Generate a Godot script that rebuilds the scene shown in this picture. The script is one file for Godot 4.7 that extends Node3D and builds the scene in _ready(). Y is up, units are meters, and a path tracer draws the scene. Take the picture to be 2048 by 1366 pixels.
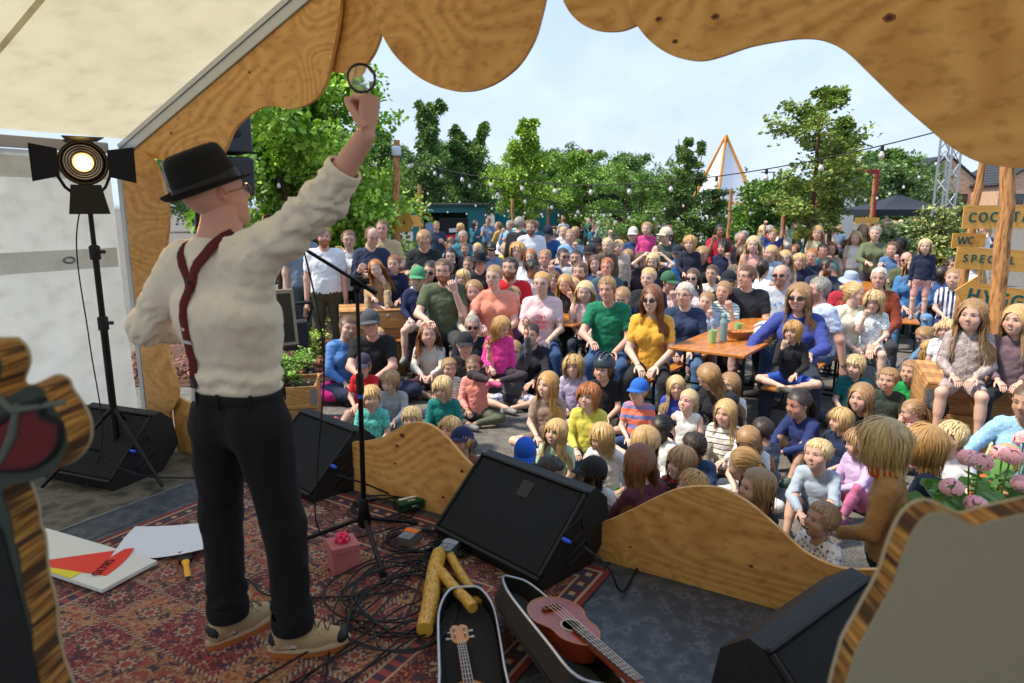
extends Node3D
const STAGE := 0.31
const EDGE := Vector3(-2.68, 0, -4.82)      # foot of the tent's front left post
var AU := Vector3(cos(deg_to_rad(31)), 0, sin(deg_to_rad(31)))     # along the stage front
var AV := Vector3(-sin(deg_to_rad(31)), 0, cos(deg_to_rad(31)))    # into the tent
var rng := RandomNumberGenerator.new()
var taken := {}
var mats := {}
var noise := FastNoiseLite.new()
class MB:
	var v := PackedVector3Array()
	var n := PackedVector3Array()
	var c := PackedColorArray()
	var uv := PackedVector2Array()
	var ix := PackedInt32Array()
	var tint := Color(1, 1, 1)
	func vert(p: Vector3, nn: Vector3, t := Vector2.ZERO) -> int:
		v.push_back(p); n.push_back(nn); c.push_back(tint); uv.push_back(t)
		return v.size() - 1
	func tri(a: int, b: int, d: int) -> void:
		var nn: Vector3 = n[a] + n[b] + n[d]
		if (v[b] - v[a]).cross(v[d] - v[a]).dot(nn) > 0.0:
			ix.push_back(a); ix.push_back(d); ix.push_back(b)
		else:
			ix.push_back(a); ix.push_back(b); ix.push_back(d)
	func quad(p0: Vector3, p1: Vector3, p2: Vector3, p3: Vector3, nn: Vector3, s := Vector2.ONE) -> void:
		var a := vert(p0, nn, Vector2(0, 0)); var b := vert(p1, nn, Vector2(s.x, 0)); var d := vert(p2, nn, s); var e := vert(p3, nn, Vector2(0, s.y))
		tri(a, b, d); tri(a, d, e)
	func box(at: Vector3, size: Vector3, bs := Basis(), bev := 0.0) -> void:
		var h := size * 0.5
		if bev <= 0.0:
			for k in 3:
				for s in [-1.0, 1.0]:
					var nn := Vector3.ZERO; nn[k] = s
					var a := Vector3.ZERO; a[(k + 1) % 3] = 1
					var b := Vector3.ZERO; b[(k + 2) % 3] = 1
					var o: Vector3 = nn * h[k]; a *= h[(k + 1) % 3]; b *= h[(k + 2) % 3]
					quad(at + bs * (o - a - b), at + bs * (o + a - b), at + bs * (o + a + b), at + bs * (o - a + b), bs * nn, Vector2(a.length() * 2, b.length() * 2))
			return
		var id := {}
		for sx in [-1.0, 1.0]:
			for sy in [-1.0, 1.0]:
				for sz in [-1.0, 1.0]:
					var sg := Vector3(sx, sy, sz)
					for k in 3:
						var p := Vector3(sx * (h.x - bev), sy * (h.y - bev), sz * (h.z - bev)); p[k] = sg[k] * h[k]
						var nn := Vector3.ZERO; nn[k] = sg[k]
						id[[sx, sy, sz, k]] = vert(at + bs * p, bs * nn, Vector2(p[(k + 1) % 3], p[(k + 2) % 3]))
		var S := [-1.0, 1.0]
		for k in 3:
			for s in S:
				var q := []
				for e in [[-1.0, -1.0], [1.0, -1.0], [1.0, 1.0], [-1.0, 1.0]]:
					var sg := [0.0, 0.0, 0.0]; sg[k] = s; sg[(k + 1) % 3] = e[0]; sg[(k + 2) % 3] = e[1]
					q.push_back(id[[sg[0], sg[1], sg[2], k]])
				tri(q[0], q[1], q[2]); tri(q[0], q[2], q[3])
			for s in S:
				for t in S:
					var sg := [0.0, 0.0, 0.0]; sg[(k + 1) % 3] = s; sg[(k + 2) % 3] = t
					var lo := sg.duplicate(); lo[k] = -1.0
					var hi := sg.duplicate(); hi[k] = 1.0
					var a: int = id[[lo[0], lo[1], lo[2], (k + 1) % 3]]; var b: int = id[[hi[0], hi[1], hi[2], (k + 1) % 3]]
					var d: int = id[[hi[0], hi[1], hi[2], (k + 2) % 3]]; var e: int = id[[lo[0], lo[1], lo[2], (k + 2) % 3]]
					tri(a, b, d); tri(a, d, e)
		for sx in S:
			for sy in S:
				for sz in S:
					tri(id[[sx, sy, sz, 0]], id[[sx, sy, sz, 1]], id[[sx, sy, sz, 2]])
	func tube(pts: Array, rad: Array, sides := 8, flat := 1.0, up := Vector3.ZERO, caps := true) -> void:
		var np := pts.size()
		var x := up
		var first := v.size()
		var run := 0.0
		for k in np:
			var t: Vector3 = (pts[mini(k + 1, np - 1)] - pts[maxi(k - 1, 0)])
			t = t.normalized() if t.length() > 1e-6 else Vector3.UP
			if x == Vector3.ZERO or absf(x.dot(t)) > 0.98:
				x = t.cross(Vector3(0.31, 0.2, 0.93)) if absf(t.z) < 0.9 else t.cross(Vector3(0.9, 0.3, 0.1))
			x = (x - t * x.dot(t)).normalized()
			var y := t.cross(x)
			var r: float = rad[k] if rad.size() > 1 else rad[0]
			if k > 0: run += (pts[k] - pts[k - 1]).length()
			for j in sides + 1:
				var a := TAU * j / sides
				vert(pts[k] + x * cos(a) * r + y * sin(a) * r * flat, (x * cos(a) * flat + y * sin(a)).normalized(), Vector2(float(j) / sides, run))
		for k in np - 1:
			for j in sides:
				var a := first + k * (sides + 1) + j
				tri(a, a + 1, a + sides + 2); tri(a, a + sides + 2, a + sides + 1)
		if caps:
			for e in [0, np - 1]:
				var t: Vector3 = (pts[0] - pts[1] if e == 0 else pts[np - 1] - pts[np - 2]).normalized()
				var o := vert(pts[e], t)
				var ring := first + int(e) * (sides + 1)
				var st := v.size()
				for j in sides: vert(v[ring + j], t)
				for j in sides: tri(o, st + j, st + (j + 1) % sides)
	func lathe(prof: Array, sides: int, xf := Transform3D(), sq := Vector2.ONE) -> void:
		var first := v.size()
		var np := prof.size()
		for k in np:
			var d: Vector2 = prof[mini(k + 1, np - 1)] - prof[maxi(k - 1, 0)]
			var nn2 := Vector2(d.y, -d.x).normalized()
			for j in sides + 1:
				var a := TAU * j / sides
				var p := Vector3(cos(a) * prof[k].x * sq.x, prof[k].y, sin(a) * prof[k].x * sq.y)
				vert(xf * p, (xf.basis * Vector3(cos(a) * nn2.x, nn2.y, sin(a) * nn2.x)).normalized(), Vector2(float(j) / sides * 4, p.y))
		for k in np - 1:
			for j in sides:
				var a := first + k * (sides + 1) + j
				tri(a, a + 1, a + sides + 2); tri(a, a + sides + 2, a + sides + 1)
	func ball(at: Vector3, r: Vector3, sides := 12, rings := 8, bs := Basis()) -> void:
		var first := v.size()
		for k in rings + 1:
			var b := PI * k / rings
			for j in sides + 1:
				var a := TAU * j / sides
				var d := Vector3(sin(b) * cos(a), cos(b), sin(b) * sin(a))
				vert(at + bs * (d * r), (bs * (d / r)).normalized(), Vector2(float(j) / sides, float(k) / rings))
		for k in rings:
			for j in sides:
				var a := first + k * (sides + 1) + j
				tri(a, a + 1, a + sides + 2); tri(a, a + sides + 2, a + sides + 1)
	func prism(poly: PackedVector2Array, depth: float, xf := Transform3D()) -> void:
		var tr := Geometry2D.triangulate_polygon(poly)
		for s in 2:
			var z := 0.0 if s == 0 else -depth
			var nn := (xf.basis * Vector3(0, 0, 1 if s == 0 else -1)).normalized()
			var st := v.size()
			for p in poly: vert(xf * Vector3(p.x, p.y, z), nn, p)
			for k in range(0, tr.size(), 3): tri(st + tr[k], st + tr[k + 1], st + tr[k + 2])
		var cw := Geometry2D.is_polygon_clockwise(poly)
		var run := 0.0
		for k in poly.size():
			var a := poly[k]; var b := poly[(k + 1) % poly.size()]
			var d := (b - a).normalized()
			var nn := (xf.basis * (Vector3(-d.y, d.x, 0) if cw else Vector3(d.y, -d.x, 0))).normalized()
			var st := v.size()
			var e := run + (b - a).length()
			vert(xf * Vector3(a.x, a.y, 0), nn, Vector2(run, 0)); vert(xf * Vector3(b.x, b.y, 0), nn, Vector2(e, 0))
			vert(xf * Vector3(b.x, b.y, -depth), nn, Vector2(e, depth)); vert(xf * Vector3(a.x, a.y, -depth), nn, Vector2(run, depth))
			tri(st, st + 1, st + 2); tri(st, st + 2, st + 3)
			run = e
	func grid(nu: int, nv: int, f: Callable, uvs := Vector2.ONE) -> void:
		var first := v.size()
		for j in nv + 1:
			for i in nu + 1:
				var p: Vector3 = f.call(float(i) / nu, float(j) / nv)
				vert(p, Vector3.UP, Vector2(float(i) / nu * uvs.x, float(j) / nv * uvs.y))
		var w := nu + 1
		for j in nv + 1:
			for i in nu + 1:
				var du: Vector3 = v[first + j * w + mini(i + 1, nu)] - v[first + j * w + maxi(i - 1, 0)]
				var dv: Vector3 = v[first + mini(j + 1, nv) * w + i] - v[first + maxi(j - 1, 0) * w + i]
				n[first + j * w + i] = du.cross(dv).normalized()
		for j in nv:
			for i in nu:
				var a := first + j * w + i
				tri(a, a + 1, a + w + 1); tri(a, a + w + 1, a + w)
	func add(o: MB, xf := Transform3D()) -> void:
		var k := v.size()
		v.append_array(xf * o.v)
		n.append_array(Transform3D(xf.basis.orthonormalized(), Vector3.ZERO) * o.n)
		c.append_array(o.c); uv.append_array(o.uv)
		if k == 0:
			ix = o.ix.duplicate()
			return
		var st := ix.size()
		ix.resize(st + o.ix.size())
		for j in o.ix.size(): ix[st + j] = o.ix[j] + k
	func mesh() -> ArrayMesh:
		var m := ArrayMesh.new()
		if v.is_empty() or ix.is_empty(): return m
		var a := []; a.resize(Mesh.ARRAY_MAX)
		a[Mesh.ARRAY_VERTEX] = v; a[Mesh.ARRAY_NORMAL] = n; a[Mesh.ARRAY_COLOR] = c; a[Mesh.ARRAY_TEX_UV] = uv; a[Mesh.ARRAY_INDEX] = ix
		m.add_surface_from_arrays(Mesh.PRIMITIVE_TRIANGLES, a)
		return m
func numbered(called: String) -> String:
	var k: int = taken.get(called, 0)
	taken[called] = k + 1
	return called if k == 0 else "%s_%03d" % [called, k]
func thing(called: String, label: String, category: String, at := Vector3.ZERO, turn := 0.0, group := "") -> Node3D:
	var o := Node3D.new()
	o.name = numbered(called)
	add_child(o)
	o.position = at
	o.rotation.y = turn
	o.set_meta("label", label); o.set_meta("category", category)
	if group: o.set_meta("group", group)
	return o
func part(called: String, mb, mat: Material, parent: Node3D, xf := Transform3D()) -> MeshInstance3D:
	var o := MeshInstance3D.new()
	o.mesh = mb.mesh() if mb is MB else mb
	o.name = called
	if o.mesh is PrimitiveMesh: (o.mesh as PrimitiveMesh).material = mat
	elif o.mesh.get_surface_count(): o.set_surface_override_material(0, mat)
	parent.add_child(o, true)
	o.transform = xf
	return o
func single(called: String, mb, mat: Material, label: String, category: String, xf := Transform3D(), group := "") -> MeshInstance3D:
	var o := part(numbered(called), mb, mat, self, xf)
	o.set_meta("label", label); o.set_meta("category", category)
	if group: o.set_meta("group", group)
	return o
func struct(called: String, mb, mat: Material, label := "") -> MeshInstance3D:
	var o := part(numbered(called), mb, mat, self)
	o.set_meta("kind", "structure")
	if label: o.set_meta("label", label)
	return o
func facing(at: Vector3, z: Vector3, up := Vector3.UP) -> Transform3D:
	z = z.normalized()
	var x := up.cross(z).normalized()
	return Transform3D(Basis(x, z.cross(x), z), at)
func lin(r: float, g: float, b: float) -> Color:
	return Color(r, g, b).linear_to_srgb()
func mat(key: String, col: Color, rough := 0.8, metal := 0.0, more := {}) -> StandardMaterial3D:
	if mats.has(key): return mats[key]
	var m := StandardMaterial3D.new()
	m.resource_name = key
	m.albedo_color = col; m.roughness = rough; m.metallic = metal
	for k in more: m.set(k, more[k])
	mats[key] = m
	return m
func noise_tex(freq: float, ramp: Array, size := 512, kind := FastNoiseLite.TYPE_SIMPLEX_SMOOTH, oct := 5, nm := false, sd := 1, warp := 0.0) -> NoiseTexture2D:
	var f := FastNoiseLite.new()
	f.noise_type = kind; f.frequency = freq; f.fractal_octaves = oct; f.seed = sd
	if warp > 0.0:
		f.domain_warp_enabled = true; f.domain_warp_amplitude = warp; f.domain_warp_frequency = freq * 0.7
	var t := NoiseTexture2D.new()
	t.width = size; t.height = size; t.seamless = true; t.noise = f; t.as_normal_map = nm; t.generate_mipmaps = false
	if nm: t.bump_strength = 6.0
	if ramp:
		var g := Gradient.new()
		var off := PackedFloat32Array(); var cols := PackedColorArray()
		for e in ramp: off.push_back(e[0]); cols.push_back(e[1])
		g.offsets = off; g.colors = cols
		t.color_ramp = g
	return t
func grey(a: float, b: float) -> Array:
	return [[0.0, Color(a, a, a)], [1.0, Color(b, b, b)]]
func V(x: float, y: float, z: float) -> Vector3:
	return Vector3(x, y, z)
func V2(x: float, y: float) -> Vector2:
	return Vector2(x, y)
func view_and_light() -> void:
	var cam := Camera3D.new()
	cam.name = "camera"
	add_child(cam)
	cam.position = V(0, 2.0, 0)
	cam.rotation.x = -atan((683.0 - 415.0) / 1365.0)
	cam.fov = rad_to_deg(2.0 * atan(683.0 / 1365.0)); cam.near = 0.05; cam.far = 600.0
	var ca := CameraAttributesPhysical.new()
	ca.frustum_focal_length = 24.0; ca.exposure_aperture = 3.2; ca.frustum_focus_distance = 5.5; ca.frustum_near = 0.05; ca.frustum_far = 600.0
	cam.attributes = ca
	cam.current = true
	var we := WorldEnvironment.new(); we.name = "environment"; add_child(we)
	var e := Environment.new(); we.environment = e
	e.background_mode = Environment.BG_SKY
	e.tonemap_mode = Environment.TONE_MAPPER_LINEAR
	e.tonemap_exposure = EXPO
	e.sdfgi_enabled = true; e.ssao_enabled = true; e.ssil_enabled = true
	var sk := ProceduralSkyMaterial.new()
	sk.sky_top_color = Color(0.47, 0.56, 0.68); sk.sky_horizon_color = Color(0.57, 0.615, 0.66); sk.sky_curve = 0.22
	sk.ground_horizon_color = Color(0.5, 0.52, 0.54); sk.ground_bottom_color = Color(0.35, 0.35, 0.35)
	sk.sky_energy_multiplier = SKY; sk.sun_angle_max = 4.0
	sk.sky_cover = clouds()
	sk.sky_cover_modulate = Color(1, 1, 1, 0.8)
	e.sky = Sky.new(); e.sky.sky_material = sk
	var sun := DirectionalLight3D.new(); sun.name = "sun"; add_child(sun)
	sun.rotation_degrees = V(-57, -88, 0)
	sun.light_energy = SUN; sun.light_angular_distance = 7.0; sun.light_color = Color(1.0, 0.955, 0.88); sun.shadow_enabled = true
const EXPO := 2.55
const SKY := 1.0
const SUN := 0.82
func clouds() -> ImageTexture:
	var W := 1024; var H := 512
	var im := Image.create(W, H, false, Image.FORMAT_RGBA8)
	var f := FastNoiseLite.new(); f.frequency = 1.0; f.fractal_octaves = 5; f.seed = 41
	for y in H / 2 + 8:
		var el := PI * (0.5 - float(y) / H)
		for x in W:
			var az := TAU * x / W
			var d := V(cos(az) * cos(el), sin(el), sin(az) * cos(el))
			var q := d / (d.y + 0.22)
			var n := f.get_noise_3d(q.x * 0.9, q.z * 2.6, 3.0) + 0.45 * f.get_noise_3d(q.x * 3.1, q.z * 6.5, 9.0)
			im.set_pixel(x, y, Color(0.60, 0.63, 0.66, clampf(0.18 + n * 0.16, 0.0, 0.5)))
	return ImageTexture.create_from_image(im)
func stage_set() -> void:
	wedge("large floor monitor with square tape patch in front of the microphone stand", V(-0.40, STAGE + 0.012, -3.27), V(0.52, 0, 0.52), 0.735, 1.02, true)
	wedge("floor monitor behind the performer's legs by the left front board", V(-1.62, STAGE + 0.002, -4.10), V(0.72, 0, 0.66), 0.62, 1.0)
	wedge("floor monitor at the far left below the stage lamp", V(-2.98, STAGE + 0.002, -4.08), V(0.93, 0, 0.35), 0.60, 1.05)
	wedge("floor monitor cut off at the bottom right behind the beige cutout", V(0.98, STAGE + 0.002, -1.52), V(0.62, 0, -0.50), 0.66, 1.1)
	mic_stand(); stage_lamp(); props(); cutouts()
	cables()
func cables() -> void:
	var y := STAGE + 0.02
	var rg := RandomNumberGenerator.new(); rg.seed = 77
	cable("cable from the mic stand hanging along the tube to the floor", [V(-0.90, 1.83, -2.97), V(-0.86, 1.35, -3.05), V(-0.93, 0.8, -3.1), V(-0.98, 0.42, -3.2), V(-0.85, y, -3.25), V(-0.62, y, -3.38)], 0.004)
	cable("cable plugged into the monitor at the far left", [V(-2.42, STAGE + 0.22, -3.83), V(-2.25, STAGE + 0.1, -3.9), V(-2.05, y, -4.05), V(-1.7, y, -4.02), V(-1.35, y, -3.75)], 0.0055)
	cable("cable running from the middle monitor along the front board", [V(-1.0, STAGE + 0.19, -3.68), V(-0.85, STAGE + 0.12, -3.72), V(-0.66, STAGE + 0.02, -3.76), V(-0.35, y, -3.62), V(-0.27, y, -3.5)], 0.0055)
	cable("cable from the large monitor's side plug over the slate deck", [V(0.32, STAGE + 0.2, -2.82), V(0.42, STAGE + 0.14, -2.76), V(0.48, STAGE + 0.03, -2.74), V(0.56, STAGE + 0.01, -2.9), V(0.66, STAGE + 0.01, -3.12)], 0.0055)
	cable("cable lying in a loop left of the performer's feet", [V(-1.0, y, -2.62), V(-1.28, y, -2.70), V(-1.36, y, -2.82), V(-1.22, y, -2.86), V(-1.05, y, -2.72), V(-0.7, y, -2.72), V(-0.45, y, -2.78)])
	var names := ["widest loose loop of cable in front of the rain sticks", "second loop of cable coiled over the rug middle", "thin cable strand meandering towards the ukulele case", "cable bundle strand beside the gift box", "cable strand crossing under the tripod foot", "cable loop closest to the right shoe"]
	for k in 6:
		var pts := []
		var a := rg.randf() * TAU
		var c := V(-0.52 + rg.randf_range(-0.06, 0.08), y, -2.72 + rg.randf_range(-0.08, 0.1))
		pts.push_back(V(-0.40, y, -3.12))
		for j in 10 + k * 2:
			a += 0.75
			var r := rg.randf_range(0.10, 0.2) + 0.02 * k
			pts.push_back(c + V(cos(a) * r, 0.004 * (j % 3) + 0.004 * k, sin(a) * r * 1.25))
		pts.push_back(V(-0.62 - 0.1 * k, y, -1.9))
		cable(names[k], pts)
	for e in [["cable coil round the orange striped pedal", V(-0.50, y, -3.2), 0.13], ["cable coil beside the green direct box", V(-0.72, y, -3.58), 0.17], ["cable coil at the monitor's lower corner", V(-0.30, y, -3.12), 0.09]]:
		var pts := []
		for j in 44:
			var a := j * 0.6
			var r: float = e[2] * (1.0 + 0.13 * sin(j * 1.7) + 0.08 * sin(j * 0.37))
			pts.push_back(e[1] + V(cos(a) * r, 0.002 + 0.0007 * j, sin(a) * r * 0.8))
		cable(e[0], pts)
const TORSO := 0
const UARM := 1
const FARM := 2
const HAND := 3
const THIGH := 4
const SHIN := 5
const FOOT := 6
const NECK := 7
const PELVIS := 8
const SKIRT := 9
func nets(bones: Array, h: float) -> Dictionary:
	var lo := Vector3(9, 9, 9); var hi := Vector3(-9, -9, -9)
	for b in bones:
		var m: float = maxf(b[2], b[3]) + 3.0 * h
		for e in 2:
			var p: Vector3 = b[e]
			lo = lo.min(p - Vector3(m, m, m)); hi = hi.max(p + Vector3(m, m, m))
	var nx := int((hi.x - lo.x) / h) + 2; var ny := int((hi.y - lo.y) / h) + 2; var nz := int((hi.z - lo.z) / h) + 2
	var nn := nx * ny * nz
	var f := PackedFloat32Array(); f.resize(nn); f.fill(1.0)
	var near := PackedFloat32Array(); near.resize(nn); near.fill(9.0)
	var who := PackedByteArray(); who.resize(nn); who.fill(255)
	for bi in bones.size():
		var b: Array = bones[bi]
		var pa: Vector3 = b[0]; var pb: Vector3 = b[1]
		var ra: float = b[2]; var rb: float = b[3]; var k: float = b[5]
		var m := maxf(ra, rb) + k + 2.0 * h
		var l := pa.min(pb) - Vector3(m, m, m) - lo; var u := pa.max(pb) + Vector3(m, m, m) - lo
		var x0 := maxi(0, int(l.x / h)); var x1 := mini(nx - 1, int(u.x / h) + 1)
		var y0 := maxi(0, int(l.y / h)); var y1 := mini(ny - 1, int(u.y / h) + 1)
		var z0 := maxi(0, int(l.z / h)); var z1 := mini(nz - 1, int(u.z / h) + 1)
		var ba := pb - pa
		var inv := 1.0 / maxf(ba.length_squared(), 1e-9)
		var dr := rb - ra
		for z in range(z0, z1 + 1):
			for y in range(y0, y1 + 1):
				var i := (z * ny + y) * nx + x0
				var p := Vector3(lo.x + x0 * h, lo.y + y * h, lo.z + z * h) - pa
				for x in range(x0, x1 + 1):
					var t := clampf(p.dot(ba) * inv, 0.0, 1.0)
					var d := (p - ba * t).length() - ra - dr * t
					p.x += h
					if d < near[i]:
						near[i] = d; who[i] = bi
					var o := f[i]
					var q := k - absf(d - o)
					f[i] = minf(d, o) - (q * q * 0.25 / k if q > 0.0 else 0.0)
					i += 1
	var at := PackedInt32Array(); at.resize(nn); at.fill(-1)
	var v := PackedVector3Array(); var n := PackedVector3Array(); var bone := PackedByteArray(); var ix := PackedInt32Array()
	var sy := nx; var sz := nx * ny
	var lim := 1.8 * h
	for z in nz - 1:
		for y in ny - 1:
			var i := (z * ny + y) * nx - 1
			for x in nx - 1:
				i += 1
				var c0 := f[i]
				if c0 > lim or c0 < -lim: continue
				var c1 := f[i + 1]; var c2 := f[i + sy]; var c3 := f[i + sy + 1]; var c4 := f[i + sz]; var c5 := f[i + sz + 1]; var c6 := f[i + sz + sy]; var c7 := f[i + sz + sy + 1]
				var s := int(c0 < 0) + int(c1 < 0) + int(c2 < 0) + int(c3 < 0) + int(c4 < 0) + int(c5 < 0) + int(c6 < 0) + int(c7 < 0)
				if s == 0 or s == 8: continue
				var p := Vector3.ZERO; var m := 0
				if (c0 < 0) != (c1 < 0): p += Vector3(c0 / (c0 - c1), 0, 0); m += 1
				if (c2 < 0) != (c3 < 0): p += Vector3(c2 / (c2 - c3), 1, 0); m += 1
				if (c4 < 0) != (c5 < 0): p += Vector3(c4 / (c4 - c5), 0, 1); m += 1
				if (c6 < 0) != (c7 < 0): p += Vector3(c6 / (c6 - c7), 1, 1); m += 1
				if (c0 < 0) != (c2 < 0): p += Vector3(0, c0 / (c0 - c2), 0); m += 1
				if (c1 < 0) != (c3 < 0): p += Vector3(1, c1 / (c1 - c3), 0); m += 1
				if (c4 < 0) != (c6 < 0): p += Vector3(0, c4 / (c4 - c6), 1); m += 1
				if (c5 < 0) != (c7 < 0): p += Vector3(1, c5 / (c5 - c7), 1); m += 1
				if (c0 < 0) != (c4 < 0): p += Vector3(0, 0, c0 / (c0 - c4)); m += 1
				if (c1 < 0) != (c5 < 0): p += Vector3(1, 0, c1 / (c1 - c5)); m += 1
				if (c2 < 0) != (c6 < 0): p += Vector3(0, 1, c2 / (c2 - c6)); m += 1
				if (c3 < 0) != (c7 < 0): p += Vector3(1, 1, c3 / (c3 - c7)); m += 1
				at[i] = v.size()
				v.push_back(lo + (Vector3(x, y, z) + p / m) * h)
				n.push_back(Vector3(c1 + c3 + c5 + c7 - c0 - c2 - c4 - c6, c2 + c3 + c6 + c7 - c0 - c1 - c4 - c5, c4 + c5 + c6 + c7 - c0 - c1 - c2 - c3).normalized())
				bone.push_back(who[i])
	for z in range(1, nz - 1):
		for y in range(1, ny - 1):
			var i := (z * ny + y) * nx
			for x in range(1, nx - 1):
				i += 1
				if at[i] < 0 and at[i - 1] < 0 and at[i - sy] < 0: continue
				var a := f[i] < 0
				if a != (f[i + 1] < 0):
					_q(ix, at[i], at[i - sy], at[i - sy - sz], at[i - sz], a)
				if a != (f[i + sy] < 0):
					_q(ix, at[i], at[i - sz], at[i - sz - 1], at[i - 1], a)
				if a != (f[i + sz] < 0):
					_q(ix, at[i], at[i - 1], at[i - 1 - sy], at[i - sy], a)
	return {"v": v, "n": n, "bone": bone, "ix": ix, "bones": bones}
func _q(ix: PackedInt32Array, a: int, b: int, c: int, d: int, flip: bool) -> void:
	if a < 0 or b < 0 or c < 0 or d < 0: return
	if flip:
		ix.push_back(a); ix.push_back(c); ix.push_back(b); ix.push_back(a); ix.push_back(d); ix.push_back(c)
	else:
		ix.push_back(a); ix.push_back(b); ix.push_back(c); ix.push_back(a); ix.push_back(c); ix.push_back(d)
func bone_t(b: Array, p: Vector3) -> float:
	var ba: Vector3 = b[1] - b[0]
	return clampf((p - b[0]).dot(ba) / maxf(ba.length_squared(), 1e-9), 0.0, 1.0)
func sdf(bones: Array, p: Vector3) -> float:
	var o := 9.0
	for b in bones:
		var t := bone_t(b, p)
		var d: float = (p - b[0].lerp(b[1], t)).length() - lerpf(b[2], b[3], t)
		var k: float = b[5]
		var q := k - absf(d - o)
		o = minf(d, o) - (q * q * 0.25 / k if q > 0.0 else 0.0)
	return o
func shell(body: Dictionary, rule: Callable, grow: float, wrinkle := 0.0, freq := 14.0) -> MB:
	var m := MB.new()
	var v: PackedVector3Array = body.v; var n: PackedVector3Array = body.n; var bone: PackedByteArray = body.bone; var ix: PackedInt32Array = body.ix
	var inn := PackedByteArray(); inn.resize(v.size())
	for i in v.size():
		var b: Array = body.bones[bone[i]] if bone[i] < 255 else body.bones[0]
		inn[i] = 1 if rule.call(b[4], bone_t(b, v[i]), v[i]) else 0
	var map := PackedInt32Array(); map.resize(v.size()); map.fill(-1)
	for k in range(0, ix.size(), 3):
		if inn[ix[k]] + inn[ix[k + 1]] + inn[ix[k + 2]] < 2: continue
		for e in 3:
			var i := ix[k + e]
			if map[i] < 0:
				var g := grow if inn[i] else grow * 0.75
				var p := v[i]
				if wrinkle > 0.0: g += wrinkle * (noise.get_noise_3d(p.x * freq, p.y * freq * 1.6, p.z * freq) + 0.6 * noise.get_noise_3d(p.x * freq * 2.3 + 7, p.y * freq * 3.4, p.z * freq * 2.3))
				map[i] = m.v.size()
				m.v.push_back(p + n[i] * g); m.n.push_back(n[i]); m.c.push_back(Color.WHITE); m.uv.push_back(Vector2(p.x, p.y))
			m.ix.push_back(map[i])
	hem(m)
	if wrinkle > 0.0: renormal(m)
	return m
func hem(m: MB) -> void:
	var used := {}
	for k in range(0, m.ix.size(), 3):
		for e in 3:
			var a := m.ix[k + e]; var b := m.ix[k + (e + 1) % 3]
			var key := mini(a, b) * 100000 + maxi(a, b)
			used[key] = used.get(key, 0) + 1
	var nb := {}
	for key in used:
		if used[key] == 1:
			var a: int = key / 100000; var b: int = key % 100000
			if not nb.has(a): nb[a] = []
			if not nb.has(b): nb[b] = []
			nb[a].push_back(b); nb[b].push_back(a)
	for it in 6:
		var moved := {}
		for a in nb:
			var s := Vector3.ZERO
			for b in nb[a]: s += m.v[b]
			moved[a] = m.v[a].lerp(s / nb[a].size(), 0.6)
		for a in moved: m.v[a] = moved[a]
func renormal(m: MB) -> void:
	var n := PackedVector3Array(); n.resize(m.v.size())
	for k in range(0, m.ix.size(), 3):
		var a := m.ix[k]; var b := m.ix[k + 1]; var c := m.ix[k + 2]
		var g := (m.v[c] - m.v[a]).cross(m.v[b] - m.v[a])
		n[a] += g; n[b] += g; n[c] += g
	for i in n.size(): n[i] = n[i].normalized() if n[i].length_squared() > 0.0 else m.n[i]
	m.n = n
const SIZES := {
	"a": {"hip": 0.085, "thigh": 0.42, "shin": 0.41, "torso": 0.50, "sho": 0.165, "ua": 0.285, "fa": 0.25, "neck": 0.06, "head": 0.238, "w": 1.0},
	"f": {"hip": 0.088, "thigh": 0.40, "shin": 0.39, "torso": 0.47, "sho": 0.145, "ua": 0.265, "fa": 0.23, "neck": 0.06, "head": 0.23, "w": 0.9},
	"c": {"hip": 0.062, "thigh": 0.275, "shin": 0.275, "torso": 0.365, "sho": 0.108, "ua": 0.19, "fa": 0.165, "neck": 0.032, "head": 0.214, "w": 0.66},
}
const LEGS := {
	"stand": [[0.06, -1, 0.03], [0.0, -1, -0.04]], "cross": [[0.8, 0.06, 0.7], [-0.9, -0.16, 0.3]], "knees": [[0.22, 0.72, 0.72], [0.0, -0.86, 0.42]],
	"bench": [[0.2, -0.06, 1], [0.02, -1, 0.08]], "out": [[0.2, 0.12, 1], [0.0, -0.12, 1]], "kneel": [[0.2, -0.25, 1], [0.0, -0.16, -1]], "kneelup": [[0.08, -1, 0.08], [0.0, -0.05, -1]], "walk": [[0.05, -1, 0.25], [0.0, -1, -0.2]],
}
const ARMS := {
	"down": [[0.16, -1, 0.02], [0.04, -1, 0.16]], "lap": [[0.18, -0.9, 0.32], [-0.5, -0.4, 0.8]], "crossed": [[0.25, -0.9, 0.35], [-0.95, 0.08, 0.45]],
	"chin": [[0.1, -0.75, 0.6], [-0.28, 0.88, 0.12]], "table": [[0.25, -0.72, 0.65], [-0.45, -0.12, 0.9]], "up": [[0.22, 0.9, 0.25], [-0.05, 0.97, 0.25]],
	"knee": [[0.12, -0.62, 0.75], [-0.55, -0.25, 0.8]], "head": [[0.75, 0.62, 0.1], [-0.7, 0.62, -0.15]], "phone": [[0.12, -0.88, 0.35], [-0.35, 0.4, 0.85]],
	"back": [[0.3, -0.9, -0.25], [0.08, -0.98, -0.15]], "out": [[0.55, -0.6, 0.5], [0.2, -0.3, 0.9]],
}
func dirv(a: Array, s: float) -> Vector3:
	return Vector3(a[0] * s, a[1], a[2]).normalized()
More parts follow.
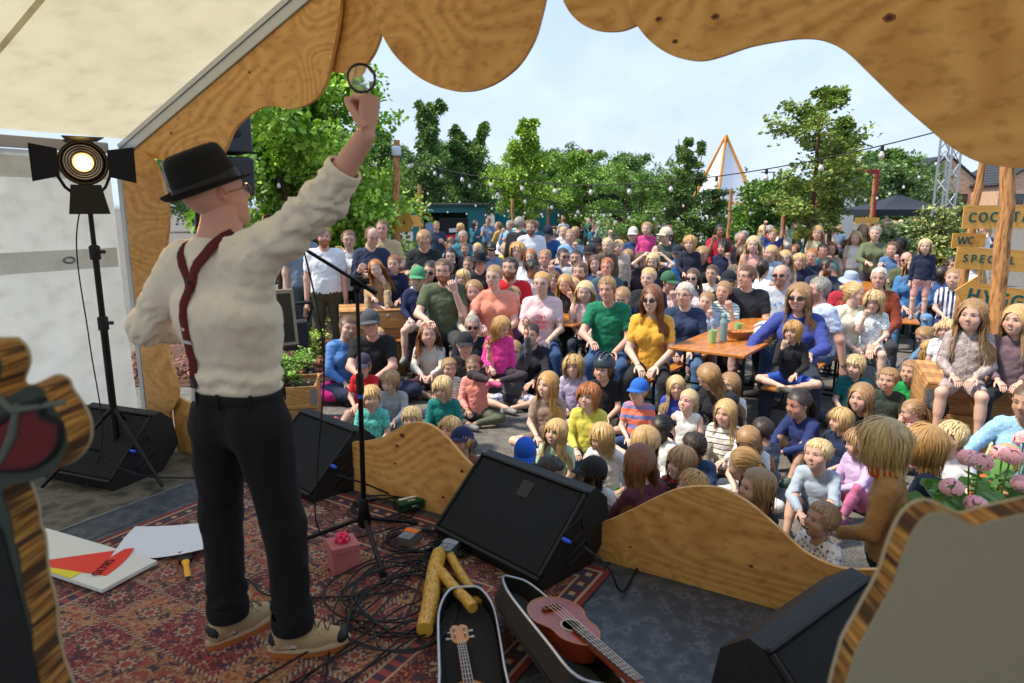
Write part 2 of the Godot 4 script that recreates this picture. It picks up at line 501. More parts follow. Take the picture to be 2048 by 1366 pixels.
func skeleton(age: String, legs: String, al: String, ar: String, lean: float) -> Dictionary:
	var z: Dictionary = SIZES[age]
	var w: float = z.w
	var L: Array = LEGS[legs]
	var py: float = {"cross": 0.105 * w + 0.02, "knees": 0.105 * w + 0.02, "out": 0.105 * w + 0.02, "kneel": 0.2 * w + 0.04, "bench": 0.0}.get(legs, 0.0)
	if legs == "stand" or legs == "walk": py = (z.thigh + z.shin) * 0.99 + 0.07 * w
	if legs == "kneelup": py = z.thigh + 0.06 * w
	if legs == "bench": py = z.shin + 0.07 * w + 0.03
	var pel := Vector3(0, py, 0)
	var up := Vector3(0, cos(lean), sin(lean))
	var fw := Vector3(0, -sin(lean), cos(lean))
	var T: float = z.torso
	var B := []
	var J := {"pelvis": pel, "up": up, "fw": fw}
	B.push_back([pel + Vector3(-z.hip * 0.7, 0.0, 0), pel + Vector3(z.hip * 0.7, 0.0, 0), 0.112 * w, 0.112 * w, PELVIS, 0.07 * w])
	B.push_back([pel + up * 0.07 * w, pel + up * T * 0.45, 0.118 * w, 0.116 * w, TORSO, 0.09 * w])
	B.push_back([pel + up * T * 0.3 - Vector3(z.sho * 0.33, 0, 0), pel + up * T * 0.3 + Vector3(z.sho * 0.33, 0, 0), (0.092 if age == "f" else 0.104) * w, (0.092 if age == "f" else 0.104) * w, TORSO, 0.08 * w])
	var ch := pel + up * T * 0.66
	B.push_back([ch - Vector3(z.sho * 0.42, 0, 0), ch + Vector3(z.sho * 0.42, 0, 0), 0.108 * w, 0.108 * w, TORSO, 0.07 * w])
	if age == "f":
		for s in [-1.0, 1.0]: B.push_back([ch + Vector3(s * 0.07, 0, 0) + fw * 0.06, ch + Vector3(s * 0.075, -0.01, 0) + fw * 0.075, 0.06, 0.055, TORSO, 0.05])
	var nk := pel + up * T
	var sh := pel + up * T * 0.9
	B.push_back([sh - Vector3(z.sho * 0.72, 0, 0) , sh + Vector3(z.sho * 0.72, 0, 0), 0.062 * w, 0.062 * w, TORSO, 0.06 * w])
	B.push_back([nk - up * 0.05 * w, nk + up * z.neck + fw * 0.02 * w, 0.06 * w, 0.052 * w, NECK, 0.04 * w])
	J.head = nk + up * z.neck + fw * 0.025 * w
	for side in 2:
		var s := 1.0 if side == 0 else -1.0
		var hipj := pel + Vector3(s * z.hip, -0.02 * w, 0)
		var td := dirv(L[0], s); var sd := dirv(L[1], s)
		if legs == "walk" and side == 1: td.z = -td.z
		if legs == "cross" and side == 1: sd = (sd + Vector3(0, 0.05, 0.25)).normalized()
		var kn: Vector3 = hipj + td * z.thigh
		if legs in ["cross", "kneel", "kneelup"]: kn.y = maxf(kn.y, 0.075 * w)
		var an: Vector3 = kn + sd * z.shin
		an.y = maxf(an.y, 0.062 * w)
		B.push_back([hipj, kn, 0.086 * w, 0.058 * w, THIGH, 0.045 * w])
		B.push_back([kn, an, 0.057 * w, 0.037 * w, SHIN, 0.03 * w])
		var calf := kn.lerp(an, 0.3) - (Vector3(0, 0, 1) if absf(sd.y) > 0.6 else Vector3(0, 1, 0)) * 0.012 * w
		B.push_back([calf, kn.lerp(an, 0.5), 0.052 * w, 0.046 * w, SHIN, 0.03 * w])
		var fd := Vector3(s * 0.18, -0.12, 1)
		if legs == "cross": fd = Vector3(-s * 0.8, -0.1, 0.5)
		if legs == "out": fd = Vector3(s * 0.25, 0.9, 0.35)
		if legs == "kneel" or legs == "kneelup": fd = Vector3(0, -0.1, -1)
		fd = fd.normalized()
		var heel := an + Vector3(0, -0.025 * w, 0) - fd * 0.045 * w
		B.push_back([heel, an + Vector3(0, -0.025 * w, 0) + fd * 0.15 * w, 0.042 * w, 0.033 * w, FOOT, 0.025 * w])
		J["toe%d" % side] = an + fd * 0.15 * w
		J["ankle%d" % side] = an; J["knee%d" % side] = kn; J["hip%d" % side] = hipj
		var A: Array = ARMS[al if side == 0 else ar]
		var shj := sh + Vector3(s * z.sho, -0.005, 0)
		var ud := dirv(A[0], s); var dd := dirv(A[1], s)
		ud = Basis(Vector3.RIGHT, lean * 0.6) * ud; 
		var el: Vector3 = shj + ud * z.ua
		var wr: Vector3 = el + dd * z.fa
		B.push_back([shj, el, 0.052 * w, 0.042 * w, UARM, 0.035 * w])
		B.push_back([el, wr, 0.042 * w, 0.029 * w, FARM, 0.025 * w])
		J["el%d" % side] = el; J["wr%d" % side] = wr; J["hd%d" % side] = dd; J["sh%d" % side] = shj
	J.size = z
	return {"bones": B, "J": J}
func hand(m: MB, at: Vector3, d: Vector3, palm: Vector3, s: float, side: float, curl := 0.5, sides := 5) -> void:
	d = d.normalized()
	palm = (palm - d * palm.dot(d)).normalized()
	var x := d.cross(palm) * side
	var kn := at + d * 0.088 * s
	m.tube([at - d * 0.02 * s, at + d * 0.015 * s, at + d * 0.05 * s, kn, kn + d * 0.012 * s], [0.027 * s, 0.031 * s, 0.040 * s, 0.041 * s, 0.030 * s], 10, 0.46, x)
	for k in 4:
		var base := kn + x * (0.031 - 0.0205 * k) * s
		var ln: float = [0.068, 0.078, 0.072, 0.056][k] * s
		var r: float = 0.0098 * s if k < 3 else 0.0085 * s
		var pts := [base - d * 0.012 * s, base]
		for j in 3:
			var a := curl * (0.5 + 0.62 * (j + 1))
			pts.push_back(pts[-1] + (d * cos(a) + palm * sin(a)).normalized() * ln * [0.45, 0.32, 0.23][j])
		m.tube(pts, [r, r * 1.08, r, r * 0.92, r * 0.55], sides)
	var tb := at + d * 0.022 * s + x * 0.026 * s
	var td := (d * 0.62 + x * 0.62 + palm * 0.42).normalized() if curl < 1.2 else (d * 0.7 + x * 0.12 + palm * 0.7).normalized()
	var t1 := tb + td * 0.036 * s
	var t2 := t1 + (td * 0.7 + d * 0.55 + palm * 0.25 * curl).normalized() * 0.03 * s
	m.tube([tb - td * 0.012 * s, tb, t1, t2, t2 + (t2 - t1) * 0.55], [0.011 * s, 0.014 * s, 0.0115 * s, 0.0105 * s, 0.006 * s], sides)
var heads := {}
func sm(a: float, b: float, k: float) -> float:
	var q := k - absf(a - b)
	return minf(a, b) - (q * q * 0.25 / k if q > 0.0 else 0.0)
func ell(p: Vector3, c: Vector3, r: Vector3) -> float:
	var q := (p - c) / r
	var k := q.length()
	return (k - 1.0) * minf(r.x, minf(r.y, r.z)) * (0.6 + 0.4 * k)
func cap(p: Vector3, a: Vector3, b: Vector3, ra: float, rb: float) -> float:
	var ba := b - a
	var t := clampf((p - a).dot(ba) / ba.length_squared(), 0.0, 1.0)
	return (p - a - ba * t).length() - lerpf(ra, rb, t)
func head_d(p: Vector3, kind: String) -> float:
	var q := Vector3(absf(p.x), p.y, p.z)
	var man := 1.0 if kind == "a" else 0.0
	var kid := 1.0 if kind == "c" else 0.0
	var d := ell(p, Vector3(0, 0.12, -0.05), Vector3(0.335 + 0.02 * kid, 0.375, 0.415))
	d = sm(d, ell(p, Vector3(0, -0.13, 0.09), Vector3(0.262 + 0.018 * kid, 0.34, 0.275)), 0.1)
	d = sm(d, ell(p, Vector3(0, -0.33, 0.10), Vector3(0.21 + 0.02 * man + 0.012 * kid, 0.15, 0.21)), 0.08)
	d = sm(d, (p - Vector3(0, -0.405, 0.205 + 0.03 * man)).length() - 0.085 - 0.012 * man, 0.09)
	d = sm(d, (q - Vector3(0.165, -0.16, 0.205)).length() - 0.105 - 0.02 * kid, 0.09)
	d = sm(d, cap(q, Vector3(0.06, 0.075, 0.325), Vector3(0.19, 0.065, 0.265), 0.042 + 0.012 * man, 0.04), 0.05)
	var e := 0.07 - (q - Vector3(0.132, 0.0, 0.415)).length()
	var h := maxf(0.06 - absf(d - e), 0.0) / 0.06
	d = maxf(d, e) + h * h * 0.06 * 0.25
	d = sm(d, cap(p, Vector3(0, 0.04, 0.315), Vector3(0, -0.125, 0.415 - 0.015 * kid), 0.032, 0.046 - 0.006 * kid), 0.035)
	d = sm(d, (q - Vector3(0.042, -0.14, 0.365)).length() - 0.033, 0.025)
	d = sm(d, cap(q, Vector3(0, -0.262, 0.338), Vector3(0.07, -0.275, 0.30), 0.027, 0.014), 0.02)
	d = sm(d, cap(q, Vector3(0, -0.305, 0.332), Vector3(0.055, -0.295, 0.30), 0.03, 0.016), 0.02)
	d = sm(d, cap(p, Vector3(0, -0.2, -0.06), Vector3(0, -0.75, -0.12), 0.2, 0.19 + 0.03 * man), 0.08)
	return d
func hdir(u: float, w: float) -> Vector3:
	var a := (u - 0.5) * TAU
	a = a - 0.55 * sin(a)
	var b := (w - 0.06 * sin(w * TAU)) * PI
	return Vector3(sin(a) * sin(b), cos(b), cos(a) * sin(b))
func head_of(kind: String, fine: bool) -> MB:
	var key := kind + str(fine)
	if heads.has(key): return heads[key]
	var nu := 60 if fine else 32; var nv := 52 if fine else 28
	var m := MB.new()
	var R := PackedFloat32Array()
	for j in nv + 1:
		for i in nu + 1:
			var d := hdir(float(i) / nu, float(j) / nv)
			var r := 0.7
			for k in 14:
				var s := head_d(d * r, kind)
				r -= s * 0.85
				if absf(s) < 0.0015 or r < 0.1: break
			r = clampf(r, 0.1, 0.72)
			R.push_back(r)
			var p := d * r
			m.v.push_back(p); m.n.push_back(d); m.uv.push_back(Vector2(float(i) / nu, float(j) / nv))
			var c := Color(1, 1, 1)
			var lip := maxf(0.0, 1.0 - pow(p.x / 0.088, 2.0) - pow((p.y + 0.283) / 0.046, 2.0)) if p.z > 0.2 else 0.0
			c = c.lerp(Color(0.86, 0.5, 0.5), clampf(lip * 2.0, 0, 1) * (0.6 if kind == "a" else 0.9))
			var ch := exp(-(pow(absf(p.x) - 0.17, 2.0) + pow(p.y + 0.14, 2.0)) / 0.008) if p.z > 0.1 else 0.0
			c = c.lerp(Color(1.0, 0.78, 0.74), ch * 0.7)
			var ns := exp(-(p.x * p.x + pow(p.y + 0.13, 2.0)) / 0.003) if p.z > 0.3 else 0.0
			c = c.lerp(Color(1.0, 0.8, 0.76), ns * 0.6)
			m.c.push_back(c)
	for j in nv:
		for i in nu:
			var a := j * (nu + 1) + i
			for t in [[a, a + 1, a + nu + 2], [a, a + nu + 2, a + nu + 1]]:
				m.tri(t[0], t[1], t[2])
	renormal(m)
	for j in nv + 1:
		var a := j * (nu + 1)
		var s := (m.n[a] + m.n[a + nu]).normalized()
		m.n[a] = s; m.n[a + nu] = s
	for s in [-1.0, 1.0]:     # ears
		var bs := Basis(Vector3.UP, s * 0.35) * Basis(Vector3.RIGHT, -0.15)
		var o := Vector3(s * 0.325, -0.02, -0.03)
		m.tint = Color(1.0, 0.86, 0.82)
		m.ball(o + Vector3(s * 0.008, 0, 0), Vector3(0.03, 0.088, 0.05), 10, 8, bs)
		var rim := []
		for k in 9:
			var a := -0.9 + k * 0.47
			rim.push_back(o + bs * Vector3(s * 0.028, 0.088 * sin(a + 0.6) + 0.005, -0.058 * cos(a + 0.6)))
		m.tube(rim, [0.014, 0.017, 0.017, 0.016, 0.016, 0.015, 0.015, 0.018, 0.012], 6)
		m.tint = Color.WHITE
	heads[key] = m
	heads["R" + key] = R
	return m
func head_z(kind: String, x: float, y: float) -> float:
	var z := 0.6
	for k in 20:
		var s := head_d(Vector3(x, y, z), kind)
		if s < 0.001: break
		z -= s * 0.8
	return z
func eye_of(kind: String, eye: String, s: float) -> MB:
	var key := "eye" + kind + eye + str(s)
	if heads.has(key): return heads[key]
	var m := MB.new()
	var op: float = {"o": 1.0, "s": 0.55, "d": 0.4}[eye]
	var x := s * 0.132
	var z := head_z(kind, x, 0.0)
	var bs := Basis(Vector3.UP, s * 0.28)
	m.tint = Color(0.46, 0.42, 0.40)
	m.ball(Vector3(x, 0.0, z - 0.006), Vector3(0.052, 0.027 * op, 0.02), 10, 6, bs)
	m.tint = Color(0.05, 0.07, 0.09) if kind != "a" else Color(0.04, 0.045, 0.05)
	m.ball(Vector3(x + 0.002, -0.002, z + 0.009), Vector3(0.027, minf(0.027, 0.027 * op), 0.01), 8, 6, bs)
	var arc := []
	var low := []
	for k in 6:
		var t := k / 5.0 * 2.0 - 1.0
		var ax := x + t * 0.058
		arc.push_back(Vector3(ax, (0.03 * (1.0 - t * t)) * op + 0.002, head_z(kind, ax, 0.02 * op) + 0.006 - 0.004 * t * t))
		low.push_back(Vector3(ax, -(0.027 * (1.0 - t * t)) * op, head_z(kind, ax, -0.02 * op) + 0.003))
	m.tint = Color(0.075, 0.035, 0.025)
	m.tube(arc, [0.004, 0.008, 0.009, 0.009, 0.008, 0.004], 4)
	m.tint = Color(0.3, 0.14, 0.1)
	m.tube(low, [0.002, 0.004, 0.004, 0.004, 0.004, 0.002], 4)
	heads[key] = m
	return m
func mouth_of(kind: String, mouth: String) -> MB:
	var key := "mouth" + kind + mouth
	if heads.has(key): return heads[key]
	var m := MB.new()
	var my := -0.284
	if mouth == "c":
		m.tint = Color(0.17, 0.055, 0.045)
		var ln := []
		for k in 7:
			var x := (k / 6.0 - 0.5) * 0.17
			ln.push_back(Vector3(x, my + 0.10 * x * x * 4, head_z(kind, x, my) + 0.001))
		m.tube(ln, [0.003, 0.006, 0.006, 0.006, 0.006, 0.006, 0.003], 4)
	else:
		var wd := 0.072 if mouth == "s" else 0.05
		var hg := 0.02 if mouth == "s" else 0.034
		var z := head_z(kind, 0, my)
		m.tint = Color(0.06, 0.015, 0.015)
		m.ball(Vector3(0, my, z - 0.012), Vector3(wd, hg, 0.022), 12, 6)
		m.tint = Color(0.7, 0.66, 0.58)
		m.ball(Vector3(0, my + hg * 0.45, z - 0.006), Vector3(wd * 0.75, hg * 0.45, 0.02), 10, 5)
	heads[key] = m
	return m
func brow_of(kind: String, s: float) -> MB:
	var key := "brow" + kind + str(s)
	if heads.has(key): return heads[key]
	var m := MB.new()
	var pts := []
	for k in 6:
		var t := k / 5.0
		var x: float = s * (0.05 + 0.165 * t)
		var y := 0.085 + 0.03 * sin(t * 2.4) - 0.02 * t
		pts.push_back(Vector3(x, y, head_z(kind, x, y) + 0.002))
	m.tube(pts, [0.008, 0.013, 0.014, 0.012, 0.009, 0.004] if kind == "a" else [0.007, 0.011, 0.011, 0.01, 0.007, 0.003], 5)
	heads[key] = m
	return m
func shared(m: MB) -> ArrayMesh:
	if not heads.has(m): heads[m] = m.mesh()
	return heads[m]
func hr(R: PackedFloat32Array, nu: int, nv: int, d: Vector3) -> float:
	var b := acos(clampf(d.y, -1, 1)) / PI
	var w := b
	for k in 3: w = b + 0.06 * sin(w * TAU)
	var a := atan2(d.x, d.z)
	var u := a
	for k in 5: u = a + 0.55 * sin(u)
	return R[clampi(roundi(w * nv), 0, nv) * (nu + 1) + clampi(roundi((u / TAU + 0.5) * nu), 0, nu)]
const HAIR := {
	"crop": {"len": 0.16, "n": 300, "w": 0.030, "lift": 0.035, "fr": 0.27, "hl": 0.27, "part": 0, "wave": 0.02, "bk": -0.26},
	"buzz": {"len": 0.09, "n": 260, "w": 0.026, "lift": 0.018, "fr": 0.26, "hl": 0.27, "part": 0, "wave": 0.0, "bk": -0.26},
	"boy": {"len": 0.36, "n": 300, "w": 0.036, "lift": 0.065, "fr": 0.15, "hl": 0.24, "part": 0, "wave": 0.02, "bk": -0.3},
	"bowl": {"len": 0.62, "n": 320, "w": 0.036, "lift": 0.085, "fr": 0.10, "hl": 0.24, "part": 0, "wave": 0.012, "bk": -0.3},
	"mop": {"len": 0.85, "n": 320, "w": 0.036, "lift": 0.09, "fr": 0.09, "hl": 0.24, "part": 0, "wave": 0.035, "bk": -0.3},
	"bob": {"len": 0.95, "n": 320, "w": 0.036, "lift": 0.085, "fr": 0.18, "hl": 0.25, "part": 1, "wave": 0.02, "bk": -0.3},
	"long": {"len": 1.65, "n": 330, "w": 0.036, "lift": 0.075, "fr": 0.2, "hl": 0.26, "part": 1, "wave": 0.03, "bk": -0.3},
	"wavy": {"len": 2.0, "n": 340, "w": 0.038, "lift": 0.085, "fr": 0.2, "hl": 0.26, "part": 1, "wave": 0.06, "bk": -0.3},
	"fringe": {"len": 1.5, "n": 330, "w": 0.036, "lift": 0.08, "fr": 0.09, "hl": 0.24, "part": 0, "wave": 0.03, "bk": -0.3},
	"curly": {"len": 0.75, "n": 420, "w": 0.034, "lift": 0.13, "fr": 0.14, "hl": 0.25, "part": 0, "wave": 0.09, "bk": -0.3},
	"afro": {"len": 0.16, "n": 460, "w": 0.028, "lift": 0.06, "fr": 0.26, "hl": 0.27, "part": 0, "wave": 0.06, "bk": -0.26},
	"pony": {"len": 0.75, "n": 240, "w": 0.036, "lift": 0.035, "fr": 0.26, "hl": 0.26, "part": 2, "wave": 0.0, "bk": -0.3},
	"bun": {"len": 0.75, "n": 240, "w": 0.036, "lift": 0.035, "fr": 0.26, "hl": 0.26, "part": 2, "wave": 0.0, "bk": -0.3},
	"bald": {"len": 0.12, "n": 160, "w": 0.028, "lift": 0.02, "fr": 0.5, "hl": 0.62, "part": 0, "wave": 0.0, "bk": -0.26},
}
func hairline(S: Dictionary, d: Vector3, r: float) -> float:
	var a := absf(atan2(d.x, d.z))
	var hl: float = S.hl
	var bk: float = S.bk
	if hl > 0.5:   # bald on top: a band from ear to ear
		return lerpf(0.6, bk, smoothstep(1.1, 1.7, a)) if a < 1.7 else bk
	if a < 1.25: return lerpf(hl, 0.06, smoothstep(0.65, 1.25, a))
	if a < 1.9: return lerpf(0.06, 0.0, smoothstep(1.25, 1.9, a)) - 0.12 * smoothstep(1.25, 1.35, a) * (1.0 - smoothstep(1.35, 1.5, a))
	return lerpf(0.0, bk, smoothstep(1.9, 2.3, a))
func hair_of(style: String, kind: String, fine: bool, hat := false) -> MB:
	var key := "hair" + style + kind + str(fine) + str(hat)
	if heads.has(key): return heads[key]
	head_of(kind, true)
	var R: PackedFloat32Array = heads["R" + kind + "true"]
	var S: Dictionary = HAIR[style]
	var rg := RandomNumberGenerator.new()
	rg.seed = hash(style + kind)
	var m := MB.new()
	var lift: float = S.lift * (0.35 if hat else 1.0)
	var cu := 36 if fine else 22; var cv := 18 if fine else 11
	var idx := []
	for j in cv + 1:
		for i in cu + 1:
			var a := TAU * i / cu; var b := PI * 0.78 * j / cv
			var d := Vector3(sin(a) * sin(b), cos(b), cos(a) * sin(b))
			var r := hr(R, 60, 52, d)
			var over := (d * r).y - hairline(S, d, r)
			var th := lift * 0.75 * smoothstep(-0.02, 0.13, over) + 0.006
			var ok := over > -0.035
			m.tint = Color.WHITE * (0.72 + 0.1 * rg.randf())
			idx.push_back(m.vert(d * (r + th), d, Vector2(a * 1.2, b)) if ok else -1)
	for j in cv:
		for i in cu:
			var a: int = idx[j * (cu + 1) + i]; var b: int = idx[j * (cu + 1) + i + 1]; var c: int = idx[(j + 1) * (cu + 1) + i + 1]; var d: int = idx[(j + 1) * (cu + 1) + i]
			if a >= 0 and b >= 0 and c >= 0: m.tri(a, b, c)
			if a >= 0 and c >= 0 and d >= 0: m.tri(a, c, d)
	var crown := Vector3(0.06, 0.9, -0.42).normalized()
	var count: int = int(S.n * 1.25) if fine else int(S.n * 0.3)
	var seg: int = (9 if S.len > 1.2 else 7) if fine else 5
	var made := 0
	var tries := 0
	while made < count and tries < 6000:
		tries += 1
		var d := Vector3(rg.randfn(), rg.randfn() + 0.35, rg.randfn()).normalized()
		var r := hr(R, 60, 52, d)
		if (d * r).y < hairline(S, d, r) + 0.012: continue
		made += 1
		var fly := rg.randf() < 0.16 and fine
		var lf := lift * rg.randf_range(0.55, 1.25) * (1.7 if fly else 1.0)
		var p := d * (r + lf * 0.25)
		var dir: Vector3
		if S.part == 1:
			dir = Vector3(signf(d.x - 0.04) * 0.9, -0.25, -0.35 if d.z > 0.1 else -0.1)
		elif S.part == 2:
			dir = Vector3(0, -0.05 if style == "pony" else 0.15, -1) - d * 0.2
		else:
			dir = (d - crown * d.dot(crown)) + Vector3(0.12, -0.15, 0.1 if style != "buzz" else 0.0)
		if S.part != 2: dir += Vector3(rg.randfn(), rg.randfn(), rg.randfn()) * (0.26 if fly else 0.15)
		dir = (dir - d * dir.dot(d)).normalized()
		var ln: float = S.len * rg.randf_range(0.8, 1.12)
		var ph := rg.randf() * TAU
		var wv: float = S.wave
		var pts := []
		var outs := []
		for k in seg + 1:
			pts.push_back(p); outs.push_back(p.normalized() if p.y > -0.4 else Vector3(p.x, 0.0, p.z + 0.1).normalized())
			var q := p.normalized()
			if S.part == 2 and (p - Vector3(0, 0.02, -0.46)).length() < 0.1: break
			var g := 0.55 if S.len > 0.5 else 0.15
			if S.part == 2:
				dir = (Vector3(0, 0.05, -0.5) - p).normalized()
			else:
				dir = (dir + Vector3(0, -g, 0)).normalized()
			if p.y > -0.15: dir = (dir - q * dir.dot(q) * 0.9).normalized()
			else: dir = (dir + Vector3(0, -1.2, 0)).normalized()
			var np := p + dir * ln / seg + Vector3(sin(ph + k * 1.9), 0.3 * sin(ph * 2.0 + k * 2.3), cos(ph * 1.3 + k * 1.7)) * wv * (0.4 + 0.6 * k / seg)
			if np.y < (0.2 if hat else S.fr) and np.z > 0.16 and absf(np.x) < 0.27: break
			if np.y < 0.05 and np.z > 0.12 and absf(np.x) < 0.30 and np.y > -0.5: np.x = signf(np.x + 0.001) * 0.30; np.z = minf(np.z, 0.2)
			var nq := np.normalized()
			var rr := hr(R, 60, 52, nq) if np.y > -0.5 else 0.0
			var want := rr + (lf if not hat or np.y > 0.0 else lf * 2.6) * (0.6 + 0.4 * sin(minf(1.0, 2.0 * k / seg) * PI * 0.5))
			if np.y > -0.12 and S.part != 2: np = nq * want
			elif np.length() < want: np = nq * want
			if np.y < -0.45:   # rest on the shoulders and the back
				var e := (np - Vector3(0, -1.12, -0.1)) / Vector3(0.78, 0.45, 0.42)
				if e.length() < 1.0: np = Vector3(0, -1.12, -0.1) + e.normalized() * Vector3(0.78, 0.45, 0.42)
			p = np
		if pts.size() < 3: continue
		var w0: float = S.w * rg.randf_range(0.55, 1.15) * (0.35 if fly else 1.0 if fine else 1.8)
		var shade := rg.randf_range(0.72, 1.22)
		m.tint = Color(shade, shade * rg.randf_range(0.95, 1.0), shade * rg.randf_range(0.86, 1.0))
		lock(m, pts, outs, w0)
	if style == "pony" or style == "bun":
		var o := Vector3(0, 0.05, -0.47)
		var nt := 46 if fine else 16
		for k in nt:
			var pts := []; var outs := []
			var a := rg.randf() * TAU
			var rad := rg.randf_range(0.02, 0.1)
			if style == "pony":
				var wob := rg.randf_range(-0.04, 0.04)
				for j in 8:
					var t := j / 7.0
					var sw := rad * (0.5 + 1.3 * sin(t * 2.6))
					pts.push_back(o + Vector3(cos(a) * sw + wob * t * 2.0, 0.04 * sin(t * 5.0) - 0.75 * t * t + sin(a) * sw * 0.6 + 0.05 * t, -0.14 * sin(t * 2.4) + sin(a) * sw * 0.8))
					outs.push_back(Vector3(cos(a), 0, sin(a) - 0.3).normalized())
			else:
				var tilt := rg.randf_range(-1.2, 1.2)
				for j in 8:
					var t := j / 7.0 * 4.5 + a
					var dd := Basis(Vector3(1, 0, 0), tilt) * Vector3(cos(t), sin(t), 0)
					pts.push_back(o + Vector3(0, 0.12, -0.03) + dd * rg.randf_range(0.115, 0.135))
					outs.push_back(dd)
			var shade := rg.randf_range(0.72, 1.2)
			m.tint = Color(shade, shade * 0.98, shade * 0.93)
			lock(m, pts, outs, 0.036 if fine else 0.06)
		m.tint = Color(0.7, 0.7, 0.7)
		m.ball(o + Vector3(0, 0.12 if style == "bun" else 0.0, -0.02), Vector3(0.11, 0.11, 0.1) if style == "bun" else Vector3(0.055, 0.055, 0.06), 10, 7)
	heads[key] = m
	return m
func lock(m: MB, pts: Array, outs: Array, w0: float) -> void:
	var np := pts.size()
	var st := m.v.size()
	for k in np:
		var t := float(k) / (np - 1)
		var tan_: Vector3 = (pts[mini(k + 1, np - 1)] - pts[maxi(k - 1, 0)]).normalized()
		var o: Vector3 = outs[k]
		var sd := tan_.cross(o).normalized()
		var w := w0 * (1.0 - 0.75 * t * t) * (0.6 + 0.4 * minf(1.0, t * 4.0))
		m.vert(pts[k] - sd * w, (o - sd * 0.8).normalized(), Vector2(0, t))
		m.vert(pts[k] + o * w * 0.45, o, Vector2(0.5, t))
		m.vert(pts[k] + sd * w, (o + sd * 0.8).normalized(), Vector2(1, t))
	for k in np - 1:
		var a := st + k * 3
		m.tri(a, a + 1, a + 4); m.tri(a, a + 4, a + 3); m.tri(a + 1, a + 2, a + 5); m.tri(a + 1, a + 5, a + 4)
func cap_shape(kind: String) -> MB:
	var key := "cap" + kind
	if heads.has(key): return heads[key]
	var m := MB.new()
	if kind == "cap":
		var pr := []
		for k in 11:
			var a := k / 10.0 * PI * 0.5
			pr.push_back(Vector2(0.40 * sin(a) + 0.001, 0.09 + 0.46 * cos(a)))
		pr.push_back(Vector2(0.402, 0.03))
		m.lathe(pr, 24, Transform3D(Basis(Vector3.RIGHT, -0.1), Vector3(0, 0.06, -0.05)), Vector2(0.97, 1.14))
		m.ball(Vector3(0, 0.61, -0.1), Vector3(0.025, 0.015, 0.025), 8, 5)
		m.grid(14, 6, func(u, v):
			var a: float = (u - 0.5) * 2.3
			var r: float = 0.40 + v * 0.30 * cos(a * 0.68)
			return Vector3(sin(a) * 0.40 * (1.0 + 0.04 * v), 0.115 - 0.10 * v + 0.055 * cos(a * 1.3), -0.03 + cos(a) * (r + 0.02)))
	elif kind == "bucket":
		m.lathe([Vector2(0.001, 0.56), Vector2(0.22, 0.55), Vector2(0.33, 0.5), Vector2(0.38, 0.22), Vector2(0.40, 0.18), Vector2(0.62, 0.03), Vector2(0.63, 0.015), Vector2(0.41, 0.16)], 28, Transform3D(Basis(Vector3.RIGHT, -0.06), Vector3(0, 0.02, -0.04)), Vector2(0.97, 1.1))
	elif kind == "fedora":
		m.lathe([Vector2(0.001, 0.6), Vector2(0.12, 0.6), Vector2(0.25, 0.62), Vector2(0.315, 0.58), Vector2(0.36, 0.42), Vector2(0.395, 0.2), Vector2(0.40, 0.15), Vector2(0.5, 0.12), Vector2(0.6, 0.15), Vector2(0.615, 0.165), Vector2(0.6, 0.135), Vector2(0.5, 0.1), Vector2(0.4, 0.13)], 32, Transform3D(Basis(Vector3.RIGHT, -0.05), Vector3(0, 0.03, -0.05)), Vector2(0.95, 1.12))
	elif kind == "helmet":
		var pr := []
		for k in 11:
			var a := k / 10.0 * PI * 0.52
			pr.push_back(Vector2(0.46 * sin(a) + 0.001, 0.1 + 0.48 * cos(a)))
		pr.push_back(Vector2(0.44, 0.05)); pr.push_back(Vector2(0.40, 0.06))
		m.lathe(pr, 24, Transform3D(Basis(), Vector3(0, 0.07, -0.05)), Vector2(0.92, 1.12))
		for s in [-0.24, 0.0, 0.24]:
			var pts := []
			for k in 8:
				var a := -0.9 + k * 0.26
				pts.push_back(Vector3(s * cos(a * 0.5), 0.18 + 0.51 * cos(a) * (1.0 - s * s), -0.05 + 0.53 * sin(a)))
			m.tube(pts, [0.03, 0.05, 0.055, 0.055, 0.055, 0.055, 0.05, 0.03], 6, 0.6)
		m.tube([Vector3(-0.38, 0.1, 0.05), Vector3(-0.33, -0.2, 0.06), Vector3(0, -0.5, 0.14), Vector3(0.33, -0.2, 0.06), Vector3(0.38, 0.1, 0.05)], [0.014], 5)
	heads[key] = m
	return m
func glasses_shape(kind: String, dark: bool) -> MB:
	var key := "gl" + kind + str(dark)
	if heads.has(key): return heads[key]
	var m := MB.new()
	var z := head_z(kind, 0.0, 0.0) + 0.03
	m.tint = Color(0.03, 0.03, 0.035) if dark else Color(0.10, 0.07, 0.06)
	for s in [-1.0, 1.0]:
		var ring := []
		for k in 13:
			var a := TAU * k / 12
			ring.push_back(Vector3(s * 0.145 + cos(a) * 0.10, -0.015 + sin(a) * (0.075 if dark else 0.07), z - 0.1 * pow(absf(s * 0.145 + cos(a) * 0.10), 1.5) * 2.0))
		m.tube(ring, [0.012 if dark else 0.0075], 5, 1.0, Vector3.ZERO, false)
		if dark:
			var o := m.vert(Vector3(s * 0.145, -0.015, z), Vector3.BACK)
			var st := m.v.size()
			for k in 12: m.vert(ring[k], Vector3(0, 0, 1))
			for k in 12: m.tri(o, st + k, st + (k + 1) % 12)
		m.tube([Vector3(s * 0.24, 0.01, z - 0.07), Vector3(s * 0.36, 0.01, z - 0.2), Vector3(s * 0.36, 0.0, -0.04)], [0.01], 5)
	m.tube([Vector3(-0.05, 0.0, z), Vector3(0, 0.012, z + 0.01), Vector3(0.05, 0.0, z)], [0.009], 5)
	heads[key] = m
	return m
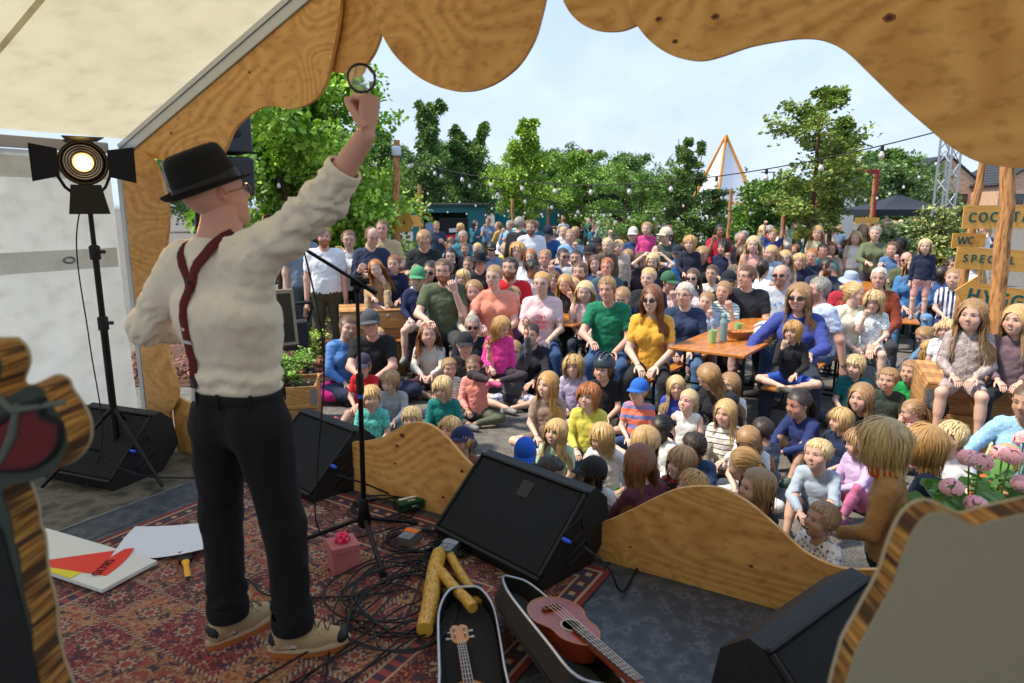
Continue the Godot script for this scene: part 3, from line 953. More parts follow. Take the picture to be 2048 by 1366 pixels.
const SKINS := {"l": [0.60, 0.37, 0.275], "p": [0.66, 0.43, 0.335], "t": [0.47, 0.275, 0.185], "r": [0.60, 0.33, 0.25], "d": [0.085, 0.04, 0.024], "m": [0.30, 0.16, 0.095]}
const HAIRS := {
	"blond": [0.62, 0.43, 0.19], "pale": [0.68, 0.52, 0.28], "gold": [0.55, 0.33, 0.115], "light": [0.38, 0.23, 0.105], "brown": [0.13, 0.065, 0.03], "auburn": [0.24, 0.095, 0.035],
	"ginger": [0.42, 0.15, 0.035], "dark": [0.035, 0.021, 0.015], "black": [0.012, 0.01, 0.01], "grey": [0.34, 0.32, 0.30], "white": [0.62, 0.60, 0.57],
}
var bodies := {}
var hands_at := {}
var weave: NoiseTexture2D
var streak: NoiseTexture2D
var heather: NoiseTexture2D
func skin(k: String) -> StandardMaterial3D:
	var c: Array = SKINS[k]
	return mat("skin_" + k, lin(c[0], c[1], c[2]), 0.58, 0.0, {"vertex_color_use_as_albedo": true, "subsurf_scatter_enabled": true, "subsurf_scatter_strength": 0.08})
func hair_mat(k: String) -> StandardMaterial3D:
	var c: Array = HAIRS[k]
	return mat("hair_" + k, lin(minf(1, c[0] * 1.5), c[1] * 1.5, c[2] * 1.5), 0.5, 0.0, {"vertex_color_use_as_albedo": true, "albedo_texture": streak, "uv1_scale": Vector3(1.2, 0.12, 1)})
func pattern(kind: String, a: Color, b: Color) -> ImageTexture:
	var key := "pat_%s_%s_%s" % [kind, a.to_html(false), b.to_html(false)]
	if mats.has(key): return mats[key]
	var S := 96
	var im := Image.create(S, S, false, Image.FORMAT_RGB8)
	im.fill(a)
	var rg := RandomNumberGenerator.new(); rg.seed = hash(kind)
	match kind:
		"stripe": im.fill_rect(Rect2i(0, 0, S, S * 2 / 5), b)
		"pin": im.fill_rect(Rect2i(0, 0, S, S / 5), b)
		"vstripe": im.fill_rect(Rect2i(0, 0, S / 2, S), b)
		"check":
			im.fill_rect(Rect2i(0, 0, S, S / 3), a.lerp(b, 0.5)); im.fill_rect(Rect2i(0, 0, S / 3, S), a.lerp(b, 0.5)); im.fill_rect(Rect2i(0, 0, S / 3, S / 3), b)
		_:
			var n := {"dots": 14, "floral": 30, "leopard": 46, "print": 20, "melange": 400}.get(kind, 20) as int
			for k in n:
				var x := rg.randi() % S; var y := rg.randi() % S
				var r := rg.randi_range(2, 4) if kind == "dots" else rg.randi_range(3, 8)
				if kind == "melange": r = 1
				var col := b if rg.randf() < 0.75 or kind == "dots" or kind == "leopard" else b.lerp(a, 0.5).lerp(Color(0.8, 0.3, 0.35), 0.4)
				for dy in range(-r, r + 1):
					for dx in range(-r, r + 1):
						var l := sqrt(dx * dx + dy * dy) * (1.0 + 0.35 * sin(atan2(dy, dx) * 5.0)) if kind == "floral" else sqrt(dx * dx * 1.0 + dy * dy)
						if l <= r and not (kind == "leopard" and l < r * 0.45): im.set_pixel(posmod(x + dx, S), posmod(y + dy, S), col)
	var t := ImageTexture.create_from_image(im)
	mats[key] = t
	return t
func cloth(hex: String, pat := "", hex2 := "ffffff", period := 0.06) -> StandardMaterial3D:
	var key := "cloth_%s_%s_%s_%.2f" % [hex, pat, hex2, period]
	if mats.has(key): return mats[key]
	var a := Color(hex); var b := Color(hex2)
	var m := mat(key, a if pat == "" else Color.WHITE, 0.92, 0.0, {"normal_enabled": true, "normal_texture": weave, "normal_scale": 0.55, "uv1_triplanar": true, "uv1_scale": Vector3(9, 9, 9), "rim_enabled": true, "rim": 0.25, "rim_tint": 0.7})
	if pat == "": m.albedo_texture = heather
	else:
		m.albedo_texture = pattern(pat, a, b)
		m.uv1_scale = Vector3(1, 1, 1) / period
		m.normal_scale = 0.25
	return m
func body_of(age: String, legs: String, al: String, ar: String, lean: float, lod: int) -> Dictionary:
	var key := "%s_%s_%s_%s_%.2f_%d" % [age, legs, al, ar, lean, lod]
	if bodies.has(key): return bodies[key]
	var sk := skeleton(age, legs, al, ar, lean)
	var h: float = [0.0125, 0.0165, 0.024][lod] * (1.0 if age == "c" else 1.25)
	var b := nets(sk.bones, h)
	b.J = sk.J
	var m := MB.new()
	m.v = b.v.duplicate(); m.n = b.n.duplicate(); m.ix = b.ix.duplicate()
	var wc := PackedColorArray(); wc.resize(b.v.size()); wc.fill(Color.WHITE); m.c = wc
	var wu := PackedVector2Array(); wu.resize(b.v.size()); m.uv = wu
	var J: Dictionary = b.J
	for side in 2:
		var s := 1.0 if side == 0 else -1.0
		var palm := Vector3(-s * 0.6, -0.6, -0.3)
		var cl := 0.55
		if (al if side == 0 else ar) in ["lap", "table", "knee"]: palm = Vector3(0, -1, 0.1); cl = 0.35
		if (al if side == 0 else ar) == "up": palm = Vector3(-s * 0.5, 0, 1); cl = 1.25
		if (al if side == 0 else ar) == "phone": palm = Vector3(-s * 0.5, 0.3, -0.6); cl = 0.9
		if (al if side == 0 else ar) == "chin": palm = Vector3(0, 0, -1); cl = 0.7
		hand(m, J["wr%d" % side], J["hd%d" % side], palm, J.size.w * (1.0 if age != "c" else 1.02), s, cl, 5 if lod < 2 else 4)
	b.m = m
	b.shells = {}
	bodies[key] = b
	return b
func garment(b: Dictionary, what: String, rule: Callable, grow: float, wr: float) -> ArrayMesh:
	if not b.shells.has(what): b.shells[what] = shell(b, rule, grow, wr).mesh()
	return b.shells[what]
func person(label: String, at: Vector3, yaw: float, s: float, age: String, legs: String, al: String, ar: String, lean: float, look: Array, tone: String, style: String, hcol: String, top: Array, bottom: Array, shoe: String, ex := {}, lod := 0) -> Node3D:
	var p := thing("person", label, "person", at, yaw, "people at the outdoor show")
	p.scale = Vector3(s, s, s)
	var b := body_of(age, legs, al, ar, lean, lod)
	var J: Dictionary = b.J
	var hs: float = J.size.head * ex.get("hs", 1.0)
	var hb := Basis.from_euler(Vector3(-deg_to_rad(look[1]) + lean * 0.25, deg_to_rad(look[0]), deg_to_rad(look[2])))
	var hx := Transform3D(hb, J.head) * Transform3D(Basis().scaled(Vector3(hs, hs, hs)), Vector3(0, 0.42, 0.06) * hs)
	var hv := absi(hash(label))
	hx.basis = hx.basis * Basis.from_scale(Vector3(0.95 + 0.02 * (hv % 6), 0.97 + 0.015 * (hv / 7 % 5), 0.96 + 0.02 * (hv / 3 % 5)))
	if not ex.has("mouth"): ex.mouth = "ccsco"[hv / 11 % 5]
	if not ex.has("eye"): ex.eye = "oso"[hv / 5 % 3]
	if age != "c": p.scale *= Vector3(0.94 + 0.03 * (hv / 13 % 5), 1, 0.95 + 0.03 * (hv / 17 % 5))
	var m := MB.new()
	m.add(b.m)
	var st := m.c.size()
	m.add(head_of(age, lod == 0), hx)
	if ex.has("paint"):
		var pc := Color(ex.paint)
		var hd := head_of(age, lod == 0)
		for k in hd.v.size():
			var q := hd.v[k]
			if q.z > 0.12 and noise.get_noise_3d(q.x * 60, q.y * 60, q.z * 60 + hash(label) % 50) > 0.1 and ((absf(absf(q.x) - 0.15) < 0.1 and absf(q.y + 0.06) < 0.13 and q.x * ex.get("ps", 1.0) > 0.0) or (q.y > 0.09 and q.y < 0.24 and absf(q.x) < 0.2 and ex.get("brow", false))): m.c[st + k] = pc
	if ex.has("beard"):
		var hd := head_of(age, lod == 0)
		for k in hd.v.size():
			var q := hd.v[k]
			if q.y < -0.2 and q.y > -0.56 and q.z > -0.06 + absf(q.x) * 0.1 and not (absf(q.x) < 0.08 and absf(q.y + 0.285) < 0.035): m.c[st + k] = Color(ex.beard)
	part("body", m, skin(tone), p)
	var em := mat("eye", Color.WHITE, 0.35, 0.0, {"vertex_color_use_as_albedo": true})
	for sd in [1.0, -1.0]:
		if not ex.has("shades"): part("eye", shared(eye_of(age, ex.get("eye", "o"), sd)), em, p, hx)
		if lod < 2: part("eyebrow", shared(brow_of(age, sd)), hair_mat(hcol if hcol in ["dark", "black", "brown", "auburn"] else "light"), p, hx)
	part("mouth", shared(mouth_of(age, ex.get("mouth", "c"))), em, p, hx)
	var hat: bool = ex.has("cap") or ex.has("bucket") or ex.has("fedora") or ex.has("helmet")
	if style != "none": part("hair", shared(hair_of(style, age, lod == 0, hat)), hair_mat(hcol), p, hx)
	var sl: String = top[0]
	var ln: String = bottom[0]
	var wr: float = 0.0105 * J.size.w
	part("top", garment(b, "top" + sl, func(code: int, t: float, q: Vector3) -> bool:
		if code == TORSO: return true
		if code == NECK: return t < 0.32 if sl != "tank" else false
		if code == UARM: return sl == "long" or (sl == "short" and t < 0.7) or (sl == "dress" and t < 0.6)
		if code == FARM: return sl == "long" and t < 0.93
		if code == PELVIS: return q.y > J.pelvis.y - 0.005
		return false, 0.0095 * J.size.w + 0.003, wr), cloth(top[1], top[2] if top.size() > 2 else "", top[3] if top.size() > 3 else "ffffff", top[4] if top.size() > 4 else 0.06), p)
	part({"short": "shorts", "skirt": "skirt"}.get(ln, "trousers"), garment(b, "bot" + ln, func(code: int, t: float, q: Vector3) -> bool:
		if code == PELVIS: return true
		if code == THIGH: return t < (0.72 if ln == "short" else 0.85 if ln == "skirt" else 2.0)
		if code == SHIN: return ln == "long" and t < 0.92
		return false, 0.0075 * J.size.w + 0.003, wr * 0.8), cloth(bottom[1], bottom[2] if bottom.size() > 2 else "", bottom[3] if bottom.size() > 3 else "ffffff", bottom[4] if bottom.size() > 4 else 0.06), p)
	if lod < 2:
		for side in 2:
			var who := side
			part("shoe", garment(b, "shoe%d" % side, func(code: int, t: float, q: Vector3) -> bool: return code == FOOT and (q - J["ankle%d" % who]).length() < (q - J["ankle%d" % (1 - who)]).length(), 0.012 * J.size.w, 0.0), mat("shoe_" + shoe, Color(shoe), 0.7), p)
	if ex.has("cap"): part("cap", shared(cap_shape("cap")), cloth(ex.cap), p, hx)
	if ex.has("bucket"): part("hat", shared(cap_shape("bucket")), cloth(ex.bucket), p, hx)
	if ex.has("fedora"): part("hat", shared(cap_shape("fedora")), cloth(ex.fedora), p, hx)
	if ex.has("helmet"): part("helmet", shared(cap_shape("helmet")), mat("helmet", Color(ex.helmet), 0.35), p, hx)
	if ex.has("glasses"): part("glasses", shared(glasses_shape(age, false)), mat("specs", Color.WHITE, 0.4, 0.0, {"vertex_color_use_as_albedo": true}), p, hx)
	if ex.has("shades"): part("sunglasses", shared(glasses_shape(age, true)), mat("shades", Color.WHITE, 0.15, 0.0, {"vertex_color_use_as_albedo": true}), p, hx)
	if ex.has("band"):
		var bd := MB.new()
		bd.lathe([Vector2(0.375, 0.08), Vector2(0.385, 0.14), Vector2(0.37, 0.2)], 24, Transform3D(Basis(), Vector3(0, 0, -0.04)), Vector2(0.97, 1.12))
		part("headband", bd, cloth(ex.band), p, hx)
	if ex.has("collar"):
		var cm := MB.new()
		cm.lathe([Vector2(0.066, -0.03), Vector2(0.07, 0.0), Vector2(0.06, 0.035), Vector2(0.056, 0.03)], 20, Transform3D(Basis(Vector3.RIGHT, lean), J.head - J.up * 0.01), Vector2(1, 0.95))
		part("collar", cm, cloth(ex.collar), p)
	hands_at[label] = [p.transform * (J.wr0 as Vector3), p.transform * (J.wr1 as Vector3), p.transform.basis * (J.hd0 as Vector3), p.transform.basis * (J.hd1 as Vector3)]
	if ex.has("text"):
		var ty := 0.0
		for line in ex.text.split("|"):
			var tm := TextMesh.new()
			tm.text = line; tm.font_size = 32; tm.pixel_size = 0.0016 * J.size.w; tm.depth = 0.002
			var sf := SystemFont.new(); sf.font_names = PackedStringArray(["Droid Serif"]); sf.font_italic = true; sf.font_weight = 700
			tm.font = sf
			var q: Vector3 = J.pelvis + J.up * (J.size.torso * 0.66 - ty)
			var z := 0.3
			while z > 0.0 and sdf(b.bones, q + J.fw * z) > 0.0: z -= 0.006
			part("print", tm, mat("ink_" + ex.get("ink", "ffffff"), Color(ex.get("ink", "ffffff")), 0.8), p, Transform3D(Basis(Vector3.RIGHT, lean - 0.05), q + J.fw * (z + 0.03)))
			ty += 0.06 * J.size.w
	return p
const CUT_L := [-0.780, 1.797, -0.768, 1.782, -0.767, 1.758, -0.780, 1.729, -0.769, 1.719, -0.749, 1.726, -0.725, 1.737, -0.708, 1.730, -0.705, 1.716, -0.690, 1.689, -0.682, 1.661, -0.687, 1.628, -0.709, 1.600, -0.738, 1.585, -0.770, 1.579, -0.787, 1.573, -0.793, 1.561, -0.791, 1.543, -0.786, 1.516, -0.787, 1.482, -0.782, 1.460, -0.785, 1.395, -0.779, 1.336, -0.779, 1.227, -0.715, 0.900, -0.700, 0.330, -1.350, 0.330, -1.350, 1.797]
const TULIP := [-0.808, 1.661, -0.758, 1.693, -0.726, 1.707, -0.706, 1.716, -0.713, 1.693, -0.699, 1.686, -0.686, 1.677, -0.690, 1.649, -0.707, 1.625, -0.740, 1.605, -0.786, 1.601, -0.816, 1.609]
const CUT_R := [0.420, 0.330, 0.440, 1.000, 0.468, 1.343, 0.491, 1.429, 0.516, 1.492, 0.525, 1.535, 0.535, 1.572, 0.549, 1.595, 0.570, 1.603, 0.593, 1.595, 0.618, 1.583, 0.644, 1.591, 0.683, 1.601, 0.781, 1.625, 0.931, 0.330]
func setup_materials() -> void:
	noise.frequency = 1.0
	weave = noise_tex(0.12, [], 256, FastNoiseLite.TYPE_SIMPLEX_SMOOTH, 4, true, 3)
	heather = noise_tex(0.05, [[0.0, Color(0.78, 0.78, 0.78)], [0.5, Color(0.97, 0.97, 0.97)], [1.0, Color(1, 1, 1)]], 256, FastNoiseLite.TYPE_SIMPLEX, 5, false, 12)
	streak = noise_tex(0.09, [[0.0, Color(0.55, 0.5, 0.45)], [0.5, Color(0.85, 0.83, 0.8)], [1.0, Color(1, 1, 1)]], 256, FastNoiseLite.TYPE_SIMPLEX, 3)
	var ramp := []
	var rg := RandomNumberGenerator.new(); rg.seed = 5
	for k in 26:
		var t := k / 25.0
		var d := (0.0 if k % 2 == 0 else 0.25 + 0.6 * rg.randf()) * 0.7
		ramp.push_back([t, Color(0.88, 0.68, 0.39).lerp(Color(0.71, 0.48, 0.215), d)])
	var ply := noise_tex(0.0016, ramp, 1024, FastNoiseLite.TYPE_SIMPLEX_SMOOTH, 2, false, 11, 30.0)
	var ply2 := noise_tex(0.0016, ramp, 1024, FastNoiseLite.TYPE_SIMPLEX_SMOOTH, 2, false, 23, 30.0)
	var fleck := noise_tex(0.05, [[0.0, Color(0.86, 0.82, 0.78)], [0.45, Color(1, 1, 1)], [1.0, Color(1, 1, 1)]], 512, FastNoiseLite.TYPE_SIMPLEX, 5, false, 4)
	mat("ply", Color.WHITE, 0.62, 0.0, {"albedo_texture": ply, "uv1_scale": V(0.3, 0.55, 1), "detail_enabled": true, "detail_albedo": fleck, "detail_blend_mode": BaseMaterial3D.BLEND_MODE_MUL})
	mat("ply2", Color(0.96, 0.94, 0.9), 0.55, 0.0, {"albedo_texture": ply2, "uv1_scale": V(0.34, 0.62, 1), "uv1_offset": V(0.3, 0.1, 0), "detail_enabled": true, "detail_albedo": fleck, "detail_blend_mode": BaseMaterial3D.BLEND_MODE_MUL})
	var plank := noise_tex(0.012, [[0.0, Color(0.58, 0.40, 0.22)], [0.35, Color(0.74, 0.54, 0.31)], [0.5, Color(0.63, 0.44, 0.25)], [0.62, Color(0.80, 0.60, 0.37)], [1.0, Color(0.72, 0.52, 0.31)]], 512, FastNoiseLite.TYPE_SIMPLEX, 4, false, 8, 12.0)
	mat("plank", Color.WHITE, 0.75, 0.0, {"albedo_texture": plank, "uv1_scale": V(0.35, 3.0, 1)})
	mat("plank_b", Color(0.86, 0.84, 0.8), 0.75, 0.0, {"albedo_texture": plank, "uv1_scale": V(0.35, 3.0, 1), "uv1_offset": V(0.37, 0.41, 0)})
	mat("tabletop", Color(1.0, 0.84, 0.55), 0.38, 0.0, {"albedo_texture": plank, "uv1_scale": V(0.5, 2.0, 1), "clearcoat_enabled": true, "clearcoat": 0.3, "clearcoat_roughness": 0.25})
	var bark := noise_tex(0.03, [[0.0, Color(0.38, 0.29, 0.21)], [0.4, Color(0.66, 0.52, 0.38)], [0.7, Color(0.78, 0.63, 0.46)], [1.0, Color(0.45, 0.34, 0.25)]], 256, FastNoiseLite.TYPE_SIMPLEX, 5, false, 9)
	mat("pole", Color(1.0, 0.9, 0.75), 0.85, 0.0, {"albedo_texture": bark, "uv1_scale": V(1, 0.5, 1), "heightmap_enabled": true, "heightmap_texture": bark, "heightmap_scale": 0.8})
	mat("bark", Color(0.5, 0.46, 0.42), 0.9, 0.0, {"albedo_texture": bark, "uv1_scale": V(1, 0.7, 1)})
	mat("black_metal", Color(0.035, 0.035, 0.04), 0.4, 0.4)
	mat("alu", Color(0.72, 0.73, 0.74), 0.38, 0.85)
	mat("galv", Color(0.55, 0.56, 0.57), 0.5, 0.7)
	mat("rubber", Color(0.03, 0.03, 0.03), 0.65)
	var grain := noise_tex(0.35, [], 256, FastNoiseLite.TYPE_SIMPLEX, 3, true, 6)
	mat("speaker", Color(0.035, 0.035, 0.039), 0.5, 0.0, {"normal_enabled": true, "normal_texture": grain, "normal_scale": 0.8, "uv1_triplanar": true, "uv1_scale": V(6, 6, 6)})
	var foam := noise_tex(0.5, [[0.0, Color(0.25, 0.25, 0.26)], [0.5, Color(0.6, 0.6, 0.62)], [1.0, Color(1, 1, 1)]], 256, FastNoiseLite.TYPE_VALUE, 2, false, 6)
	mat("grille", Color(0.075, 0.075, 0.08), 0.8, 0.0, {"albedo_texture": foam, "uv1_triplanar": true, "uv1_scale": V(5, 5, 5), "normal_enabled": true, "normal_texture": grain, "normal_scale": 1.2})
	var canvas := noise_tex(0.02, [[0.0, Color(0.84, 0.83, 0.80)], [0.4, Color(0.93, 0.93, 0.91)], [1.0, Color(0.97, 0.97, 0.96)]], 512, FastNoiseLite.TYPE_SIMPLEX, 5, false, 14)
	mat("roof_canvas", Color(0.94, 0.92, 0.86), 0.6, 0.0, {"albedo_texture": canvas, "uv1_triplanar": true, "uv1_scale": V(0.35, 0.35, 0.35), "backlight_enabled": true, "backlight": Color(0.84, 0.82, 0.76)})
	mat("wall_canvas", Color(0.93, 0.94, 0.94), 0.5, 0.0, {"albedo_texture": canvas, "uv1_triplanar": true, "uv1_scale": V(0.5, 0.5, 0.5), "backlight_enabled": true, "backlight": Color(0.85, 0.86, 0.87)})
	var worn := noise_tex(0.012, [[0.0, Color(0.17, 0.16, 0.135)], [0.45, Color(0.34, 0.32, 0.275)], [0.6, Color(0.42, 0.40, 0.35)], [1.0, Color(0.27, 0.25, 0.21)]], 512, FastNoiseLite.TYPE_SIMPLEX, 6, false, 21)
	mat("deck_worn", Color.WHITE, 0.6, 0.0, {"albedo_texture": worn, "uv1_triplanar": true, "uv1_scale": V(0.7, 0.7, 0.7)})
	var slate := noise_tex(0.02, [[0.0, Color(0.19, 0.21, 0.24)], [0.45, Color(0.235, 0.258, 0.295)], [0.62, Color(0.27, 0.292, 0.33)], [0.7, Color(0.36, 0.38, 0.41)], [0.78, Color(0.26, 0.283, 0.32)], [1.0, Color(0.21, 0.23, 0.265)]], 512, FastNoiseLite.TYPE_SIMPLEX, 8, false, 31, 20.0)
	mat("deck_slate", Color.WHITE, 0.5, 0.0, {"albedo_texture": slate, "uv1_triplanar": true, "uv1_scale": V(0.9, 0.9, 0.9)})
func deck(s: float, w: float, y := STAGE) -> Vector3:
	return EDGE + AU * s + AV * w + V(0, y, 0)
func flat(a: Array) -> PackedVector2Array:
	var o := PackedVector2Array()
	for k in range(0, a.size(), 2): o.push_back(V2(a[k], a[k + 1]))
	return o
func smooth2(p: PackedVector2Array, from: int, to: int, n := 4) -> PackedVector2Array:
	var o := PackedVector2Array()
	for k in p.size():
		o.push_back(p[k])
		if k >= from and k < to:
			var a := p[maxi(k - 1, from)]; var b := p[k]; var c := p[k + 1]; var d := p[mini(k + 2, to)]
			for j in range(1, n): o.push_back(b.cubic_interpolate(c, a, d, float(j) / n))
	return o
func tent() -> void:
	var F := Transform3D(Basis(AU, Vector3.UP, AV), EDGE)     # x along the front, y up, z into the tent
	var t := thing("stage_tent", "white marquee tent with aluminium frame roofing the stage", "tent")
	var D := 4.3; var W := 6.0; var EV := 2.44; var AP := 3.58
	for side in 2:
		var roof := MB.new()
		var x0 := -0.12 if side == 0 else W + 0.12
		roof.grid(26, 30, func(u, v):
			var s: float = lerpf(x0, W * 0.5, u)
			var y: float = lerpf(EV - 0.03, AP, u) - 0.05 * sin(u * PI) * (0.6 + 0.4 * cos(v * TAU * 2.5)) + 0.006 * noise.get_noise_2d(u * 9.0, v * 14.0)
			return F * V(s, y + 0.06, lerpf(-0.16, D, v)))
		part("roof_sheet", roof, mats.roof_canvas, t)
		for zz in [0.95, 2.05, 3.15]:
			var seam := MB.new()
			seam.grid(26, 1, func(u, v):
				var y: float = lerpf(EV - 0.03, AP, u) - 0.05 * sin(u * PI) * (0.6 + 0.4 * cos((zz + 0.16) / (D + 0.16) * TAU * 2.5)) + 0.053
				return F * V(lerpf(x0, W * 0.5, u), y, zz + 0.035 * v))
			part("roof_seam", seam, mats.roof_canvas, t)
	for z in [0.0, 2.1, 4.25]:
		for side in 2:
			var x := 0.05 if side == 0 else W - 0.05
			var raf := MB.new()
			var a := V(x, EV - 0.03, z); var b := V(W * 0.5, AP - 0.0, z)
			var d := (b - a).normalized()
			var n := V(-d.y, d.x, 0) * (1 if side == 0 else -1)
			raf.box(F * ((a + b) * 0.5 - n * 0.045), V((b - a).length(), 0.09, 0.055), F.basis * Basis(d, n, d.cross(n)), 0.006)
			raf.box(F * ((a + b) * 0.5 - n * 0.01 + V(0, 0, 0.03)), V((b - a).length(), 0.03, 0.012), F.basis * Basis(d, n, d.cross(n)))
			part("rafter", raf, mats.alu, t)
			var post := MB.new()
			post.box(F * V(x - 0.01 if side == 0 else x + 0.01, EV * 0.5 - 0.06, z), V(0.055, EV - 0.10, 0.09), F.basis, 0.005)
			part("post", post, mats.alu, t)
			var foot := MB.new()
			foot.box(F * V(x, 0.012, z), V(0.16, 0.02, 0.16), F.basis)
			foot.box(F * V(x + 0.05, 0.07, z), V(0.008, 0.12, 0.1), F.basis)
			part("foot_plate", foot, mats.galv, t)
	for side in 2:
		var eave := MB.new()
		var x := 0.0 if side == 0 else W
		eave.box(F * V(x, EV - 0.05, D * 0.5 + 0.03), V(0.05, 0.07, D - 0.1), F.basis, 0.005)
		part("eave_beam", eave, mats.alu, t)
		for k in 3:
			var wall := MB.new()
			wall.grid(40, 24, func(u, v):
				var z: float = 0.06 + (k + u) * D / 3.0
				return F * V(x + (-0.035 if side == 0 else 0.035) + 0.035 * sin(z * 6.0 + sin(v * 3.0) * 1.2) * v * v + 0.02 * noise.get_noise_2d(z * 3.0, v * 2.0), lerpf(EV - 0.09, 0.02, v), z))
			part("wall_sheet", wall, mats.wall_canvas, t)
		if side == 0:
			for h in [1.62, 2.2]:
				var band := MB.new()
				band.grid(40, 1, func(u, v): return F * V(x + 0.022 + 0.004 * sin(u * 40.0), h + 0.11 - 0.13 * v, 0.1 + u * 4.1))
				part("wall_strap", band, mats.wall_canvas, t)
				for k in 6:
					var eye := MB.new()
					var ring := []
					for j in 13:
						var a := TAU * j / 12
						ring.push_back(F * V(x + 0.034, h + 0.045 + 0.018 * sin(a), 0.42 + k * 0.66 + 0.034 * cos(a)))
					eye.tube(ring, [0.007], 6, 1.0, Vector3.ZERO, false)
					part("eyelet", eye, mats.galv, t)
	var specs := [
		["left", 0.012, smooth2(flat([0.07, 2.37, 0.50, 2.30, 0.72, 2.20, 0.95, 2.22, 1.10, 2.31, 1.219, 2.443, 1.315, 2.499, 1.45, 2.548, 1.556, 2.557, 1.676, 2.535, 1.775, 2.534, 1.873, 2.555, 1.951, 2.6, 2.012, 2.682, 2.048, 2.777, 2.091, 2.893, 2.125, 3.031, 2.14, 3.2]), 1, 17), "left gable board with wavy lower edge", "ply"],
		["s2", -0.03, smooth2(flat([1.95, 2.72, 2.014, 2.70, 2.085, 2.69, 2.155, 2.688, 2.225, 2.711, 2.289, 2.763, 2.332, 2.829, 2.359, 2.895, 2.40, 3.1]), 1, 7), "small scallop of plywood tucked behind the left gable board", "ply2"],
		["s3", 0.012, smooth2(flat([2.31, 3.1, 2.359, 2.895, 2.412, 2.796, 2.488, 2.707, 2.609, 2.615, 2.727, 2.56, 2.843, 2.53, 2.955, 2.529, 3.064, 2.557, 3.168, 2.617, 3.243, 2.711, 3.279, 2.807, 3.295, 2.865, 3.33, 3.1]), 1, 12), "largest round scallop of plywood hanging over the performer's lens", "ply2"],
		["s4", -0.03, smooth2(flat([3.32, 3.1, 3.362, 2.855, 3.398, 2.801, 3.456, 2.751, 3.525, 2.721, 3.603, 2.708, 3.657, 2.712, 3.72, 2.73, 3.76, 3.1]), 1, 7), "small scallop of plywood right of the gap of sky", "ply"],
		["right", 0.012, smooth2(flat([3.62, 3.1, 3.68, 2.763, 3.703, 2.719, 3.764, 2.647, 3.838, 2.592, 3.919, 2.56, 3.987, 2.549, 4.062, 2.56, 4.152, 2.58, 4.256, 2.588, 4.34, 2.587, 4.407, 2.571, 4.474, 2.531, 4.559, 2.446, 4.658, 2.344, 4.739, 2.268, 4.801, 2.211, 4.862, 2.166, 4.919, 2.139, 4.973, 2.128, 5.023, 2.123, 5.2, 2.13, 5.5, 2.2, 5.95, 2.36]), 1, 23), "right gable board with long wavy lower edge and knots", "ply"],
	]
	for sp in specs:
		var poly: PackedVector2Array = sp[2]
		var a := poly[0]; var b := poly[poly.size() - 1]
		var top := func(x: float) -> float: return lerpf(EV - 0.13, AP - 0.11, clampf(minf(x, W - x) / (W * 0.5), 0, 1))
		poly.push_back(V2(b.x, maxf(top.call(b.x), b.y)))
		if a.x < W * 0.5 and b.x > W * 0.5: poly.push_back(V2(W * 0.5, AP - 0.11))
		poly.push_back(V2(a.x, maxf(top.call(a.x), a.y + 0.005)))
		var m := MB.new()
		m.prism(poly, 0.022, Transform3D(F.basis, F * V(0, 0, sp[1])))
		var gb := single("gable_board", m, mats[sp[4]], sp[3], "wooden board", Transform3D(), "scalloped gable boards of the stage")
		if sp[0] == "right": knots(gb, F, sp[1], [[3.84, 2.80, 0.022], [4.02, 2.70, 0.016], [3.87, 2.63, 0.012], [4.6, 2.62, 0.02], [3.80, 2.72, 0.014]])
		if sp[0] == "left": knots(gb, F, sp[1], [[0.62, 2.46, 0.012], [1.4, 2.75, 0.012]])
	var jamb := MB.new()
	jamb.prism(smooth2(flat([0.09, 0.33, 0.09, 2.32, 0.36, 2.36, 0.46, 2.29, 0.53, 2.16, 0.565, 1.99, 0.52, 1.80, 0.42, 1.55, 0.38, 1.28, 0.41, 1.03, 0.48, 0.80, 0.44, 0.66, 0.36, 0.60, 0.36, 0.33]), 2, 12), 0.022, Transform3D(F.basis, F * V(0, 0, 0.05)))
	single("jamb_board", jamb, mats.ply2, "upright plywood board with curved edge beside the tent post", "wooden board")
	var low := MB.new()
	low.prism(flat([0.36, 0.31, 0.95, 0.31, 0.95, 0.62, 0.36, 0.72]), 0.02, Transform3D(F.basis, F * V(0, 0, 0.02)))
	single("low_board", low, mats.ply, "plain low plywood board at the far left stage corner", "wooden board")
	var pl := smooth2(flat([1.90, 0.60, 1.96, 0.62, 2.05, 0.64, 2.186, 0.69, 2.32, 0.775, 2.446, 0.822, 2.55, 0.82, 2.649, 0.77, 2.762, 0.68, 2.872, 0.61, 2.98, 0.585, 3.15, 0.56, 3.15, 0.31, 1.90, 0.31]), 1, 11)
	var pr := smooth2(flat([3.25, 0.42, 3.40, 0.46, 3.569, 0.505, 3.704, 0.594, 3.821, 0.683, 3.932, 0.757, 4.04, 0.793, 4.125, 0.801, 4.229, 0.769, 4.353, 0.69, 4.474, 0.603, 4.587, 0.57, 4.68, 0.58, 4.80, 0.62, 5.0, 0.68, 5.3, 0.72, 5.3, 0.31, 3.25, 0.31]), 1, 15)
	for e in [[pl, "left low front board with one wooden hump and dark knots", "ply"], [pr, "right low front board with wooden hump that children hold", "ply2"]]:
		var m := MB.new()
		m.prism(e[0], 0.021, Transform3D(F.basis, F * V(0, 0.002, -0.1)))
		var fb := single("front_board", m, mats[e[2]], e[1], "wooden board", Transform3D(), "low wavy boards along the stage front")
		knots(fb, F, -0.1, [[2.34, 0.73, 0.02], [2.30, 0.66, 0.014], [2.28, 0.55, 0.01], [2.75, 0.60, 0.013], [2.78, 0.53, 0.014], [2.62, 0.42, 0.012]] if e[2] == "ply" else [[4.27, 0.48, 0.011], [3.72, 0.42, 0.008]])
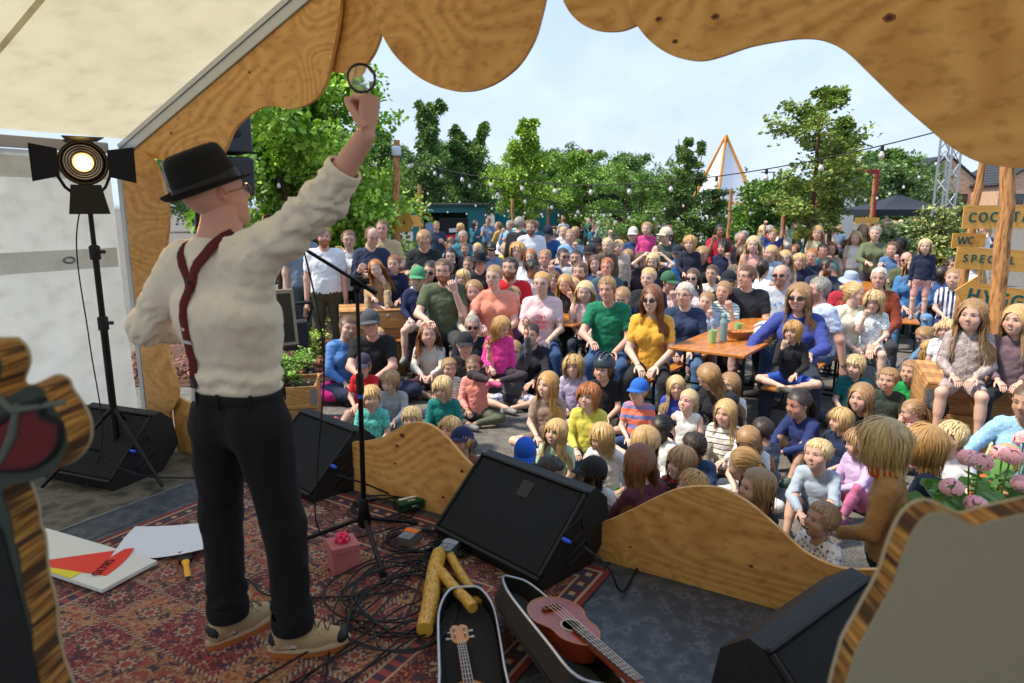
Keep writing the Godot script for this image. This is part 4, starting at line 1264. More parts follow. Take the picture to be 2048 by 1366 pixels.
func knots(o: Node3D, F: Transform3D, z: float, spots: Array) -> void:
	for k in spots:
		for j in 2:
			var p := PackedVector2Array()
			for i in 14: p.push_back(V2(k[0], k[1]) + V2(cos(TAU * i / 14), sin(TAU * i / 14) * 0.7) * k[2] * (1.0 + 0.12 * sin(i * 2.1)) * (1.0 - 0.5 * j))
			var m := MB.new()
			m.prism(p, 0.0006, Transform3D(F.basis, F * V(0, 0, z + 0.0009 + 0.0008 * j)))
			part("knot", m, mat("knot%d" % j, [Color(0.50, 0.29, 0.13), Color(0.26, 0.13, 0.06)][j], 0.6), o)
func stage() -> void:
	var F := Transform3D(Basis(AU, Vector3.UP, AV), EDGE)
	var st := Node3D.new(); st.name = "stage_deck"; st.set_meta("kind", "structure"); add_child(st)
	var cols := [0.0, 0.98, 1.22, 2.22, 3.22, 3.62, 4.62, 5.62, 6.0]
	for i in cols.size() - 1:
		for j in 4:
			var m := MB.new()
			var w: float = cols[i + 1] - cols[i] - 0.006
			m.box(F * V((cols[i] + cols[i + 1]) * 0.5, STAGE - 0.03, -0.14 + j * 1.8 + 0.9), V(w, 0.06, 1.794), F.basis, 0.003)
			part("deck_panel", m, mats.deck_worn if i == 0 else mats.deck_slate, st)
	var skirt := MB.new()
	skirt.box(F * V(3.0, (STAGE - 0.062) * 0.5, -0.11), V(6.0, STAGE - 0.064, 0.02), F.basis)
	part("stage_skirt", skirt, mats.black_metal, st)
	var trim := MB.new()
	trim.box(F * V(0.985, STAGE + 0.004, 2.2), V(0.012, 0.008, 4.5), F.basis)
	part("edge_trim", trim, mats.galv, st)
func rug() -> void:
	var W := 2.38; var L := 4.2
	var nx := 330; var ny := 580     # a quarter; mirrored
	var im := Image.create(nx * 2, ny * 2, false, Image.FORMAT_RGB8)
	var red := Color(0.42, 0.06, 0.09); var cream := Color(0.80, 0.70, 0.54); var navy := Color(0.13, 0.14, 0.25); var ochre := Color(0.68, 0.46, 0.22); var rose := Color(0.62, 0.24, 0.22); var deep := Color(0.30, 0.04, 0.07)
	noise.frequency = 1.0
	for y in ny:
		for x in nx:
			var px := (x + 0.5) / nx * W * 0.5; var py := (y + 0.5) / ny * L * 0.5
			var d := minf(px, py)
			var s := py if px < py else px
			var c := red
			var v := noise.get_noise_2d(px * 14.0, py * 14.0) + 0.5 * noise.get_noise_2d(px * 34.0 + 3.0, py * 34.0)
			if d < 0.03: c = Color(0.5, 0.07, 0.1)
			elif d < 0.045: c = cream
			elif d < 0.11:
				c = navy if fposmod(s, 0.09) < 0.05 else deep
				if absf(d - 0.078) < 0.014 and fposmod(s + 0.02, 0.09) < 0.028: c = cream
			elif d < 0.122: c = cream
			elif d < 0.40:
				c = deep
				var t := d - 0.26
				var u := fposmod(s, 0.27) - 0.135
				var r := sqrt(t * t + u * u); var a := atan2(t, u)
				var pet := 0.06 + 0.013 * cos(a * 10.0)
				if r < 0.016: c = rose
				elif r < pet * 0.45: c = ochre
				elif r < pet: c = cream if fmod(absf(a) * 10.0 / TAU + 0.25, 1.0) < 0.72 else navy
				elif r < pet + 0.012: c = navy
				elif absf(v) < 0.055: c = cream
				elif v > 0.34: c = ochre
				elif v < -0.36: c = navy
			elif d < 0.412: c = cream
			elif d < 0.46:
				c = rose if fposmod(s, 0.06) < 0.03 else navy
			elif d < 0.472: c = cream
			else:
				var fx := (fposmod(px, 0.24) - 0.12) * 1.5; var fy := (fposmod(py, 0.24) - 0.12) * 1.5
				var k := int(px / 0.24) + int(py / 0.24)
				c = [ochre, red, Color(0.56, 0.36, 0.2), deep][k % 4]
				var r := sqrt(fx * fx + fy * fy); var a := atan2(fy, fx)
				if maxf(absf(fx), absf(fy)) > 0.168: c = cream if fposmod((px + py) * 40.0, 1.0) < 0.6 else navy
				elif r < 0.05 + 0.014 * cos(a * 8.0): c = cream if r > 0.028 else rose
				elif r < 0.066 + 0.014 * cos(a * 8.0): c = navy
				elif absf(v) < 0.07: c = cream
				elif v > 0.36: c = navy
				elif v < -0.34: c = rose
				elif absf(sin(a * 4.0) * 0.14 - r) < 0.008: c = cream
			c = c.lerp(Color(c.r * 0.7, c.g * 0.7, c.b * 0.7), 0.35 * fposmod(sin(x * 12.9 + y * 78.2) * 437.5, 1.0))
			c = c.lerp(Color(0.52, 0.27, 0.25), 0.26)
			im.set_pixel(x, y, c); im.set_pixel(nx * 2 - 1 - x, y, c); im.set_pixel(x, ny * 2 - 1 - y, c); im.set_pixel(nx * 2 - 1 - x, ny * 2 - 1 - y, c)
	var pile := noise_tex(0.4, [], 256, FastNoiseLite.TYPE_SIMPLEX, 3, true, 2)
	var m := mat("rug", Color(0.95, 0.95, 0.95), 0.97, 0.0, {"albedo_texture": ImageTexture.create_from_image(im), "rim_enabled": true, "rim": 0.2, "detail_enabled": false})
	var A := V(-1.56, STAGE + 0.009, -4.19) + AV * 0.02
	var g := MB.new()
	g.grid(60, 90, func(u, v):
		var q: Vector3 = A + AU * W * u + AV * L * v
		q.y += 0.004 * noise.get_noise_2d(q.x * 2.2, q.z * 2.2) + 0.004 * (1.0 if minf(minf(u, 1.0 - u) * W, v * L) < 0.05 else 0.0) * (0.5 + 0.5 * sin(v * 31.0 + u * 17.0))
		return q)
	single("persian_rug", g, m, "worn red persian rug with floral borders on the stage", "rug")
func wedge(label: String, corner: Vector3, along: Vector3, width: float, sc := 1.0, tape := false) -> void:
	var x := along.normalized()
	var z := Vector3.UP.cross(x)     # away from the listener
	var B := Transform3D(Basis(z, Vector3.UP, -x), corner)      # profile x = back, y = up; extrudes along +x by negative depth
	var t := thing("stage_monitor", label, "speaker", Vector3.ZERO, 0.0, "floor monitor speakers on the stage")
	var prof := flat([0.0, 0.05, 0.02, 0.0, 0.36, 0.0, 0.50, 0.13, 0.47, 0.30, 0.385, 0.375, 0.34, 0.365])
	for k in prof.size(): prof[k] *= sc
	var m := MB.new()
	m.prism(prof, width, Transform3D(Basis(B.basis.x, B.basis.y, -x), corner))
	part("cabinet", m, mats.speaker, t)
	var d := (prof[6] - prof[0]).normalized()
	var up := (z * d.x + Vector3.UP * d.y).normalized()
	var n := (Vector3.UP * d.x - z * d.y).normalized()
	var ln := (prof[6] - prof[0]).length()
	var c: Vector3 = corner + z * (prof[0].x + prof[6].x) * 0.5 + Vector3.UP * (prof[0].y + prof[6].y) * 0.5 + x * width * 0.5
	var g := MB.new()
	g.box(c + n * 0.006, V(width - 0.05, ln - 0.05, 0.014), Basis(x, up, n), 0.004)
	part("grille", g, mats.grille, t)
	for e in [[V2(0, 0.5), V2(width, 0.018)], [V2(0, -0.5), V2(width, 0.018)]]:
		var rim := MB.new()
		rim.box(c + up * e[0].y * (ln - 0.02) + n * 0.01, V(width, 0.02, 0.022), Basis(x, up, n), 0.006)
		part("rim", rim, mats.speaker, t)
	for s in [-0.5, 0.5]:
		var rim := MB.new()
		rim.box(c + x * s * (width - 0.02) + n * 0.0095, V(0.02, ln - 0.04, 0.021), Basis(x, up, n), 0.006)
		part("rim", rim, mats.speaker, t)
	if tape:
		var tp := MB.new()
		tp.box(c + up * ln * 0.28 + x * 0.03 + n * 0.015, V(0.075, 0.085, 0.002), Basis(x, up, n))
		part("tape_patch", tp, mat("gaffer", Color(0.16, 0.16, 0.165), 0.7), t)
	var sd := corner + x * (width + 0.0)
	var hx := Basis(z, Vector3.UP, -x)
	for e in [[0.23, 0.215, 0.11, 0.075], [0.25, 0.10, 0.14, 0.04]]:
		var h := MB.new()
		var o: Vector3 = sd + z * e[0] * sc + Vector3.UP * e[1] * sc
		h.box(o + x * 0.002, V(e[2] * sc, e[3] * sc, 0.004), hx * Basis(Vector3.BACK, 0.35), 0.001)
		part("handle_recess", h, mats.rubber, t)
		var fr := MB.new()
		var ring := []
		for q in [[-1, -1], [1, -1], [1, 1], [-1, 1], [-1, -1]]: ring.push_back(o + x * 0.003 + hx * Basis(Vector3.BACK, 0.35) * V(q[0] * e[2] * 0.5 * sc, q[1] * e[3] * 0.5 * sc, 0))
		fr.tube(ring, [0.006], 6)
		part("handle_frame", fr, mats.speaker, t)
	var pg := MB.new()
	var pc: Vector3 = sd + z * 0.155 * sc + Vector3.UP * 0.20 * sc
	pg.tube([pc, pc + x * 0.02, pc + x * 0.045], [0.011, 0.011, 0.007], 10)
	part("plug", pg, mat("plug_blue", Color(0.15, 0.35, 0.85), 0.4), t)
func cable(label: String, pts: Array, r := 0.0045) -> void:
	var c := Curve3D.new()
	c.bake_interval = 0.03
	for k in pts.size():
		var a: Vector3 = pts[maxi(k - 1, 0)]; var b: Vector3 = pts[mini(k + 1, pts.size() - 1)]
		c.add_point(pts[k], (a - b) * 0.18, (b - a) * 0.18)
	var m := MB.new()
	m.tube(Array(c.get_baked_points()), [r], 6)
	single("cable", m, mats.rubber, label, "cable", Transform3D(), "black cables on the stage floor")
func mic_stand() -> void:
	var o := V(-0.773, STAGE + 0.01, -3.326)
	var t := thing("microphone_stand", "black boom microphone stand on a folding tripod base", "microphone stand", o)
	var hub := MB.new()
	hub.lathe([V2(0.012, 0.20), V2(0.024, 0.19), V2(0.028, 0.12), V2(0.034, 0.1), V2(0.034, 0.05), V2(0.02, 0.035), V2(0.001, 0.035)], 16)
	part("hub", hub, mats.black_metal, t)
	for d in [V(0.19, 0.0, 0.46), V(0.27, 0, -0.11), V(-0.33, 0, 0.11)]:
		var leg := MB.new()
		var e: Vector3 = d * 0.92
		leg.tube([V(0, 0.085, 0) + d * 0.06, e + V(0, 0.012, 0)], [0.0115], 8)
		part("leg", leg, mats.black_metal, t)
		var ft := MB.new()
		ft.tube([e + V(0, 0.014, 0) - d * 0.08, e + V(0, 0.012, 0) + d * 0.03], [0.016, 0.018], 8)
		part("rubber_foot", ft, mats.rubber, t)
	var top := V(0.022, 1.33, 0.026)
	var pole := MB.new()
	pole.tube([V(0, 0.1, 0), top * 0.62], [0.0135], 10)
	part("lower_tube", pole, mats.black_metal, t)
	var pole2 := MB.new()
	pole2.tube([top * 0.6, top], [0.0095], 10)
	part("upper_tube", pole2, mats.black_metal, t)
	var col := MB.new()
	col.lathe([V2(0.013, 0.76), V2(0.02, 0.77), V2(0.02, 0.86), V2(0.013, 0.87)], 12, Transform3D(Basis(), V(0.013, 0, 0.016)))
	part("clutch", col, mats.rubber, t)
	var tp := MB.new()
	tp.lathe([V2(0.0145, 0.74), V2(0.0145, 0.76)], 12, Transform3D(Basis(), V(0.0125, 0, 0.0155)))
	part("tape_band", tp, mat("tape_blue", Color(0.1, 0.4, 0.85), 0.6), t)
	var a := V(-0.913, 1.838, -2.95) - o; var b := V(-0.646, 1.607, -3.2) - o
	a = top + (a - b).normalized() * 0.32; b = top + (b - a).normalized() * 0.11
	var boom := MB.new()
	boom.tube([top + (a - top) * 1.35, b], [0.0085], 10)
	part("boom", boom, mats.black_metal, t)
	var grip := MB.new()
	grip.tube([top + (b - top) * 0.25, b], [0.013, 0.0135], 10)
	part("boom_grip", grip, mats.rubber, t)
	var cl := MB.new()
	cl.tube([top + V(-0.03, 0, 0.005), top + V(0.03, 0, -0.005)], [0.026], 14)
	cl.ball(top + V(0, -0.03, 0), V(0.022, 0.03, 0.022), 10, 8)
	part("swivel_clamp", cl, mats.black_metal, t)
	var kn := MB.new()
	kn.tube([top + V(0.03, 0, -0.005), top + V(0.06, 0, -0.01)], [0.012, 0.018], 10)
	part("knob", kn, mats.rubber, t)
	var e := o + top + (a - top) * 1.35
	var mc := V(-1.0, 1.99, -2.76)
	var mt := thing("microphone", "black vocal microphone with mesh head in front of the performer", "microphone", e)
	var dir := (mc - e).normalized()
	var bd := MB.new()
	bd.tube([Vector3.ZERO, dir * 0.12, dir * 0.17], [0.011, 0.018, 0.024], 14)
	part("handle", bd, mats.black_metal, mt)
	var hd := MB.new()
	hd.ball(dir * 0.195, V(0.027, 0.027, 0.027), 14, 10)
	part("mesh_head", hd, mat("mic_mesh", Color(0.2, 0.2, 0.21), 0.45, 0.8, {"normal_enabled": true, "normal_texture": weave, "normal_scale": 1.5, "uv1_scale": V(6, 4, 1)}), mt)
func stage_lamp() -> void:
	var o := V(-2.50, STAGE, -4.12)
	var t := thing("lamp_stand", "black tripod lighting stand in front of the white tent wall", "light stand", o)
	var p0 := V(0.0, 0.0, 0.0); var p1 := V(0.0, 1.60, 0.0)
	for e in [[0.0, 0.12, 1.0, 0.022], [0.0, 0.98, 1.45, 0.018], [0.0, 1.4, 1.66, 0.014]]:
		var m := MB.new()
		m.tube([V(0, e[1], 0), V(0, e[2], 0)], [e[3]], 12)
		part("tube", m, mats.black_metal, t)
	for h in [1.0, 1.43]:
		var m := MB.new()
		m.lathe([V2(0.02, h - 0.05), V2(0.03, h - 0.045), V2(0.03, h + 0.03), V2(0.018, h + 0.04)], 12)
		m.tube([V(0.02, h, 0.01), V(0.07, h, 0.02)], [0.007, 0.012], 8)
		part("collar", m, mats.rubber, t)
	for k in 3:
		var a := k * TAU / 3 + 0.5
		var m := MB.new()
		m.tube([V(0, 0.46, 0), V(cos(a) * 0.42, 0.02, sin(a) * 0.42)], [0.012], 8)
		m.tube([V(0, 0.16, 0), V(cos(a) * 0.22, 0.24, sin(a) * 0.22)], [0.008], 8)
		part("leg", m, mats.black_metal, t)
	var hc := V(-2.45, 2.255, -4.02)
	var aim := (V(-0.35, 1.75, -1.1) - hc).normalized()
	var X := facing(hc, aim)
	var l := thing("stage_lamp", "lit theatre spotlight with black barn doors on a stand", "stage light", Vector3.ZERO)
	var body := MB.new()
	body.lathe([V2(0.001, -0.17), V2(0.08, -0.165), V2(0.10, -0.14), V2(0.105, 0.0), V2(0.115, 0.02), V2(0.125, 0.05), V2(0.125, 0.065), V2(0.112, 0.065), V2(0.108, 0.02)], 28, X * Transform3D(Basis(Vector3.RIGHT, PI / 2), Vector3.ZERO))
	part("housing", body, mats.black_metal, l)
	for k in 6:
		var fin := MB.new()
		fin.box(X * V(0, 0.105, -0.13 + k * 0.024), V(0.15 - 0.005 * k, 0.012, 0.01), X.basis)
		part("cooling_fin", fin, mats.black_metal, l)
	var lens := MB.new()
	lens.lathe([V2(0.001, 0.05), V2(0.03, 0.047), V2(0.045, 0.043)], 24, X * Transform3D(Basis(Vector3.RIGHT, PI / 2), Vector3.ZERO))
	part("glowing_lens", lens, mat("lamp_glow", Color(1.0, 0.8, 0.5), 0.3, 0.0, {"emission_enabled": true, "emission": Color(1.0, 0.78, 0.42), "emission_energy_multiplier": 5.0}), l)
	for k in 4:
		var ring := MB.new()
		var r := 0.055 + k * 0.014
		ring.lathe([V2(r - 0.008, 0.03), V2(r, 0.042 - k * 0.003), V2(r + 0.006, 0.026)], 28, X * Transform3D(Basis(Vector3.RIGHT, PI / 2), Vector3.ZERO))
		part("lens_ring", ring, mat("lamp_ring", Color(0.72, 0.66, 0.58), 0.16, 0.9), l)
	var sp := SpotLight3D.new()
	sp.name = "spot_light"; l.add_child(sp)
	sp.transform = facing(X * V(0, 0, 0.075), -aim)
	sp.light_color = Color(1.0, 0.72, 0.42); sp.light_energy = 1.6; sp.spot_angle = 38; sp.light_size = 0.045; sp.spot_range = 12; sp.spot_attenuation = 2; sp.shadow_enabled = true
	for e in [[V(-0.12, 0, 0.07), V(-0.13, 0, 0.05), 0], [V(0.12, 0, 0.07), V(0.13, 0, 0.05), 0], [V(0, -0.12, 0.07), V(0, -0.155, 0.07), 1], [V(0, 0.12, 0.07), V(0, 0.03, 0.12), 1]]:
		var a: Vector3 = e[0]; var d: Vector3 = e[1]
		var s := V(0, 0.075, 0) if e[2] == 0 else V(0.075, 0, 0)
		var m := MB.new()
		var n := d.cross(s).normalized()
		var q := [a - s, a + s, a + d + s * 1.35, a + d - s * 1.35]
		for off in [0.0015, -0.0015]:
			m.quad(X * (q[0] + n * off), X * (q[1] + n * off), X * (q[2] + n * off), X * (q[3] + n * off), X.basis * n * signf(off))
		part("barn_door", m, mats.black_metal, l)
	var yoke := MB.new()
	var ys := []
	for k in 9:
		var a := PI + PI * k / 8.0
		ys.push_back(X.origin + V(X.basis.x.x, 0, X.basis.x.z).normalized() * cos(a) * 0.14 + V(0, sin(a) * 0.2, 0))
	yoke.tube(ys, [0.009], 8, 0.5)
	yoke.tube([X.origin + V(0, -0.2, 0), V(-2.5, 1.95, -4.12)], [0.013], 8)
	part("yoke", yoke, mats.black_metal, l)
	cable("black cable hanging down the lighting stand", [hc + V(-0.03, -0.05, -0.12), o + V(-0.07, 1.5, 0.05), o + V(-0.06, 0.9, 0.06), o + V(-0.05, 0.3, 0.06), o + V(-0.1, 0.02, 0.2)], 0.004)
func props() -> void:
	var g := thing("gift_box", "small dusty pink gift box with bright pink bow on the rug", "gift box", V(-0.80, STAGE + 0.014, -2.98), 0.5)
	var b := MB.new(); b.box(V(0, 0.055, 0), V(0.125, 0.11, 0.125), Basis(), 0.002)
	var pk := cloth("c47a7a", "dots", "d8a0a0", 0.03)
	part("box", b, mat("gift", Color(0.74, 0.43, 0.43), 0.7, 0.0, {"albedo_texture": pattern("dots", Color(0.95, 0.95, 0.95), Color(1, 1, 1)), "uv1_triplanar": true, "uv1_scale": V(12, 12, 12)}), g)
	var lid := MB.new(); lid.box(V(0, 0.116, 0), V(0.133, 0.03, 0.133), Basis(), 0.002)
	part("lid", lid, mats.gift, g)
	for k in 12:
		var a := k * TAU / 12.0
		var lp := MB.new()
		var pts := []
		for j in 8:
			var u := j / 7.0 * TAU
			var r := 0.012 + 0.024 * (1.0 - cos(u)) * 0.5 * (1.0 if k % 2 == 0 else 0.65)
			pts.push_back(V(cos(a) * r, 0.135 + 0.014 * sin(u) + (0.012 if k % 2 else 0.0) + 0.008, sin(a) * r))
		lp.tube(pts, [0.011], 6, 0.18, V(-sin(a), 0, cos(a)))
		part("bow_loop", lp, mat("bow", Color(0.95, 0.2, 0.38), 0.4), g)
	for e in [[V(-0.345, 0, -2.43), V(-0.355, 0, -3.05), 0.036, "thick yellow cactus wood rain stick nearest the performer"], [V(-0.14, 0, -2.63), V(-0.32, 0, -3.10), 0.022, "slim rain stick lying crosswise under the stage monitor"], [V(-0.16, 0.05, -2.52), V(-0.34, 0.03, -2.87), 0.024, "short rain stick resting on the slim one"]]:
		var m := MB.new()
		var pts := []; var rad := []
		for k in 14:
			var t := k / 13.0
			pts.push_back((e[0] as Vector3).lerp(e[1], t) + V(0.003 * sin(t * 7.0), STAGE + 0.014 + e[2] + 0.003 * sin(t * 11.0), 0))
			rad.push_back(e[2] * (1.0 + 0.025 * sin(t * 17.0) - (0.08 if k == 0 or k == 13 else 0.0)))
		m.tube(pts, rad, 16)
		var ct := noise_tex(0.06, [[0.0, Color(0.55, 0.36, 0.08)], [0.5, Color(0.82, 0.62, 0.2)], [1.0, Color(0.9, 0.76, 0.4)]], 256, FastNoiseLite.TYPE_SIMPLEX, 4, false, 3)
		single("rain_stick", m, mat("cactus", Color.WHITE, 0.5, 0.0, {"albedo_texture": ct, "uv1_scale": V(2.0, 1.2, 1), "heightmap_enabled": true, "heightmap_texture": ct, "heightmap_scale": 0.12}), e[3], "rain stick", Transform3D(), "rain sticks on the rug")
	var di := thing("di_box", "green direct box with white labels near the microphone stand", "audio box", V(-0.58, STAGE + 0.015, -3.62), 0.55)
	var m := MB.new(); m.box(V(0, 0.03, 0), V(0.15, 0.05, 0.09), Basis(), 0.006)
	part("case", m, mat("di_green", Color(0.03, 0.30, 0.20), 0.4, 0.2), di)
	for s in [-1.0, 1.0]:
		var pl := MB.new(); pl.box(V(s * 0.077, 0.028, 0), V(0.004, 0.05, 0.092), Basis())
		part("end_plate", pl, mat("di_end", Color(0.02, 0.16, 0.11), 0.4, 0.3), di)
	for e in [[V(0, 0.056, -0.02), V(0.115, 0.002, 0.022)], [V(0.005, 0.056, 0.018), V(0.045, 0.002, 0.008)], [V(0.01, 0.026, 0.0455), V(0.045, 0.014, 0.002)]]:
		var lb := MB.new(); lb.box(e[0], e[1], Basis())
		part("white_label", lb, mat("ink_white", Color(0.9, 0.9, 0.9), 0.6), di)
	for e in [[V(-0.52, 0, -3.22), "silver effects pedal with orange stripe amid coiled cable", Color(0.95, 0.45, 0.08)], [V(-0.31, 0, -3.10), "silver metal adapter box beside the monitor corner", Color(0.6, 0.6, 0.62)]]:
		var p := thing("effects_pedal", e[1], "audio box", e[0] + V(0, STAGE + 0.016, 0), -0.4, "small metal boxes among the cables")
		var q := MB.new(); q.box(V(0, 0.028, 0), V(0.075, 0.05, 0.12), Basis(), 0.004)
		part("case", q, mats.galv, p)
		var sp := MB.new(); sp.box(V(0, 0.0545, -0.02), V(0.077, 0.003, 0.035), Basis())
		part("stripe", sp, mat("stripe_" + str(e[2]), e[2], 0.5), p)
		var sw := MB.new(); sw.lathe([V2(0.008, 0.053), V2(0.008, 0.065), V2(0.001, 0.067)], 10, Transform3D(Basis(), V(0, 0, 0.035)))
		part("foot_switch", sw, mats.alu, p)
	var bd := thing("painted_sign", "white board painted with red and yellow arc lying by the rug", "sign board", V(-2.12, STAGE + 0.02, -3.03), 0.0)
	bd.scale = V(0.82, 1, 0.82)
	var X := Basis(Vector3.UP, -0.42)
	var w := MB.new(); w.box(V(0, 0.012, 0), V(1.0, 0.02, 0.34), X, 0.003)
	part("board", w, mat("white_paint", Color(0.88, 0.88, 0.85), 0.5), bd)
	var arc := func(a0: float, a1: float, r0: float, r1: float, col: Color, nm: String):
		var am := MB.new()
		var poly := PackedVector2Array()
		for k in 17: poly.push_back(V2(cos(lerpf(a0, a1, k / 16.0)), sin(lerpf(a0, a1, k / 16.0))) * r1)
		for k in 17: poly.push_back(V2(cos(lerpf(a1, a0, k / 16.0)), sin(lerpf(a1, a0, k / 16.0))) * r0)
		am.prism(poly, 0.002, Transform3D(X * Basis(Vector3.RIGHT, -PI / 2), X * V(-0.16, 0.0255, 0.17)))
		part(nm, am, mat(nm, col, 0.45), bd)
	arc.call(0.18, 0.75, 0.12, 0.56, Color(0.90, 0.16, 0.05), "red_arc")
	arc.call(0.0, 0.17, 0.06, 0.4, Color(0.88, 0.82, 0.05), "yellow_arc")
	var sk := TextMesh.new(); sk.text = "SKOD"; sk.font_size = 28; sk.pixel_size = 0.0024; sk.depth = 0.001
	part("lettering", sk, mat("ink_dark", Color(0.12, 0.04, 0.03), 0.7), bd, Transform3D(X * Basis(Vector3.RIGHT, -PI / 2) * Basis(Vector3.BACK, -1.1), X * V(0.30, 0.0275, 0.02)))
	var pp := MB.new()
	pp.grid(16, 12, func(u, v):
		var q := Basis(Vector3.UP, 0.15) * V((u - 0.5) * 0.46, 0.0, (v - 0.5) * 0.32)
		q.y = 0.035 + 0.02 * pow(absf(u - 0.45) * 2.0, 2.0) + 0.008 * sin(v * 4.0 + u * 3.0)
		return q + V(-1.72, STAGE, -3.2))
	single("paper_sheet", pp, mat("paper", Color(0.88, 0.89, 0.93), 0.7), "large white sheet of paper curling on the rug", "paper")
	var br := thing("paint_brush", "flat paint brush with yellow handle beside the paper", "paint brush", V(-1.56, STAGE + 0.03, -3.0), 0.5)
	var hm := MB.new(); hm.tube([V(0, 0, 0.17), V(0, 0, 0.14), V(0, 0, 0.05), V(0, 0, 0.0)], [0.008, 0.014, 0.012, 0.02], 10, 0.6, Vector3.RIGHT)
	part("handle", hm, mat("brush_yellow", Color(0.95, 0.68, 0.05), 0.35), br)
	var he := MB.new(); he.tube([V(0, 0, 0.19), V(0, 0, 0.165)], [0.006, 0.0125], 10, 0.6, Vector3.RIGHT)
	part("handle_end", he, mats.rubber, br)
	var fe := MB.new(); fe.box(V(0, 0, -0.02), V(0.06, 0.02, 0.04), Basis(), 0.003); part("ferrule", fe, mats.black_metal, br)
	var bs := MB.new(); bs.box(V(0, -0.002, -0.075), V(0.058, 0.014, 0.07), Basis(), 0.004); part("bristles", bs, mat("bristle", Color(0.1, 0.09, 0.08), 0.95), br)
	var cs := thing("instrument_case", "open black ukulele case with silver rim at the stage front", "instrument case", V(-0.16, STAGE + 0.012, -2.30), 0.0)
	var outline := PackedVector2Array()
	for k in 40:
		var a := TAU * k / 40
		var t := sin(a)
		var wd := 0.115 + 0.03 * smoothstep(-0.2, -1.0, t) - 0.02 * smoothstep(0.2, 1.0, t)
		outline.push_back(V2(signf(cos(a)) * pow(absf(cos(a)), 0.45) * wd, signf(t) * pow(absf(t), 0.6) * 0.36))
	var shell_ := func(xf: Transform3D, nm: String, nm2: String):
		var m1 := MB.new()
		var N := outline.size()
		m1.prism(outline, 0.012, xf * Transform3D(Basis(), V(0, 0, 0.012)))
		part(nm, m1, mats.speaker, cs)
		var m2 := MB.new()
		var rim := []; var wall1 := []
		for k in N + 1:
			var q := outline[k % N]
			rim.push_back(xf * V(q.x, q.y, 0.09)); wall1.push_back(q)
		m2.tube(rim, [0.006], 6, 1.0, Vector3.ZERO, false)
		part(nm + "_rim", m2, mats.alu, cs)
		var m3 := MB.new()
		m3.grid(N, 4, func(u, v): 
			var q: Vector2 = outline[int(round(u * N)) % N]
			return xf * V(q.x, q.y, 0.006 + 0.084 * v))
		part(nm + "_wall", m3, mats.speaker, cs)
		var m4 := MB.new()
		m4.prism(outline, 0.01, xf * Transform3D(Basis().scaled(V(0.95, 0.97, 1)), V(0, 0, 0.03)))
		part(nm2, m4, mat("plush", Color(0.035, 0.035, 0.045), 1.0, 0.0, {"rim_enabled": true, "rim": 0.6, "normal_enabled": true, "normal_texture": weave, "normal_scale": 1.5, "uv1_triplanar": true, "uv1_scale": V(12, 12, 12)}), cs)
	var lay := Basis(Vector3.RIGHT, -PI / 2)
	shell_.call(Transform3D(Basis(Vector3.UP, 0.12) * lay, Vector3.ZERO), "case_base", "plush_lining")
	shell_.call(Transform3D(Basis(Vector3.UP, 0.42) * Basis(Vector3.FORWARD, 0.45) * lay, V(0.28, 0.07, 0.02)), "case_lid", "lid_lining")
	uke("reddish mahogany ukulele lying on the open case lid", Transform3D((Basis(Vector3.UP, 0.55) * Basis(Vector3.FORWARD, 0.1) * lay).scaled(V(1.15, 1.15, 1.15)), V(0.20, STAGE + 0.16, -2.33)), true)
	uke("light wood ukulele lying in the case, headstock up", Transform3D(Basis(Vector3.UP, 0.18) * lay * Basis(Vector3.BACK, PI), V(-0.13, STAGE + 0.05, -1.99)), false)
